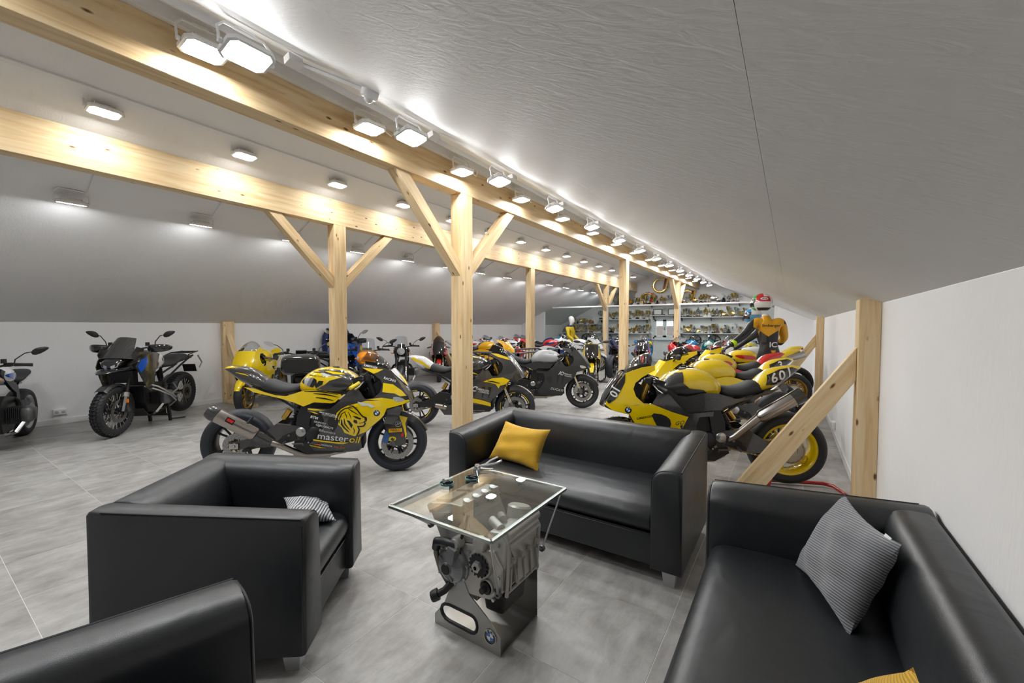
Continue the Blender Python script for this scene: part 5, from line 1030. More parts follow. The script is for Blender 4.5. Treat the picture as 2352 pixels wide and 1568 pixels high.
    def gstand():
        mb = MB()
        for s in (-1, 1): mb.box((.58, s * .14, .15 - .03), (.04, .03, .36), 0, Matrix.Rotation(R(10), 3, 'Y')); mb.box((.56, s * .15, -.045), (.10, .06, .015), 0)
        mb.prism([(-.13, .06), (.13, .06), (.09, .10), (.09, .18), (.13, .24), (-.13, .24), (-.09, .18), (-.09, .10)], lambda a, b, t: (.575 + t, a, b), -.006, .006, 0); mb.tube([(.56, .15, .0), (.45, .2, -.02), (.35, .24, -.03)], .01, 6, 0); return mb.mesh('centre_stand', BLACKM, 30)
    part('centre_stand', 'gstand', gstand, [BLACKM])
    return r, o
NTANK = [(.52, .80, .87, .08), (.58, .77, .94, .13), (.70, .76, 1.0, .165), (.85, .77, 1.02, .19), (.98, .80, 1.0, .185), (1.07, .84, .95, .14), (1.10, .87, .91, .08)]
w_nt = sec_w(NTANK, 2.4)
def naked(label, front, heading, o, lean=0., group='touring motorcycles along the left wall'):
    r = empty('motorcycle'); tag(r, label, 'motorcycle', group); place(r, front, heading, 0, lean); g = o.get; body = g('body', DKG)
    wheel(r, 'front_wheel', (WB, 0, .30), .30, .125, .222, g('rim', BLACKM), TYRE, ((.075, .16), (-.075, .16)), hi=False); wheel(r, 'rear_wheel', (0, 0, .32), .32, .185, .225, g('rim', BLACKM), TYRE, ((.10, .12),), hi=False)
    def part(nm, key, fn, mats, parent=None): return recolor(obj(nm, cm(key, fn), parent or r), mats)
    for s in (-1, 1):
        f = part('fork_leg', 'fork', fork_leg_mesh, [CHROME, g('fork', BLACKM)]); f.location = (0, s * .105, 0); part('brake_caliper', 'cal', caliper_mesh, [g('caliper', BLACKM)], f)
        obj('mirror', cm(('nmir', s), lambda: gmirror_mesh(s, .27, 1.04, .13, .16)), r)
        part('turn_signal', ('ts', s), lambda: MB().tube([(1.28, s * .10, .88), (1.28, s * .17, .88)], .007, 6, 0).ball((1.285, s * .19, .88), (.022, .028, .018), 10, 1).mesh('turn_signal', [BLACKP, AMBER], 40), [BLACKP, AMBER])
    part('front_fender', 'fend', fender_mesh, [g('fender', BLACKP)]); part('engine', 'boxer' if g('boxer', 1) else 'eng', boxer_mesh if g('boxer', 1) else engine_mesh, [ENGM])
    part('frame', 'frame', frame_mesh, [g('frame', BLACKM)]); part('swingarm', 'swing', swing_mesh, [BLACKM]); t = part('fuel_tank', 'ntank', lambda: sec_body(NTANK, 2.4, 18, 3).mesh('fuel_tank', YEL, 50), [g('tank', body)])
    part('seat', 'nseat', lambda: sec_body([(-.10, .84, .90, .07), (-.02, .82, .91, .11), (.15, .80, .89, .13), (.32, .77, .84, .14), (.45, .76, .83, .13), (.54, .78, .83, .09)], 2.6, 16, 3).mesh('seat', SEATM, 60), [SEATM])
    part('tail_unit', 'ntail', lambda: sec_body([(-.30, .80, .83, .03), (-.18, .78, .86, .07), (.05, .75, .83, .10), (.30, .72, .78, .11)], 2.3, 12, 2).mesh('tail_unit', YEL, 50), [body]); part('handlebar', 'nbars', lambda: bars_mesh(.40, 1.03), [BLACKM, RUBBER])
    hd = part('headlamp', 'nhead', lambda: MB().lathe([(0, -.10), (.06, -.09), (.088, -.04), (.095, .02), (.095, .035), (.086, .04)], (1.30, 0, .93), (1, 0, -.08), 24).mesh('headlamp', BLACKG, 40), [g('lamp', BLACKG)]); obj('lamp_lens', cm('nlens', lambda: MB().lathe([(0, .052), (.05, .048), (.086, .036)], (1.30, 0, .93), (1, 0, -.08), 24).mesh('lamp_lens', LAMPG, 60)), hd)
    for s in (-1, 1):
        part('tank_graphic', ('ngr', s), lambda: decal([(.60, .84), (.75, .83), (1.0, .88), (1.04, .92), (.85, .93), (.66, .91)], w_nt, s, .004, .06, 1).mesh('tank_graphic', WHT, 40), [g('tank2', body)], t)
    if g('fly'): part('fly_screen', 'nfly', lambda: MB().grid(lambda i, j: Vector((1.38 - .16 * j - .06 * (2 * i - 1) ** 2, (.17 - .04 * j) * (2 * i - 1), 1.0 + .27 * j - .03 * (2 * i - 1) ** 2)), 8, 6).grid(lambda i, j: Vector((1.377 - .16 * j - .06 * (2 * i - 1) ** 2, (.17 - .04 * j) * (2 * i - 1), 1.0 + .27 * j - .03 * (2 * i - 1) ** 2)), 8, 6).mesh('fly_screen', SCREEN, 60), [SCREEN])
    if g('cowl'): part('headlamp_cowl', 'ncowl', lambda: sec_body([(1.12, .78, 1.0, .17), (1.25, .74, 1.04, .19), (1.40, .76, 1.0, .16), (1.50, .80, .93, .10)], 2.5, 14, 3).mesh('headlamp_cowl', YEL, 50), [g('cowl')]); 
    if g('cowl'):
        for s in (-1, 1): part('headlamp_eye', ('neye', s), lambda: decal([(1.38, .86), (1.46, .88), (1.47, .92), (1.40, .93)], sec_w([(1.12, .78, 1.0, .17), (1.25, .74, 1.04, .19), (1.40, .76, 1.0, .16), (1.50, .80, .93, .10)], 2.5), s, .004, .05).mesh('headlamp_eye', LAMPG, 40), [LAMPG])
    if g('box'): 
        b = part('tail_box', 'nbox', lambda: sec_body([(-.36, .84, .98, .20), (-.30, .80, 1.06, .25), (-.10, .79, 1.08, .26), (.02, .82, 1.04, .22)], 4, 18, 3).mesh('tail_box', BLACKG, 40), [BLACKG]); part('box_panel', 'nboxp', lambda: MB().prism([(-.20, .85), (.20, .85), (.23, 1.0), (.17, 1.03), (-.17, 1.03), (-.23, 1.0)], lambda a, c, t: (-.355 + t, a, c), -.012, .0).mesh('box_panel', BLACKP, 30), [BLACKP], b)
    part('exhaust', ('exh', 'side_low'), lambda: exhaust_mesh('side_low'), [g('pipe', TITAN)]); part('dashboard', 'ndash', lambda: MB().box((1.20, 0, 1.04), (.02, .17, .09), 0, Matrix.Rotation(R(-45), 3, 'Y')).mesh('dashboard', BLACKP, 0), [BLACKP])
    return r, o
def classic(label, front, heading, o, group='historic racing motorcycles'):
    """full bubble-fairing racer"""
    r = empty('motorcycle'); tag(r, label, 'motorcycle', group); place(r, front, heading); g = o.get; body = g('body', SKY)
    wheel(r, 'front_wheel', (WB, 0, .30), .30, .10, .222, SIL, TYRE, ((.065, .14),), None, True, False, False); wheel(r, 'rear_wheel', (0, 0, .30), .30, .12, .222, SIL, TYRE, ((-.07, .12),), None, True, False, False)
    def part(nm, key, fn, mats, parent=None): return recolor(obj(nm, cm(key, fn), parent or r), mats)
    for s in (-1, 1):
        f = part('fork_leg', 'fork', fork_leg_mesh, [CHROME, CHROME]); f.location = (0, s * .10, 0)
    part('front_fender', 'fend', fender_mesh, [body]); part('engine', 'eng', engine_mesh, [ALUD]); part('frame', 'frame', frame_mesh, [BLACKM]); part('swingarm', 'swing', swing_mesh, [BLACKM])
    CF = [(.62, .30, .45, .15), (.75, .24, .66, .215), (.95, .22, .82, .245), (1.15, .24, .95, .25), (1.30, .36, 1.02, .235), (1.42, .55, 1.0, .20), (1.53, .66, .92, .13), (1.58, .72, .84, .06)]
    w = sec_w(CF, 2.3)
    def fair():
        mb = MB(); S = interp_secs(CF, 3); rs = []
        for u, zb, zt, hw in S:
            zc, hz = (zb + zt) / 2, (zt - zb) / 2; rs.append([Vector((u, hw * math.copysign(abs(math.cos(R(a))) ** .87, math.cos(R(a))), zc + hz * math.copysign(abs(math.sin(R(a))) ** .87, math.sin(R(a))))) for a in range(-200 if u > 1.36 else -225, (21 if u > 1.36 else 46), 1)][::14]) if False else rs.append([Vector((u, hw * math.copysign(abs(math.cos(R(a))) ** .87, math.cos(R(a))), zc + hz * math.copysign(abs(math.sin(R(a))) ** .87, math.sin(R(a))))) for a in [48 - 276 * k / 18 if u < 1.36 else 90 - 360 * k / 18 for k in range(19)]])
        mb.rings(rs, 0, False, False); return mb.mesh('fairing', YEL, 50)
    part('fairing', 'cfair', fair, [body]); part('nose_disc', 'cdisc', lambda: MB().ball((1.50, 0, .83), (.075, .15, .13), 20).mesh('nose_disc', YEL, 60), [g('nose', YEL)])
    for s in (-1, 1): part('fairing_graphic', ('cgr', s), lambda: decal([(.72, .48), (.95, .60), (1.30, .62), (1.40, .56), (1.10, .44), (.80, .36)], w, s, .006, .06, 1).mesh('fairing_graphic', WHT, 40), [g('stripe', WHT)])
    part('fuel_tank', 'ctank', lambda: sec_body([(.50, .74, .84, .08), (.60, .72, .92, .14), (.80, .72, .95, .16), (1.0, .74, .94, .16), (1.08, .80, .90, .08)], 2.6, 14, 3).mesh('fuel_tank', YEL, 50), [g('tank', body)]); part('seat', 'cseat', lambda: sec_body([(.10, .76, .84, .11), (.30, .74, .80, .13), (.50, .74, .80, .11)], 2.6, 14, 3).mesh('seat', SEATM, 50), [SEATM]); part('tail_cowl', 'ctail', lambda: sec_body([(-.22, .82, .90, .05), (-.12, .77, .95, .11), (.05, .75, .93, .13), (.13, .76, .86, .12)], 2.4, 14, 3).mesh('tail_cowl', YEL, 50), [g('tail', body)])
    def bub():
        mb = MB(); rs = []
        for k in range(8):
            t = k / 7; rs.append([Vector((1.46 - .34 * t - .03 * (j / 6 - 1) ** 2, (.17 - .02 * t) * (j / 6 - 1) * (1 - .1 * t), .97 + .25 * math.sin(t * 1.57) - .10 * (j / 6 - 1) ** 2 * t)) for j in range(13)])
        mb.rings(rs, 0, False, False); mb.rings([[p - Vector((.003, 0, .003)) for p in q] for q in rs], 0, False, False); return mb.mesh('windscreen', SCREEN, 60)
    part('windscreen', 'cbub', bub, [SCREEN]); part('exhaust', ('exh', 'side_low'), lambda: exhaust_mesh('side_low'), [BLACKM]); 
    for s in (-1, 1): b = part('handlebar', ('clip', s), lambda: clipon_mesh(s), [BLACKM]); part('grip', ('grip', s), lambda: grip_mesh(s), [RUBBER], b)
    return r, o
# ---------------------------------------------------------------- the hero machine: black and yellow superbike with the lion
rA, oA = sport('black and yellow superbike with lion head and masteroil lettering, behind the armchair', (-3.377, 2.915), 46.6,
    dict(body=CARBON, low=CARBON, nose=CARBON, tank=YEL, tail=CARBON, rail=YEL, tyre=TYREB, fork=BLACKM, caliper=BRKB, fender=CARBON, plate=CARBON, screen=glass_material('tinted_screen', (.72, .72, .73), 1.2), grip=M('grip_yellow', (.72, .55, .03), .6), stripe=None, vent=True, tlamp=0), lift=.06, hi=True)
paddock_stand((-3.377, 2.915), 46.6, .06, 'black paddock stand under the rear wheel of the lion bike', BLACKM)
for s in (-1, 1):
    F = oA['_fair'][s]
    yl = decal([(.885, .56), (.884, .601), (.899, .647), (.941, .688), (.995, .717), (1.077, .738), (1.16, .762), (1.292, .764), (1.458, .748), (1.558, .761), (1.568, .744), (1.502, .718), (1.352, .684), (1.326, .618), (1.292, .577), (1.234, .525), (1.158, .452), (1.102, .43), (1.059, .411), (.97, .448), (.946, .501)], w_fair, s, .0025, .045).build('yellow_field', YEL, F, 40)
    mb = MB()
    for pts, a, b in (([(.906, .571), (.91, .618), (.931, .659), (.968, .688), (1.012, .699), (1.045, .693)], .014, .008), ([(.924, .545), (.928, .60), (.945, .64), (.985, .665)], .012, .006), ([(.944, .583), (.945, .536), (.968, .50), (1.002, .465), (1.013, .453)], .022, .006), ([(.966, .594), (.972, .541), (.995, .506), (1.024, .476)], .016, .006), ([(1.006, .717), (1.045, .711), (1.084, .675), (1.113, .634), (1.136, .61), (1.167, .598), (1.168, .575), (1.149, .557), (1.158, .539), (1.144, .516), (1.111, .51), (1.089, .516), (1.104, .481), (1.096, .446), (1.075, .416)], .012, .014), ([(1.0, .69), (1.03, .668), (1.075, .640), (1.10, .625)], .010, .006), ([(1.10, .545), (1.125, .548), (1.15, .555)], .008, .004), ([(1.0, .66), (1.02, .62), (1.03, .585)], .010, .004), ([(.965, .66), (.985, .625), (.99, .59)], .012, .004), ([(1.05, .50), (1.06, .47), (1.05, .43)], .012, .005), ([(1.02, .72), (1.06, .70), (1.085, .70)], .008, .004)): decal(stroke(pts, a, b), w_fair, s, .006, .05, 0, mb)
    for pg in ([(1.042, .617), (1.075, .614), (1.109, .599), (1.123, .59), (1.109, .581), (1.075, .593)], [(.988, .576), (1.015, .57), (1.044, .529), (1.034, .494), (1.023, .511), (1.005, .547)], [(1.054, .582), (1.082, .573), (1.088, .543), (1.071, .543), (1.049, .558)], [(1.15, .598), (1.168, .594), (1.166, .578), (1.152, .578)]): decal(pg, w_fair, s, .006, .05, 0, mb)
    mb.build('lion_emblem', STICK_K, yl, 0)
    d = 1 if s < 0 else -1; q = lambda u: u
    # when the left side is lettered the text runs the other way, so swap the two words
    if s < 0: tdecal('master', w_fair, s, .862, .400, .098, -8.3, .004, 0, 1.02).build('lettering', STICK_W, F, 0); tdecal('oil', w_fair, s, 1.058, .373, .098, -6, .012, .15, 1.05).build('lettering', STICK_Y, F, 0)
    else: tdecal('master', w_fair, s, .96, .39, .098, 8.3, .004, 0, 1.02).build('lettering', STICK_W, F, 0); tdecal('oil', w_fair, s, .76, .405, .098, 6, .012, .15, 1.05).build('lettering', STICK_Y, F, 0)
    decal([(.687, .387), (.754, .377), (.891, .356), (1.012, .348), (.957, .331), (.864, .345), (.688, .372)], lambda u, z: w_fair(u, z) + .006, s, .003, .05).build('yellow_line', STICK_Y, F, 0); decal([(.652, .327), (.798, .291), (.744, .292), (.657, .318)], lambda u, z: w_fair(u, z) + .006, s, .003, .05).build('yellow_line', STICK_Y, F, 0)
    wf2 = lambda u, z: w_fair(u, z) + .006
    ag = -14 if s < 0 else 14
    for tx, u, z, sz, mt, bd in (('BTM', .70, .601, .036, STICK_W, .02), ('GRIPCITY', .751, .551, .026, STICK_W, .01), ('GPRODUCTS', .792, .513, .027, STICK_W, .012), ('Billewaere', .815, .462, .036, STICK_G, 0), ('BMW MOTORRAD', .83, .636, .021, STICK_W, .006), ('MOTORSPORT', .84, .618, .021, STICK_G, 0)): tdecal(tx, w_fair, s, u, z, sz, ag, bd).build('sponsor_lettering', mt, F, 0)
    tdecal('HORECA', wf2, s, .805, .319, .026, ag, .012).build('sponsor_lettering', STICK_W, F, 0); tdecal('Van Zon', wf2, s, .918, .298, .030, ag * .7, 0, .3).build('sponsor_lettering', STICK_O, F, 0)
    decal([(.70, .322), (.705, .338), (.714, .330), (.722, .345), (.730, .335), (.742, .342), (.746, .330), (.758, .330), (.752, .318), (.738, .326), (.722, .328)], wf2, s, .003, .05).build('sun_emblem', STICK_O, F, 0)
    decal([(.64, .69), (.72, .684), (.80, .672), (.70, .668), (.645, .676)], w_fair, s, .003, .05).build('yellow_line', STICK_Y, F, 0); decal([(.655, .66), (.70, .655), (.74, .635), (.70, .642)], w_fair, s, .003, .05).build('yellow_line', STICK_Y, F, 0)
    roundel(F, w_fair, s, 1.261, .642, .03); decal([(1.08, .755), (1.20, .735), (1.245, .705), (1.21, .695), (1.18, .715), (1.12, .715), (1.10, .735)], w_fair, s, .006, .05).build('model_emblem', STICK_G, F, 0)
    # tank graphics
    Tk = oA['_tank']
    decal([(.78, .909), (.818, .946), (.976, .996), (1.037, .965), (1.02, .92), (.96, .845), (.90, .83), (.80, .84), (.684, .85), (.72, .87)], w_tank, s, .007, .02).build('airbox_cover', CARBON, Tk, 40)
    decal([(.558, .922), (.576, .955), (.607, .968), (.677, .966), (.699, .952), (.705, .915), (.721, .944), (.764, .942), (.754, .909), (.696, .871), (.684, .90), (.668, .876), (.64, .885)], w_tank, s, .006, .02).build('tank_letter', STICK_K, Tk, 0)
    for pg, mt in (([(.585, .958), (.612, .968), (.64, .967), (.612, .895), (.59, .906)], M('sticker_grey', (.45, .45, .46), .3)), ([(.64, .967), (.675, .965), (.64, .887), (.614, .895)], M('sticker_grey2', (.20, .20, .21), .3))): decal(pg, w_tank, s, .0085, .02).build('tank_letter', mt, Tk, 0)
    for pts in ([(.66, 1.02), (.76, 1.025), (.85, 1.0), (.97, .995), (1.03, .97)], [(.70, 1.035), (.80, 1.045), (.92, 1.03), (1.02, .985)]): decal(stroke(pts, .012, .02), w_tank, s, .007, .02).build('tank_line', CARBON, Tk, 0)
    decal([(.72, 1.02), (.77, 1.018), (.83, .995), (.80, .985), (.76, .99)], w_tank, s, .004, .04).build('tank_flash', STICK_G, Tk, 0); tdecal('BMW MOTORRAD', w_tank, s, .70, .985, .018, -4 if s < 0 else 4, .006).build('sponsor_lettering', STICK_K, Tk, 0)
    wr_ = lambda u, z: .10 + .085 * min(1, max(0, (u - .05) / .5))
    for pts in ([(.60, .842), (.72, .845), (.90, .815)], [(.68, .822), (.78, .815), (.90, .79)], [(.70, .785), (.78, .775), (.86, .755)]): decal(stroke(pts, .016, .012), wr_, s, .003, .06).build('rail_line', STICK_K, rA, 0)
    decal([(.22, .832), (.34, .806), (.43, .803), (.54, .835), (.52, .84), (.40, .815), (.30, .822)], wr_, s, .003, .05).build('rail_line', STICK_K, rA, 0)
    # nose graphics
    for pg in ([(1.11, 1.072), (1.304, 1.06), (1.25, 1.03), (1.217, 1.018), (1.14, 1.055)], [(1.31, .931), (1.403, .916), (1.49, .852), (1.535, .80), (1.47, .80), (1.421, .828), (1.305, .843)], [(1.16, .777), (1.30, .79), (1.45, .765), (1.565, .755), (1.56, .745), (1.44, .748)]): decal(pg, w_fair, s, .003, .04).build('nose_graphic', YEL, rA, 40)
    tdecal('ILMBERGER', w_fair, s, 1.185, 1.085, .026, -12 if s < 0 else 12, .012).build('sponsor_lettering', STICK_W, rA, 0); tdecal('RACING', w_fair, s, 1.37, .962, .032, -17 if s < 0 else 17, .012).build('sponsor_lettering', STICK_W, rA, 0)
    # tail graphics
    Tl = oA['_tail']
    tdecal('masteroil' if s < 0 else 'masteroil', w_tail, s, .05, .895, .048, -38 if s < 0 else 38, .006).build('lettering', STICK_W, Tl, 0)
    decal([(-.145, 1.03), (-.10, 1.052), (.02, 1.048), (-.09, 1.035), (-.11, 1.0)], w_tail, s, .003, .04).build('tail_edge', YEL, Tl, 0); decal(stroke([(-.02, 1.0), (.06, .985), (.10, .97)], .012, .008), w_tail, s, .003, .04).build('tail_line', STICK_Y, Tl, 0)
    # winglet and fork guard with sponsor plates
    panel([(1.34, .725), (1.505, .69), (1.47, .60), (1.41, .52), (1.326, .534), (1.357, .637)], lambda u, z: .17 + .05 * math.sin(max(0, min(1, (.74 - z) / .22)) * 2.6), s, .008, .05).build('winglet', CARBON, rA, 40)
    wg = lambda u, z: .128
    fg = panel([(1.321, .515), (1.458, .60), (1.55, .574), (1.55, .40), (1.538, .30), (1.459, .285), (1.37, .409)], wg, s, .006, 0).build('fork_guard', CARBON, rA, 0)
    decal([(1.465, .60), (1.552, .576), (1.531, .517), (1.55, .401), (1.54, .36), (1.522, .451)], wg, s, .003, 0).build('guard_graphic', YEL, fg, 0); decal([(1.372, .466), (1.501, .468), (1.502, .432), (1.374, .425)], wg, s, .004, 0).build('sponsor_plate', STICK_Y, fg, 0); tdecal('PIRELLI', wg, s, 1.437, .447, .034, 0, .014, 0, .95, .006, 0).build('sponsor_lettering', STICK_R, fg, 0)
    rg_ = lambda u0, z0, r, n=20: [(u0 + r * math.cos(2 * math.pi * k / n), z0 + r * math.sin(2 * math.pi * k / n)) for k in range(n)]
    decal(rg_(1.461, .512, .03), wg, s, .003, 0).build('sponsor_plate', STICK_W, fg, 0); decal(rg_(1.461, .512, .026), wg, s, .0042, 0).build('sponsor_plate', STICK_K, fg, 0); tdecal('ZF', wg, s, 1.461, .512, .034, 0, .012, .2, 1, .006, 0).build('sponsor_lettering', STICK_W, fg, 0)
    decal([(u * 1.5 - .706, z) for u, z in rg_(1.412, .361, .024)], wg, s, .0035, 0).build('sponsor_plate', STICK_Y, fg, 0); tdecal('sbs', wg, s, 1.412, .361, .034, 0, .014, .3, 1, .006, 0).build('sponsor_lettering', STICK_K, fg, 0); decal([(1.49, .40), (1.51, .425), (1.52, .41), (1.515, .385), (1.50, .38)], wg, s, .004, 0).build('sponsor_plate', STICK_R, fg, 0)
wp = MB(); ncz = lambda u, z, y, e: Vector((u + .045 * (1 - y * y) + e, w_fair(u, z) * y, z + .012 * (1 - y * y) + e))
wp.rings([[ncz(u, z, (2 * k / 8 - 1) * a, .004) for k in range(9)] for u, z, a in ((1.365, 1.048, .95), (1.41, .995, .9), (1.46, .933, .7), (1.50, .872, .4))], 0, False, False); wp.build('nose_patch', WHT, rA, 50)
for y0, y1 in ((-.55, -.2), (.2, .55)):
    wq = MB(); wq.rings([[ncz(u, z, y0 + (y1 - y0) * k / 3, .007) for k in range(4)] for u, z in ((1.42, .98), (1.46, .933), (1.49, .887))], 0, False, False); wq.build('nose_patch', STICK_Y, rA, 50)
ex = [c for c in rA.children if c.name.startswith('exhaust')][0]
mb = MB(); mb.add([Vector((.055, -.262, .585)), Vector((-.005, -.27, .625)), Vector((-.03, -.273, .585)), Vector((.03, -.265, .545))], [(0, 1, 2, 3)]); mb.build('pipe_badge', STICK_K, ex, 0); mb = MB(); mb.add([Vector((.045, -.266, .582)), Vector((-.0, -.274, .612)), Vector((-.014, -.276, .592)), Vector((.03, -.268, .562))], [(0, 1, 2, 3)]); mb.build('pipe_badge', STICK_R, ex, 0)

# ---------------------------------------------------------------- black sport bikes in the middle
rB, oB = sport('black carbon sport bike with yellow stripes, white and yellow tail, behind the large post', (-3.39, 5.17), 29.5, dict(body=CARBON, low=BLACKP, nose=CARBON, tank=CARBON, tail=WHT, rail=BLACKP, tyre=TYREB, fork=GOLD, caliper=ALU, fender=CARBON, stripe=STICK_Y, screen=SMOKE, exhaust='under', race=1, swing=BLACKM), hi=True)
rC, oC = sport('matt black sport bike with a bare grey tank and DUCATI lettering', (-3.157, 7.05), 27, dict(body=MATT, low=MATT, nose=MATT, tank=GREYM, tail=MATT, rail=MATT, fork=GOLD, caliper=ALU, fender=MATT, screen=SMOKE, exhaust='under', mirror=1, swing=BLACKM), hi=True)
for rr, oo, kind in ((rB, oB, 0), (rC, oC, 1)):
    for s in (-1, 1):
        F = oo['_fair'][s]; ag = -12 if s < 0 else 12; d = 1 if s < 0 else -1
        if kind == 0:
            decal([(.68, .43), (.80, .40), (1.0, .36), (1.12, .33), (1.122, .385), (1.0, .425), (.78, .47), (.72, .46)], lambda u, z: w_fair(u, z) + .006, s, .003, .05).build('yellow_stripe', STICK_Y, F, 0)
            decal([(1.02, .70), (1.16, .75), (1.30, .76), (1.40, .72), (1.34, .66), (1.26, .64), (1.24, .60), (1.20, .66), (1.12, .685)], w_fair, s, .004, .05).build('yellow_chevron', STICK_Y, F, 0); decal(stroke([(1.08, .71), (1.16, .70), (1.26, .675)], .02), w_fair, s, .007, .05).build('chevron_gap', STICK_K, F, 0)
            decal([(.66, .85), (.74, .84), (.95, .79), (.93, .80), (.80, .85), (.68, .88)], lambda u, z: .19, s, .003, .05).build('tank_line', STICK_Y, rr, 0); decal(stroke([(.75, 1.03), (.85, 1.045), (.93, 1.03)], .012), w_tank, s, .004, .04).build('tank_line', STICK_Y, oo['_tank'], 0)
            decal([(1.12, 1.10), (1.22, 1.092), (1.36, 1.045), (1.40, 1.0), (1.22, 1.05)], w_fair, s, .004, .04).build('nose_graphic', STICK_Y, rr, 0)
            decal([(-.10, 1.0), (.05, .95), (.20, .86), (.23, .87), (.10, .97), (-.06, 1.03)], w_tail, s, .003, .04).build('tail_graphic', STICK_Y, oo['_tail'], 0); decal(stroke([(-.05, 1.03), (.08, .99), (.20, .90)], .012), w_tail, s, .005, .04).build('tail_graphic', STICK_G, oo['_tail'], 0)
            tdecal('www.ilmberger-carbon.de', lambda u, z: w_fair(u, z) + .006, s, .87, .262, .030, 0, 0).build('lettering', STICK_G, F, 0)
            u0, z0, k = (.90, .60, 1.0)
        else:
            tdecal('DUCATI', lambda u, z: w_fair(u, z) + .006, s, 1.0, .355, .062, ag, .02, .25).build('lettering', STICK_G, F, 0); tdecal('DUCATI', w_tank, s, .90, 1.0, .026, ag, .015, .25).build('lettering', STICK_K, oo['_tank'], 0); u0, z0, k = (1.10, .66, .8)
        tdecal('I', w_fair, s, u0 - d * .075 * k, z0, .11 * k, ag, .03, .4).build('lettering', STICK_G, F, 0); tdecal('C', w_fair, s, u0 - d * .02 * k, z0 - .008, .11 * k, ag, .03, .3).build('lettering', STICK_G, F, 0)
        tdecal('ILMBERGER', w_fair, s, u0 + d * .11 * k, z0 - .022, .038 * k, ag, .016).build('lettering', STICK_G, F, 0); tdecal('CARBON', w_fair, s, u0 + d * .125 * k, z0 - .058, .038 * k, ag, .016).build('lettering', STICK_G, F, 0)
        for dx in (0, .09): decal([(1.0 + dx, .62), (1.05 + dx, .62), (1.02 + dx, .50), (1.0 + dx, .44)], w_fair, s, .003, .05).build('cooling_slot', STICK_K, F, 0)

# ---------------------------------------------------------------- right row, tails towards the right wall
PL = STICK_K
def right_bike(label, front, heading, lift, o, num, hi=True):
    r, q = sport(label, front, heading, o, lift=lift, hi=hi, group='yellow race bikes along the right wall')
    for s in (-1, 1):
        F = q['_fair'][s]
        if o.get('yfield'):
            decal([(1.56, .763), (1.45, .752), (1.29, .766), (1.15, .775), (.98, .70), (.85, .655), (.90, .56), (1.0, .50), (1.12, .46), (1.237, .525), (1.295, .577), (1.35, .684), (1.5, .717)], w_fair, s, .003, .045).build('yellow_field', YEL, F, 40)
            decal([(1.17, .70), (1.05, .68), (.99, .62), (1.02, .52), (1.08, .50), (1.13, .60)], w_fair, s, .0065, .045, 1).build('fairing_opening', BLACKP, F, 0); roundel(F, w_fair, s, 1.36, .722, .03)
            tdecal('ILMBERGER', w_fair, s, 1.22, .655, .028, 10 if s > 0 else -10, .012).build('lettering', STICK_K, F, 0); tdecal('LSL', w_fair, s, 1.17, .55, .05, 10 if s > 0 else -10, .01).build('lettering', STICK_R, F, 0)
            tdecal('GO', w_fair, s, .93, .60, .05, 8 if s > 0 else -8, 0, .5).build('lettering', STICK_K, F, 0)
        if num == '601':
            decal([(1.365, 1.048), (1.46, .933), (1.548, .80), (1.53, .775), (1.47, .815), (1.42, .89), (1.375, .97)], w_fair, s, .004, .03).build('number_field', BLACKG, r, 0)
            tdecal('01' if s > 0 else '60', w_fair, s, 1.462, .885, .10, 58 if s > 0 else -58, .02, 0, 1, .008, .03).build('race_number', STICK_W, r, 0)
        if num:
            d = 1 if s < 0 else -1
            decal([(-.12, 1.02), (-.06, 1.045), (.05, 1.03), (.155, .985), (.175, .90), (.08, .895), (.0, .93)], w_tail, s, .006, .02).build('number_field', BLACKG, q['_tail'], 0)
            n = len(num)
            for i, ch in enumerate(num): tdecal(ch, w_tail, s, .045 + d * (i - (n - 1) / 2) * .066, .975 - (0 if n == 1 else (.02 * (i - 1) * (-1 if s < 0 else 1)) * (1 if s > 0 else 1) * -1), .11, 14 if s > 0 else -14, .02, .2, 1.05, .010, .025).build('race_number', STICK_W, q['_tail'], 0)
        if o.get('tankfront'): panel([(.56, .70), (.66, .70), (.80, .66), (.95, .70), (1.10, .84), (1.12, .95), (1.05, .94), (.92, .84), (.72, .80), (.58, .80)], lambda u, z: .195, s, .02, .08).build('frame_cover', CARBON, r, 40)
        if o.get('tankfront'): decal([(.86, 1.04), (.92, 1.035), (1.02, .985), (1.06, .93), (1.0, .84), (.80, .83), (.66, .84), (.70, .88), (.82, .90), (.87, .95)], w_tank, s, .007, .02).build('tank_front', CARBON, q['_tank'], 40)
    return r, q
right_bike('yellow and carbon race bike numbered 601 nearest the sofa, on a red paddock stand', (-1.36, 3.93), 202, .085, dict(body=CARBON, low=CARBON, nose=YEL, tank=YEL, tail=YEL, rail=CARBON, rim=YEL, tyre=TYRE, fork=GOLD, fender=CARBON, plate=BLACKG, exhaust='left_up', pipe=M('steel_pipe', (.45, .42, .40), .25, 1.), race=1, yfield=1, tankfront=1, vent=False, number='601', plate_mat=BLACKG, num_mat=STICK_W), '601')
paddock_stand((-1.36, 3.93), 202, .085, 'red paddock stand under the yellow rear wheel by the right wall', M('stand_red', (.42, .008, .008), .25, coat=.8))
right_bike('yellow race bike with a white 3 on its black tail, second in the right row', (-1.40, 5.45), 205, .05, dict(body=YEL, low=CARBON, nose=YEL, tank=YEL, tail=YEL, rail=YEL, rim=BLACKM, tyre=TYRE, plate=YEL, screen=SMOKE, mirror=1, race=1, stripe=STICK_Y, exhaust='right'), '3')
right_bike('yellow sport bike with a red seat hump, third in the right row', (-1.50, 6.62), 205, .05, dict(body=YEL, low=RED, nose=YEL, tank=YEL, tail=RED, rail=RED, rim=BLACKM, tyre=TYRE, plate=YEL, race=1, exhaust='right', slash=RED), None, False)
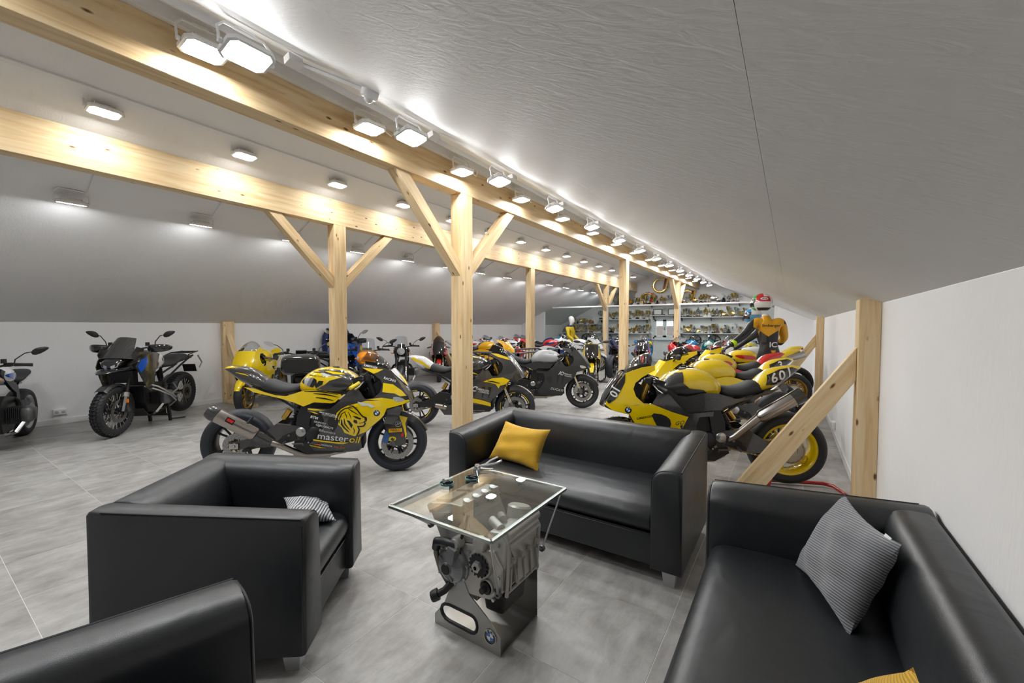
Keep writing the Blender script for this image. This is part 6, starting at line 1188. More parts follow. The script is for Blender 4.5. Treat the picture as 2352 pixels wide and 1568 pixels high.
right_bike('yellow sport bike with twin silver pipes under its tail, fourth in the right row', (-1.32, 8.30), 203, .03, dict(body=YEL, low=YEL, nose=YEL, tank=YEL, tail=YEL, rail=YEL, rim=GOLD, tyre=TYRE, exhaust='twin_up', pipe=STEEL, screen=SCREEN, slash=RED), None, False)
right_bike('yellow and white sport bike behind the rider figure, farthest in the right row', (-1.25, 9.75), 203, .03, dict(body=YEL, low=WHT, nose=WHT, tank=WHT, tail=YEL, rail=WHT, rim=BLACKM, exhaust='right', slash=WHT), None, False)

# ---------------------------------------------------------------- left wall row
adventure('black touring enduro with blue headlamp panel on its centre stand, by the left wall', (-7.60, 1.70), -46, dict(body=CARBON, acc=BLU, trim=WHT, side=CARBON, beak=BLACKG, tank=CARBON), lift=.05)
naked('white roadster with blue and red tank stripe at the left picture edge', (-7.39, .467), -22, dict(body=WHT, tank=WHT, tank2=BLU, rim=SIL, pipe=CHROME))
sport('plain yellow fully faired sport bike with gold rims in front of the left wall stud', (-7.80, 3.42), -47, dict(body=YEL, rim=GOLD, low=YEL, race=1, exhaust='right', tyre=TYRE, vent=True), group='touring motorcycles along the left wall')
naked('dark green roadster seen from behind with a black tail box, behind the lion bike', (-7.30, 4.15), 150, dict(body=GRN, tank=GRN, tank2=GRN, boxer=0, box=1, rim=BLACKM))
adventure('blue touring enduro seen from behind between the green roadster and the post', (-8.55, 6.20), 112, dict(body=BLU, acc=STICK_Y, trim=BLU, side=BLU, beak=BLU, tank=BLU, screen=SMOKE, wing=BLACKP))
naked('orange sport tourer with clear screen and twin headlamps behind the lion bike', (-6.55, 4.95), -42, dict(body=ORG, tank=ORG, tank2=ORG, cowl=ORG, fly=1, rim=BLACKM))
naked('black roadster with round headlamp and clear fly screen facing the camera', (-7.25, 6.40), -44, dict(body=BLACKG, tank=BLACKG, tank2=SIL, fly=1, rim=BLACKM))
sport('red sport bike facing the camera right of the black roadster', (-7.85, 8.25), -46, dict(body=RED, low=NAVY, rim=BLACKM, plate=BLACKG, screen=SMOKE, exhaust='right', slash=NAVY), group='bikes at the far left wall')
sport('white blue and red sport bike just right of the large post', (-7.55, 10.35), 20, dict(body=WHT, low=BLU, rim=BLACKM, slash=BLU, slash2=RED, mirror=1), group='bikes at the far left wall')
sport('orange-yellow race bike behind the railing, seen from the side', (-6.55, 9.75), 20, dict(body=YEL2, low=YEL2, rim=BLACKM, slash=STICK_K, slash2=YEL2, race=1), group='bikes at the far left wall')
sport('red white and blue race bike behind the railing, left of the plain post', (-6.85, 11.4), 28, dict(body=WHT, nose=RED, low=BLU, tank=WHT, tail=BLACKG, rim=BLACKM, slash=RED, slash2=NAVY, race=1), group='bikes at the far left wall')
sport('red sport bike against the far left wall behind the yellow race bike', (-7.75, 12.4), 24, dict(body=RED, low=WHT, rim=BLACKM, slash=WHT, race=1), group='bikes at the far left wall')
sport('white race bike with red trim right of the plain post', (-6.0, 12.5), 20, dict(body=WHT, low=RED, tank=RED, tail=WHT, rim=BLACKM, slash=NAVY, race=1), group='bikes at the far left wall')
sport('blue and white race bike at the glass behind the railing', (-6.9, 14.05), 10, dict(body=SKY, low=BLU, tank=NAVY, tail=WHT, rim=BLACKM, slash=WHT, race=1), group='bikes at the far left wall')
r, q = sport('white race bike with a green oval behind the railing, near the yellow-suited figure', (-5.35, 13.3), 8, dict(body=WHT, low=SKY, tank=WHT, tail=WHT, rim=BLACKM, race=1, vent=False), group='bikes at the far left wall')
for s in (-1, 1): decal([(1.0 + .09 * math.cos(k * .35), .66 + .05 * math.sin(k * .35)) for k in range(18)], w_fair, s, .004, 0).build('green_oval', GRN2, q['_fair'][s], 0); decal([(1.2, .72), (1.5, .73), (1.5, .76), (1.2, .76)], w_fair, s, .004, .05).build('red_flash', STICK_R, q['_fair'][s], 0)

# ---------------------------------------------------------------- centre of the hall
r, q = sport('yellow grey and red superbike facing the camera behind the matt black bike', (-3.95, 9.35), -66, dict(body=YEL, low=DKG, tank=YEL, rim=BLACKM, plate=BLACKG, slash=STICK_G, slash2=BLACKG, mirror=1), group='bikes in the middle of the hall')
for s in (-1, 1): decal([(1.0, .60), (1.16, .52), (1.24, .56), (1.10, .64)], w_fair, s, .006, .05).build('red_flash', STICK_R, q['_fair'][s], 0)
paddock_stand((-3.95, 9.35), -66, 0, 'black paddock stand behind the yellow grey and red superbike', BLACKM)
sport('blue black and red race bike seen from behind with a raised silver pipe', (-4.25, 12.35), 98, dict(body=BLU, low=BLACKP, tail=NAVY, tank=BLACKG, rim=BLACKM, tyre=TYREB, exhaust='right', pipe=STEEL, slash=RED, race=1), lift=.08, group='bikes in the middle of the hall')
paddock_stand((-4.25, 12.35), 98, .08, 'paddock stand under the blue race bike with raised pipe', BLACKM)
sport('red and blue race bike with a white 37 on its nose', (-3.75, 12.75), -74, dict(body=RED, low=RED, nose=BLU, tank=BLU, rim=BLACKM, race=1, number='37', plate_mat=BLACKG, num_mat=STICK_W, plate=BLACKG, slash=BLU), group='bikes in the middle of the hall')
classic('sky blue and white bubble-faired racer with a yellow nose disc', (-4.30, 15.35), -58, dict(body=SKY, nose=YEL, stripe=WHT))
classic('green bubble-faired racer behind the glass left of the middle post', (-6.35, 15.35), -60, dict(body=GRN2, nose=GRN2, stripe=STICK_Y, tank=GRN2))
classic('silver bubble-faired racer behind the glass beside the yellow-suited figure', (-7.3, 15.4), -60, dict(body=SIL, nose=SIL, stripe=WHT))
classic('blue bubble-faired racer behind the glass between the two far posts', (-5.45, 15.45), -60, dict(body=BLU, nose=WHT, stripe=WHT))
classic('red bubble-faired racer with black seat right of the window', (-3.10, 13.75), 152, dict(body=RED, nose=RED, stripe=WHT, tail=RED))
classic('sky blue bubble-faired racer behind the glass under the right shelves', (-2.95, 15.9), -82, dict(body=SKY, nose=SKY, stripe=WHT))
classic('teal bubble-faired racer behind the glass under the right shelves', (-2.35, 15.75), -83, dict(body=TEAL, nose=WHT, stripe=WHT))
classic('red and white bubble-faired racer behind the glass under the right shelves', (-1.72, 15.6), -84, dict(body=RED, nose=WHT, stripe=WHT))
classic('yellow and white bubble-faired racer behind the glass at the right end', (-1.1, 15.6), -85, dict(body=WHT, nose=YEL, stripe=YEL))
classic('lime green bubble-faired racer behind the glass at the right end', (-.5, 15.8), -88, dict(body=GRN2, nose=GRN2, stripe=WHT))

# ---------------------------------------------------------------- stair railing
rl = empty('stair_railing', (-4.58, 7.1, 0)); tag(rl, 'dark grey steel railing around the stairwell', 'railing'); RAIL = M('railing_grey', (.075, .085, .10), .4, .4)
def rail(p, q, h=.94):
    p, q = Vector(p), Vector(q); d = q - p; n = max(2, int(d.length / .11)); o_ = Vector((-4.58, 7.1, 0))
    for z in (.12, h): MB().tube([p - o_ + Vector((0, 0, z)), q - o_ + Vector((0, 0, z))], .02 if z > .5 else .012, 8).build('rail', RAIL, rl)
    for k in range(n + 1):
        big = k in (0, n); c = p + d * k / n - o_; MB().box((c.x, c.y, h / 2 if big else (.12 + h) / 2), (.04, .04, h) if big else (.013, .013, h - .12)).build('post' if big else 'baluster', RAIL, rl, 0)
rail((-6.2, 6.95, 0), (-4.58, 7.1, 0)); rail((-4.58, 7.1, 0), (-4.72, 9.15, 0)); rail((-5.42, 8.3, 0), (-5.30, 9.0, 0)); rail((-5.05, 9.2, 0), (-4.72, 9.15, 0))
# ---------------------------------------------------------------- trophy shelves on the back wall
SHELF = M('shelf_white', (.78, .79, .80), .4); GOLDT = M('trophy_gold', (.78, .55, .18), .18, 1.); SILT = M('trophy_silver', (.72, .72, .70), .16, 1.); MARB = M('trophy_marble_white', (.70, .68, .64), .3); WOODB = M('trophy_base_wood', (.16, .06, .03), .3, coat=.5); BLKB = M('trophy_base_black', (.012, .012, .012), .2)
def handles(mb, r, z0, z1, out, mi=0):
    for s in (-1, 1): mb.tube([(s * r * .8, 0, z0), (s * (r + out), 0, z0 + (z1 - z0) * .35), (s * (r + out), 0, z0 + (z1 - z0) * .8), (s * r, 0, z1)], .012, 5, mi)
def troph(kind):
    mb = MB(); b = [(0, 0), (.16, 0), (.16, .10), (.12, .12), (.12, .18), (0, .18)]
    if kind == 0: mb.lathe(b, seg=10, mi=1); mb.lathe([(.05, .18), (.03, .26), (.03, .34), (.10, .40), (.16, .55), (.165, .66), (.14, .68), (.10, .78), (.04, .84), (.03, .88), (.045, .93), (0, 1.0)], seg=14); handles(mb, .15, .45, .66, .08)
    if kind == 1: mb.lathe(b, seg=10, mi=1); mb.lathe([(.06, .18), (.025, .28), (.025, .42), (.08, .50), (.17, .70), (.20, 1.0), (.18, 1.0), (.14, .72), (0, .55)], seg=14); handles(mb, .16, .55, .95, .10)
    if kind == 2: mb.box((0, 0, .06), (.34, .20, .12), 1); [mb.lathe([(.028, .12), (.028, .55)], (x, 0, 0), seg=8) for x in (-.10, .10)]; mb.box((0, 0, .57), (.30, .18, .05), 1); mb.lathe([(.05, .60), (.02, .68), (.10, .80), (.12, .96), (.10, .96), (0, .82)], seg=12)
    if kind == 3: mb.lathe([(0, 0), (.13, 0), (.13, .08), (.10, .10), (0, .10)], seg=8, mi=1); mb.lathe([(.08, .10), (.025, .16), (.02, .55), (.06, .62), (.11, .75), (.13, 1.0), (.11, 1.0), (0, .70)], seg=14)
    if kind == 4: mb.box((0, 0, .05), (.34, .14, .10), 1); mb.lathe([(0, .02), (.22, .015), (.25, .03), (.25, .0), (0, -.01)], (0, 0, .42), (0, -1, .12), 22)
    if kind == 5: mb.box((0, 0, .10), (.26, .22, .20), 1); mb.box((0, 0, .34), (.16, .14, .28), 1); mb.tube([(0, 0, .48), (.01, 0, .62), (0, 0, .78)], [.03, .05, .045], 8); mb.ball((0, 0, .86), .045, 8); mb.tube([(0, 0, .74), (-.10, 0, .82), (-.13, 0, 1.0)], .018, 6); mb.tube([(0, 0, .74), (.10, 0, .72), (.12, 0, .62)], .018, 6)
    return mb.mesh('trophy', [GOLDT, BLKB], 45)
TR = [troph(k) for k in range(6)]; TN = ['lidded cup', 'two-handled cup', 'column trophy', 'slim goblet', 'plate on a stand', 'figure trophy']; rt = random.Random(11)
def shelf(x0, x1, z, name, lab, fill=True, step=(.12, .145), hmax=.42, seedsteps=None):
    r = empty('shelf', ((x0 + x1) / 2, YB, z)); tag(r, lab, 'shelf', 'trophy shelves'); L = x1 - x0
    MB().box((0, -.14, -.0125), (L, .27, .025)).build('board', SHELF, r, 0); n = max(2, int(L / 1.1) + 1)
    for k in range(n): x = -L / 2 + .12 + (L - .24) * k / (n - 1); MB().prism([(-.005, -.026), (-.24, -.026), (-.24, -.04), (-.02, -.17), (-.005, -.17)], lambda a, b, t: (x + t, a, b), -.01, .01).build('bracket', BLACKM, r, 0)
    if not fill: return
    x = x0 + .10; i = 0
    while x < x1 - .08 and i < 40:
        head = (zl(x) if x < RX else zr(x)) - z - .05; head = min(head, hmax); h = min(head, rt.choice((.26, .30, .34, .36, .40))); k = rt.choice((0, 0, 1, 1, 2, 3, 3, 4, 5))
        if h > .12:
            g = rt.random() < .62; o = obj('trophy', TR[k], None, (x, YB - .14 + rt.uniform(-.04, .04), z + .0005), (0, 0, rt.uniform(-.4, .4))); o.scale = (h * 1.3, h * 1.3, h); bm_ = rt.choice((BLKB, MARB, WOODB)); recolor(o, [GOLDT if g else SILT, bm_])
            tag(o, f"{'gold' if g else 'silver'} {TN[k]}, {ORD[i]} from left on the {name}", 'trophy', 'trophies on the back wall'); i += 1
        x += rt.uniform(*step)
shelf(-9.15, -4.98, 1.20, 'lowest shelf left of the window', 'long white lowest trophy shelf left of the window', True, (.105, .125), .40)
shelf(-3.86, -1.45, 1.22, 'lowest shelf right of the window', 'white lowest trophy shelf right of the window')
shelf(-8.85, -7.35, 1.60, 'short shelf under the roof', 'short white trophy shelf under the left roof slope', True, (.12, .14))
shelf(-7.30, -5.02, 1.80, 'middle shelf left of the window', 'white middle trophy shelf left of the window', True, (.13, .16))
shelf(-4.98, -3.92, 1.955, 'shelf above the window', 'short white shelf directly above the back window', False)
shelf(-3.86, -1.42, 1.86, 'middle shelf right of the window', 'white middle trophy shelf right of the window')
shelf(-7.25, -1.55, 2.42, 'top trophy shelf', 'long white topmost trophy shelf across the gable', True, (.145, .18), .50)
for k, x in enumerate((-4.70, -4.10)):
    r = empty('certificate', (x, YB - .10, 1.956), (R(-8), 0, 0)); tag(r, 'framed white certificate on the shelf above the window, ' + ('left one' if k == 0 else 'right one'), 'picture frame', 'framed certificates'); MB().box((0, 0, .13), (.36, .018, .26)).build('frame', BLACKP, r, 0); MB().box((0, -.010, .13), (.30, .004, .20)).build('sheet', STICK_W, r, 0)
for k, x in enumerate((-4.88, -4.42)):
    o = obj('trophy', TR[3 if k else 5], None, (x, YB - .13, 1.9555)); o.scale = (.33,) * 3; recolor(o, [SILT, WOODB]); tag(o, ('silver slim goblet' if k else 'silver figure trophy') + ' beside the framed certificates above the window', 'trophy', 'trophies on the back wall')
# laurel wreaths with ribbons
def wreath(x, z, y, r, lab, cols):
    e = empty('laurel_wreath', (x, y, z)); tag(e, lab, 'wreath', 'golden laurel wreaths'); mb = MB(); mb.tube([(r * math.cos(R(a)), 0, r * math.sin(R(a))) for a in range(0, 360, 15)], .03, 6, 0, True)
    rg = random.Random(3)
    for k in range(70):
        a = 2 * math.pi * k / 70; c = Vector((r * math.cos(a), -.02, r * math.sin(a))); t = Vector((-math.sin(a), 0, math.cos(a))); n = Vector((math.cos(a), -.3, math.sin(a))) * rg.choice((-1, 1)); mb.add([c, c + t * .05 + n * .03, c + t * .12 + n * .05, c + t * .06 + n * .0], [(0, 1, 2, 3)])
    mb.build('laurel_ring', GOLDT, e, 0)
    for k, m in enumerate(cols): MB().prism([(r * .45 + .05 * k, -r * .6), (r * .45 + .05 * (k + 1), -r * .6), (r * .75 + .05 * (k + 1), r * 1.0), (r * .75 + .05 * k, r * 1.0)] if r > .2 else [(.02 + .05 * k, -r), (.07 + .05 * k, -r), (.07 + .05 * k, r * .8), (.02 + .05 * k, r * .8)], lambda a, b, t: (a, t, b), -.05, -.045).build('ribbon', m, e, 0)
wreath(-4.62, 3.20, YB - .06, .27, 'large golden laurel wreath with black red and yellow ribbon high on the gable', [STICK_K, STICK_R, STICK_Y])
wreath(-5.15, 2.66, YB - .05, .24, 'golden wreath with red ribbons on the top shelf left of the window', [STICK_R, STICK_R])
wreath(-3.55, 2.68, YB - .05, .25, 'golden wreath with black red and yellow ribbon on the top shelf', [STICK_K, STICK_R, STICK_Y])
for k, x in enumerate((-8.6, -7.9, -6.9, -6.2, -3.2, -2.5, -1.8)):
    o = obj('wheel_rim', MESH[[q for q in MESH if q[0] == 'rim'][0]], None, (x, YB - .13, .93), (R(8), 0, 0)); tag(o, f'old wheel rim hung under the trophy shelves, {ORD[k]} from the left', 'wheel rim', 'wheel rims under the shelves'); recolor(o, [BLACKM if k % 3 else GOLD])
o = thing_box('notice_sheet', (XL + .002, 13.0, .90), (XL + .006, 13.22, 1.13), STICK_W, 'white notice sheet on the far left wall above a red bike', 'notice')

# ---------------------------------------------------------------- rider figures
from mathutils.bvhtree import BVHTree
def skin_body(name, J, E_, root, sub=2):
    me = bpy.data.meshes.new(name); keys = list(J); me.from_pydata([J[k][0] for k in keys], [(keys.index(a), keys.index(b)) for a, b in E_], [])
    o = bpy.data.objects.new(name, me); COL.objects.link(o); m = o.modifiers.new('s', 'SKIN'); m.use_smooth_shade = True
    for i, k in enumerate(keys): me.skin_vertices[0].data[i].radius = J[k][1] if isinstance(J[k][1], tuple) else (J[k][1], J[k][1])
    me.skin_vertices[0].data[keys.index(root)].use_root = True; o.modifiers.new('b', 'SUBSURF').levels = sub; o.modifiers['b'].render_levels = sub
    dg = bpy.context.evaluated_depsgraph_get(); nm = bpy.data.meshes.new_from_object(o.evaluated_get(dg)); bpy.data.objects.remove(o); nm.name = name; return nm
def helmet(parent, c, face, mats, sc=1.0, brand=None):
    f = Vector((math.cos(R(face)), math.sin(R(face)), 0)); sd = Vector((-f.y, f.x, 0)); up = Vector((0, 0, 1)); T_ = lambda x, y, z: Vector(c) + (f * x + sd * y + up * z) * sc
    mb = MB(); rs = []
    for i in range(15):
        a = R(-62 + 152 * i / 14); rs.append([T_((.155 if math.cos(b) > 0 else .15) * math.cos(a) * math.cos(b) + (.02 if a < 0 and math.cos(b) > 0 else 0), .125 * math.cos(a) * math.sin(b), .145 * math.sin(a)) for b in [2 * math.pi * k / 28 for k in range(28)]])
    mb.rings(rs, 0)
    h = mb.build('helmet', mats[0], parent, 60)
    def patch(a0, a1, b0, b1, mt, e, nm):
        p = MB(); p.grid(lambda i, j: T_((.155 * math.cos(R(b0 + (b1 - b0) * j)) if math.cos(R(b0 + (b1 - b0) * j)) > 0 else .15 * math.cos(R(b0 + (b1 - b0) * j))) * math.cos(R(a0 + (a1 - a0) * i)) * (1 + e) + (.02 * (1 if a0 + (a1 - a0) * i < 0 and math.cos(R(b0 + (b1 - b0) * j)) > 0 else 0)), .125 * math.cos(R(a0 + (a1 - a0) * i)) * math.sin(R(b0 + (b1 - b0) * j)) * (1 + e), .145 * math.sin(R(a0 + (a1 - a0) * i)) * (1 + e)), 8, 14); p.build(nm, mt, h, 60)
    patch(-28, 22, -62, 62, BLACKG, .02, 'visor'); patch(30, 88, -110, 110, mats[1], .012, 'helmet_graphic'); patch(5, 38, 66, 150, mats[1], .016, 'helmet_graphic'); patch(5, 38, -150, -66, mats[1], .016, 'helmet_graphic'); patch(24, 52, -60, 60, mats[2], .02, 'helmet_graphic'); patch(-55, -32, -60, 60, mats[2], .02, 'helmet_graphic'); patch(-60, -34, 75, 285, BLACKP, .012, 'helmet_trim')
    if brand:
        sp = lambda a, b, e: T_((.155 if math.cos(R(b)) > 0 else .15) * math.cos(R(b)) * math.cos(R(a)) * (1 + e), .125 * math.cos(R(a)) * math.sin(R(b)) * (1 + e), .145 * math.sin(R(a)) * (1 + e)); el = [(22 + 9 * math.sin(2 * math.pi * k / 20), 112 + 22 * math.cos(2 * math.pi * k / 20)) for k in range(20)]
        MB().add([sp(22, 112, .03)] + [sp(a, b, .03) for a, b in el], [(0, k + 1, (k + 1) % 20 + 1) for k in range(20)]).build('brand_oval', STICK_W, h, 0); tv, tf = text_verts(brand, 1., .01, .3); MB().add([sp(22 + y * 14, 112 + x * 17, .036) for x, y in tv], tf).build('brand_lettering', STICK_K, h, 0)
    return h
def hand(parent, wrist, tip, mat, spread):
    w, t = Vector(wrist), Vector(tip); d = (t - w).normalized(); s = Vector(spread).normalized(); n = d.cross(s)
    mb = MB(); mb.rings([[w + d * x + s * (hw * math.cos(a)) + n * (.018 * math.sin(a)) for a in [2 * math.pi * k / 10 for k in range(10)]] for x, hw in ((-.02, .03), (.03, .038), (.085, .043), (.10, .035))])
    for k, (o_, l) in enumerate(((-.031, .062), (-.010, .075), (.011, .070), (.031, .055))):
        p0 = w + d * .09 + s * o_; mb.tube([p0, p0 + d * l * .5 - n * .006, p0 + d * l * .8 - n * .026, p0 + d * l * .85 - n * .045], [.010, .0095, .009, .007], 8)
    p0 = w + d * .03 - s * .034; mb.tube([p0, p0 + d * .03 - s * .028, p0 + d * .06 - s * .034 - n * .02], [.012, .011, .008], 8); return mb.build('glove', mat, parent, 60)
LB = M('leather_black_suit', (.018, .018, .019), .38, bump=(30, .35, .006)); LY = M('leather_yellow_suit', (.72, .36, .01), .42, bump=(30, .35, .006)); LGY = M('leather_grey_suit', (.09, .09, .095), .45); LYP = M('cloth_yellow_suit', (.62, .44, .01), .6, bump=(30, .35, .006)); MANW = M('mannequin_white', (.78, .78, .78), .45)
fig = empty('rider_figure', (-.29, 7.75, 0)); tag(fig, 'standing rider figure in black and yellow leathers with a red white green helmet', 'mannequin')
O_ = Vector((.29, -7.75, 0))
def jt(x, y, z, r): return ((x + .29, y - 7.75, z), r)
J = dict(pel=jt(-.29, 7.74, 1.06, (.125, .105)), wst=jt(-.29, 7.74, 1.22, (.105, .09)), ch=jt(-.30, 7.73, 1.43, (.135, .11)), nb=jt(-.33, 7.73, 1.60, (.12, .085)), nk=jt(-.365, 7.73, 1.70, .055), ls=jt(-.47, 7.68, 1.575, .085), le=jt(-.60, 7.47, 1.365, .062), lw=jt(-.79, 7.27, 1.185, .045), rs=jt(-.14, 7.79, 1.575, .085), re=jt(-.09, 7.93, 1.31, .062), rw=jt(-.16, 8.13, 1.20, .045), lh=jt(-.38, 7.72, .98, .105), lk=jt(-.40, 7.76, .56, .075), la=jt(-.40, 7.72, .14, .055), lf=jt(-.46, 7.83, .055, .05), rh=jt(-.20, 7.78, .98, .105), rk=jt(-.18, 7.82, .56, .075), ra=jt(-.18, 7.78, .14, .055), rf=jt(-.20, 7.90, .055, .05))
nm = skin_body('race_suit', J, [('pel', 'wst'), ('wst', 'ch'), ('ch', 'nb'), ('nb', 'nk'), ('ch', 'ls'), ('ls', 'le'), ('le', 'lw'), ('ch', 'rs'), ('rs', 're'), ('re', 'rw'), ('pel', 'lh'), ('lh', 'lk'), ('lk', 'la'), ('la', 'lf'), ('pel', 'rh'), ('rh', 'rk'), ('rk', 'ra'), ('ra', 'rf')], 'pel', 3)
def suit_material():
    m = bpy.data.materials.new('race_suit_leather'); m.use_nodes = True; nt = m.node_tree; L = nt.links.new; b = nt.nodes['Principled BSDF']; tc = nt.nodes.new('ShaderNodeTexCoord'); sp = nt.nodes.new('ShaderNodeSeparateXYZ'); L(tc.outputs['Object'], sp.inputs[0])
    def op(k, a, c=0.):
        n = nt.nodes.new('ShaderNodeMath'); n.operation = k
        for i, v in enumerate((a, c)):
            if isinstance(v, (int, float)): n.inputs[i].default_value = v
            else: L(v, n.inputs[i])
        return n.outputs[0]
    x, z = sp.outputs[0], sp.outputs[2]; ax = op('ABSOLUTE', op('SUBTRACT', x, -.005)); A_ = lambda *q: __import__('functools').reduce(lambda u, v: op('MULTIPLY', u, v), q); GT = lambda a, c: op('GREATER_THAN', a, c); LT = lambda a, c: op('LESS_THAN', a, c)
    upper = A_(GT(z, op('ADD', op('MULTIPLY', ax, .75), 1.33)), LT(z, 1.655), LT(ax, .20)); edge = op('ADD', op('MULTIPLY', op('SUBTRACT', 1.42, z), .42), x); flank = A_(GT(edge, -.165), LT(edge, -.115), GT(z, 1.14), LT(z, 1.42), GT(x, -.16)); arm = A_(GT(x, .125), GT(z, 1.22), LT(z, 1.52))
    y = op('MINIMUM', op('ADD', op('ADD', upper, flank), arm), 1.); gr = A_(GT(z, 1.24), LT(z, 1.40), GT(x, -.10), LT(x, -.03)); wn = A_(GT(z, 1.655), LT(ax, .2))
    c1 = nt.nodes.new('ShaderNodeMix'); c1.data_type = 'RGBA'; c1.inputs[6].default_value = (.018, .018, .019, 1); c1.inputs[7].default_value = (.075, .075, .08, 1); L(gr, c1.inputs[0])
    c2 = nt.nodes.new('ShaderNodeMix'); c2.data_type = 'RGBA'; c2.inputs[7].default_value = (.74, .37, .01, 1); L(y, c2.inputs[0]); L(c1.outputs[2], c2.inputs[6])
    c3 = nt.nodes.new('ShaderNodeMix'); c3.data_type = 'RGBA'; c3.inputs[7].default_value = (.75, .75, .75, 1); L(wn, c3.inputs[0]); L(c2.outputs[2], c3.inputs[6]); L(c3.outputs[2], b.inputs['Base Color']); b.inputs['Roughness'].default_value = .4
    n = nt.nodes.new('ShaderNodeTexNoise'); n.inputs['Scale'].default_value = 26; L(tc.outputs['Object'], n.inputs['Vector']); bp = nt.nodes.new('ShaderNodeBump'); bp.inputs['Strength'].default_value = .35; bp.inputs['Distance'].default_value = .006; L(n.outputs['Fac'], bp.inputs['Height']); L(bp.outputs[0], b.inputs['Normal']); return m
nm.materials.append(suit_material())
sb = obj('race_suit', nm, fig); bv = BVHTree.FromPolygons([v.co for v in nm.vertices], [tuple(p.vertices) for p in nm.polygons])
def body_text(txt, x, z, size, mt, nm_, bold=.01):
    v, f = text_verts(txt, size, bold); w, g, _ = poly_grid(None, .03, ([(x + a, z + b) for a, b in v], f)); pts = []
    for a, b in w:
        h = bv.ray_cast(Vector((a, -1.0, b)), Vector((0, 1, 0))); pts.append((a, (h[0].y if h[0] else -.1) - .004, b))
    MB().add(pts, g).build(nm_, mt, sb, 0)
body_text('Ilmberger', .03, 1.50, .062, STICK_K, 'suit_lettering', .008); body_text('IC', .06, 1.20, .11, STICK_W, 'suit_lettering', .02)
mb = MB(); 
for a, b in (((-.02, 1.09), .0),): pass
v, f, e = poly_grid([(.03, 1.115), (.10, 1.115), (.065, 1.03)], .03); pts = []
for a, b in v: h = bv.ray_cast(Vector((a, -1.0, b)), Vector((0, 1, 0))); pts.append((a, (h[0].y if h[0] else -.12) - .005, b))
MB().add(pts, f).build('suit_badge', LY, sb, 0)
hl = helmet(fig, (-.105, -.02, 1.865), 172, [P('helmet_white', (.78, .78, .78)), RED, P('helmet_green', (.02, .42, .05))], 1.0, 'Arai')
gl = hand(fig, (-.50, -.48, 1.185), (-.60, -.58, 1.12), LB, (.6, -.75, 0)); MB().lathe([(.046, 0), (.052, .02), (.052, .045), (.046, .06)], (-.43, -.42, 1.235), (-.69, -.61, -.39), 14).build('glove_cuff', LIME, gl); hand(fig, (.12, .39, 1.20), (.02, .48, 1.15), LB, (.7, .6, 0))
# second figure: white head, yellow suit, behind the railing
fg2 = empty('rider_figure', (-6.58, 13.66, 0)); tag(fg2, 'white-headed display figure in a plain yellow suit at the glass', 'mannequin')
def j2(x, y, z, r): return ((x, y, z), r)
J = dict(pel=j2(0, 0, .92, (.14, .11)), wst=j2(0, 0, 1.08, (.12, .10)), ch=j2(-.02, 0, 1.32, (.15, .11)), nb=j2(-.01, 0, 1.47, .09), nk=j2(.01, 0, 1.56, .05), ls=j2(-.02, .17, 1.42, .075), le=j2(.03, .24, 1.15, .055), lw=j2(.22, .22, 1.0, .042), rs=j2(-.02, -.17, 1.42, .075), re=j2(.03, -.24, 1.15, .055), rw=j2(.22, -.20, 1.0, .042), lh=j2(0, .09, .86, .095), lk=j2(.02, .10, .48, .07), la=j2(0, .10, .10, .05), lf=j2(.12, .11, .045, .045), rh=j2(0, -.09, .86, .095), rk=j2(.02, -.10, .48, .07), ra=j2(0, -.10, .10, .05), rf=j2(.12, -.11, .045, .045))
EE = [('pel', 'wst'), ('wst', 'ch'), ('ch', 'nb'), ('nb', 'nk'), ('ch', 'ls'), ('ls', 'le'), ('le', 'lw'), ('ch', 'rs'), ('rs', 're'), ('re', 'rw'), ('pel', 'lh'), ('lh', 'lk'), ('lk', 'la'), ('la', 'lf'), ('pel', 'rh'), ('rh', 'rk'), ('rk', 'ra'), ('ra', 'rf')]
nm = skin_body('yellow_suit', J, EE, 'pel', 2); nm.materials.append(LYP); nm.materials.append(NAVY)
for p in nm.polygons: p.material_index = 1 if p.center.z > 1.47 else 0
obj('yellow_suit', nm, fg2); mb = MB(); mb.rings([[Vector((.035 + rx * math.cos(a) + dx, ry * math.sin(a), z)) for a in [2 * math.pi * k / 16 for k in range(16)]] for z, rx, ry, dx in ((1.53, .05, .05, -.02), (1.58, .06, .055, 0), (1.62, .085, .065, .01), (1.68, .10, .075, .01), (1.74, .105, .08, 0), (1.80, .09, .07, -.01), (1.84, .05, .04, -.015), (1.85, .005, .005, -.015))]); mb.ball((.145, 0, 1.665), (.014, .012, .022), 8); mb.build('head', MANW, fg2, 60)
for s in (-1, 1): hand(fg2, (.22, s * .21, 1.0), (.33, s * .20, .93), MANW, (0, -1, 0))
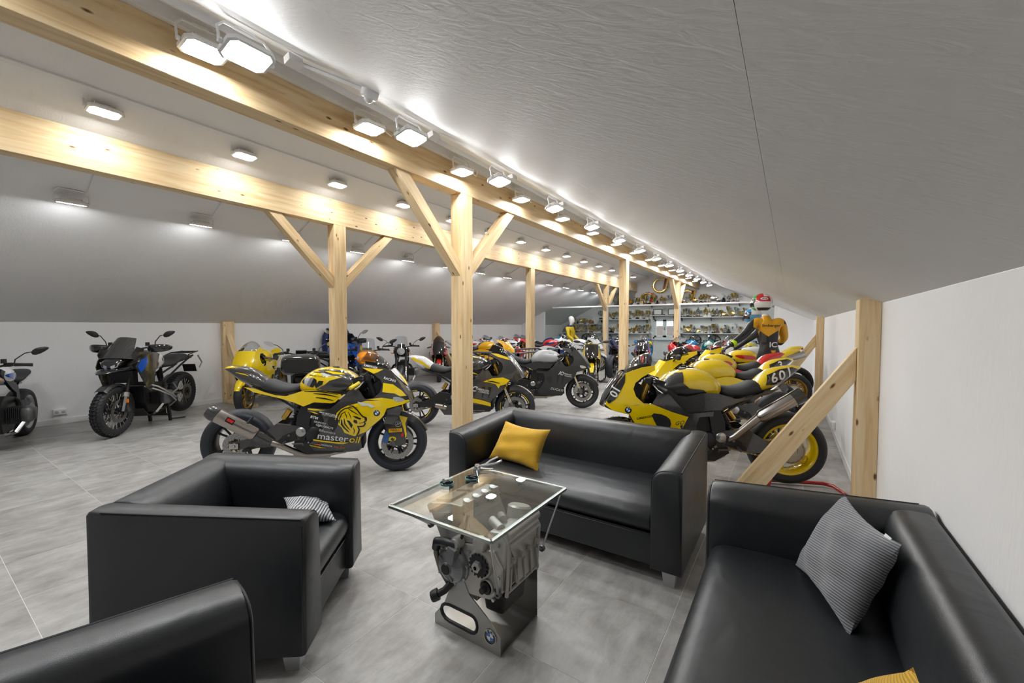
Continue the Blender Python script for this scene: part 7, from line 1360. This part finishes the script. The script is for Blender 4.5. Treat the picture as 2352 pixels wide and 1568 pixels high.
# third figure seated behind the first one
fg3 = empty('rider_figure', (-.42, 9.42, 0)); tag(fg3, 'figure with a sky blue helmet almost hidden behind the leather-suited figure', 'mannequin')
J = dict(pel=j2(.06, .02, .96, (.14, .11)), wst=j2(.02, .0, 1.12, (.12, .10)), ch=j2(-.06, -.03, 1.34, (.15, .11)), nb=j2(-.12, -.05, 1.48, .09), nk=j2(-.15, -.06, 1.56, .05), ls=j2(-.04, -.20, 1.42, .075), le=j2(-.28, -.30, 1.22, .055), lw=j2(-.50, -.34, 1.05, .042), rs=j2(-.14, .14, 1.42, .075), re=j2(-.36, .10, 1.22, .055), rw=j2(-.55, .06, 1.05, .042), lh=j2(.04, -.08, .90, .095), lk=j2(-.22, -.26, .62, .07), la=j2(-.06, -.22, .38, .05), lf=j2(-.16, -.26, .34, .045), rh=j2(0, .12, .90, .095), rk=j2(-.30, .16, .62, .07), ra=j2(-.14, .12, .38, .05), rf=j2(-.24, .08, .34, .045))
nm = skin_body('race_suit', J, EE, 'pel', 2); nm.materials.append(LB); obj('race_suit', nm, fg3); helmet(fg3, (-.20, -.08, 1.70), 200, [P('helmet_sky', (.10, .32, .55)), WHT, SKY])
# blue race suit hanging on the left wall behind the post
js = empty('hanging_suit', (XL + .10, 6.10, 0)); tag(js, 'dark blue riding suit hanging on the left wall behind the post', 'suit'); BLS = M('suit_blue', (.012, .03, .13), .55, bump=(25, .4, .01))
mb = MB(); mb.rings([[Vector((d * math.sin(a), w * math.cos(a), z)) for a in [2 * math.pi * k / 16 for k in range(16)]] for z, w, d in ((.75, .22, .06), (.95, .21, .07), (1.15, .22, .08), (1.30, .25, .08), (1.42, .24, .07), (1.47, .12, .06), (1.50, .07, .05))]); mb.build('jacket', BLS, js, 60)
for s in (-1, 1): MB().tube([(0, s * .20, 1.41), (0, s * .30, 1.25), (.02, s * .34, 1.0), (.03, s * .34, .82)], [.07, .07, .06, .05], 10).build('sleeve', BLS, js, 60); MB().tube([(0, s * .10, .80), (.01, s * .13, .5), (.01, s * .13, .16)], [.10, .085, .06], 10).build('trouser_leg', BLS, js, 60)
MB().tube([(0, -.20, 1.44), (0, 0, 1.50), (0, .20, 1.44)], .008, 6).tube([(0, 0, 1.50), (-.05, 0, 1.535), (-.095, 0, 1.53)], .005, 6).build('hanger', BLACKM, js)
MB().box((.075, -.10, 1.28), (.01, .08, .06)).build('suit_badge', STICK_W, js, 0)
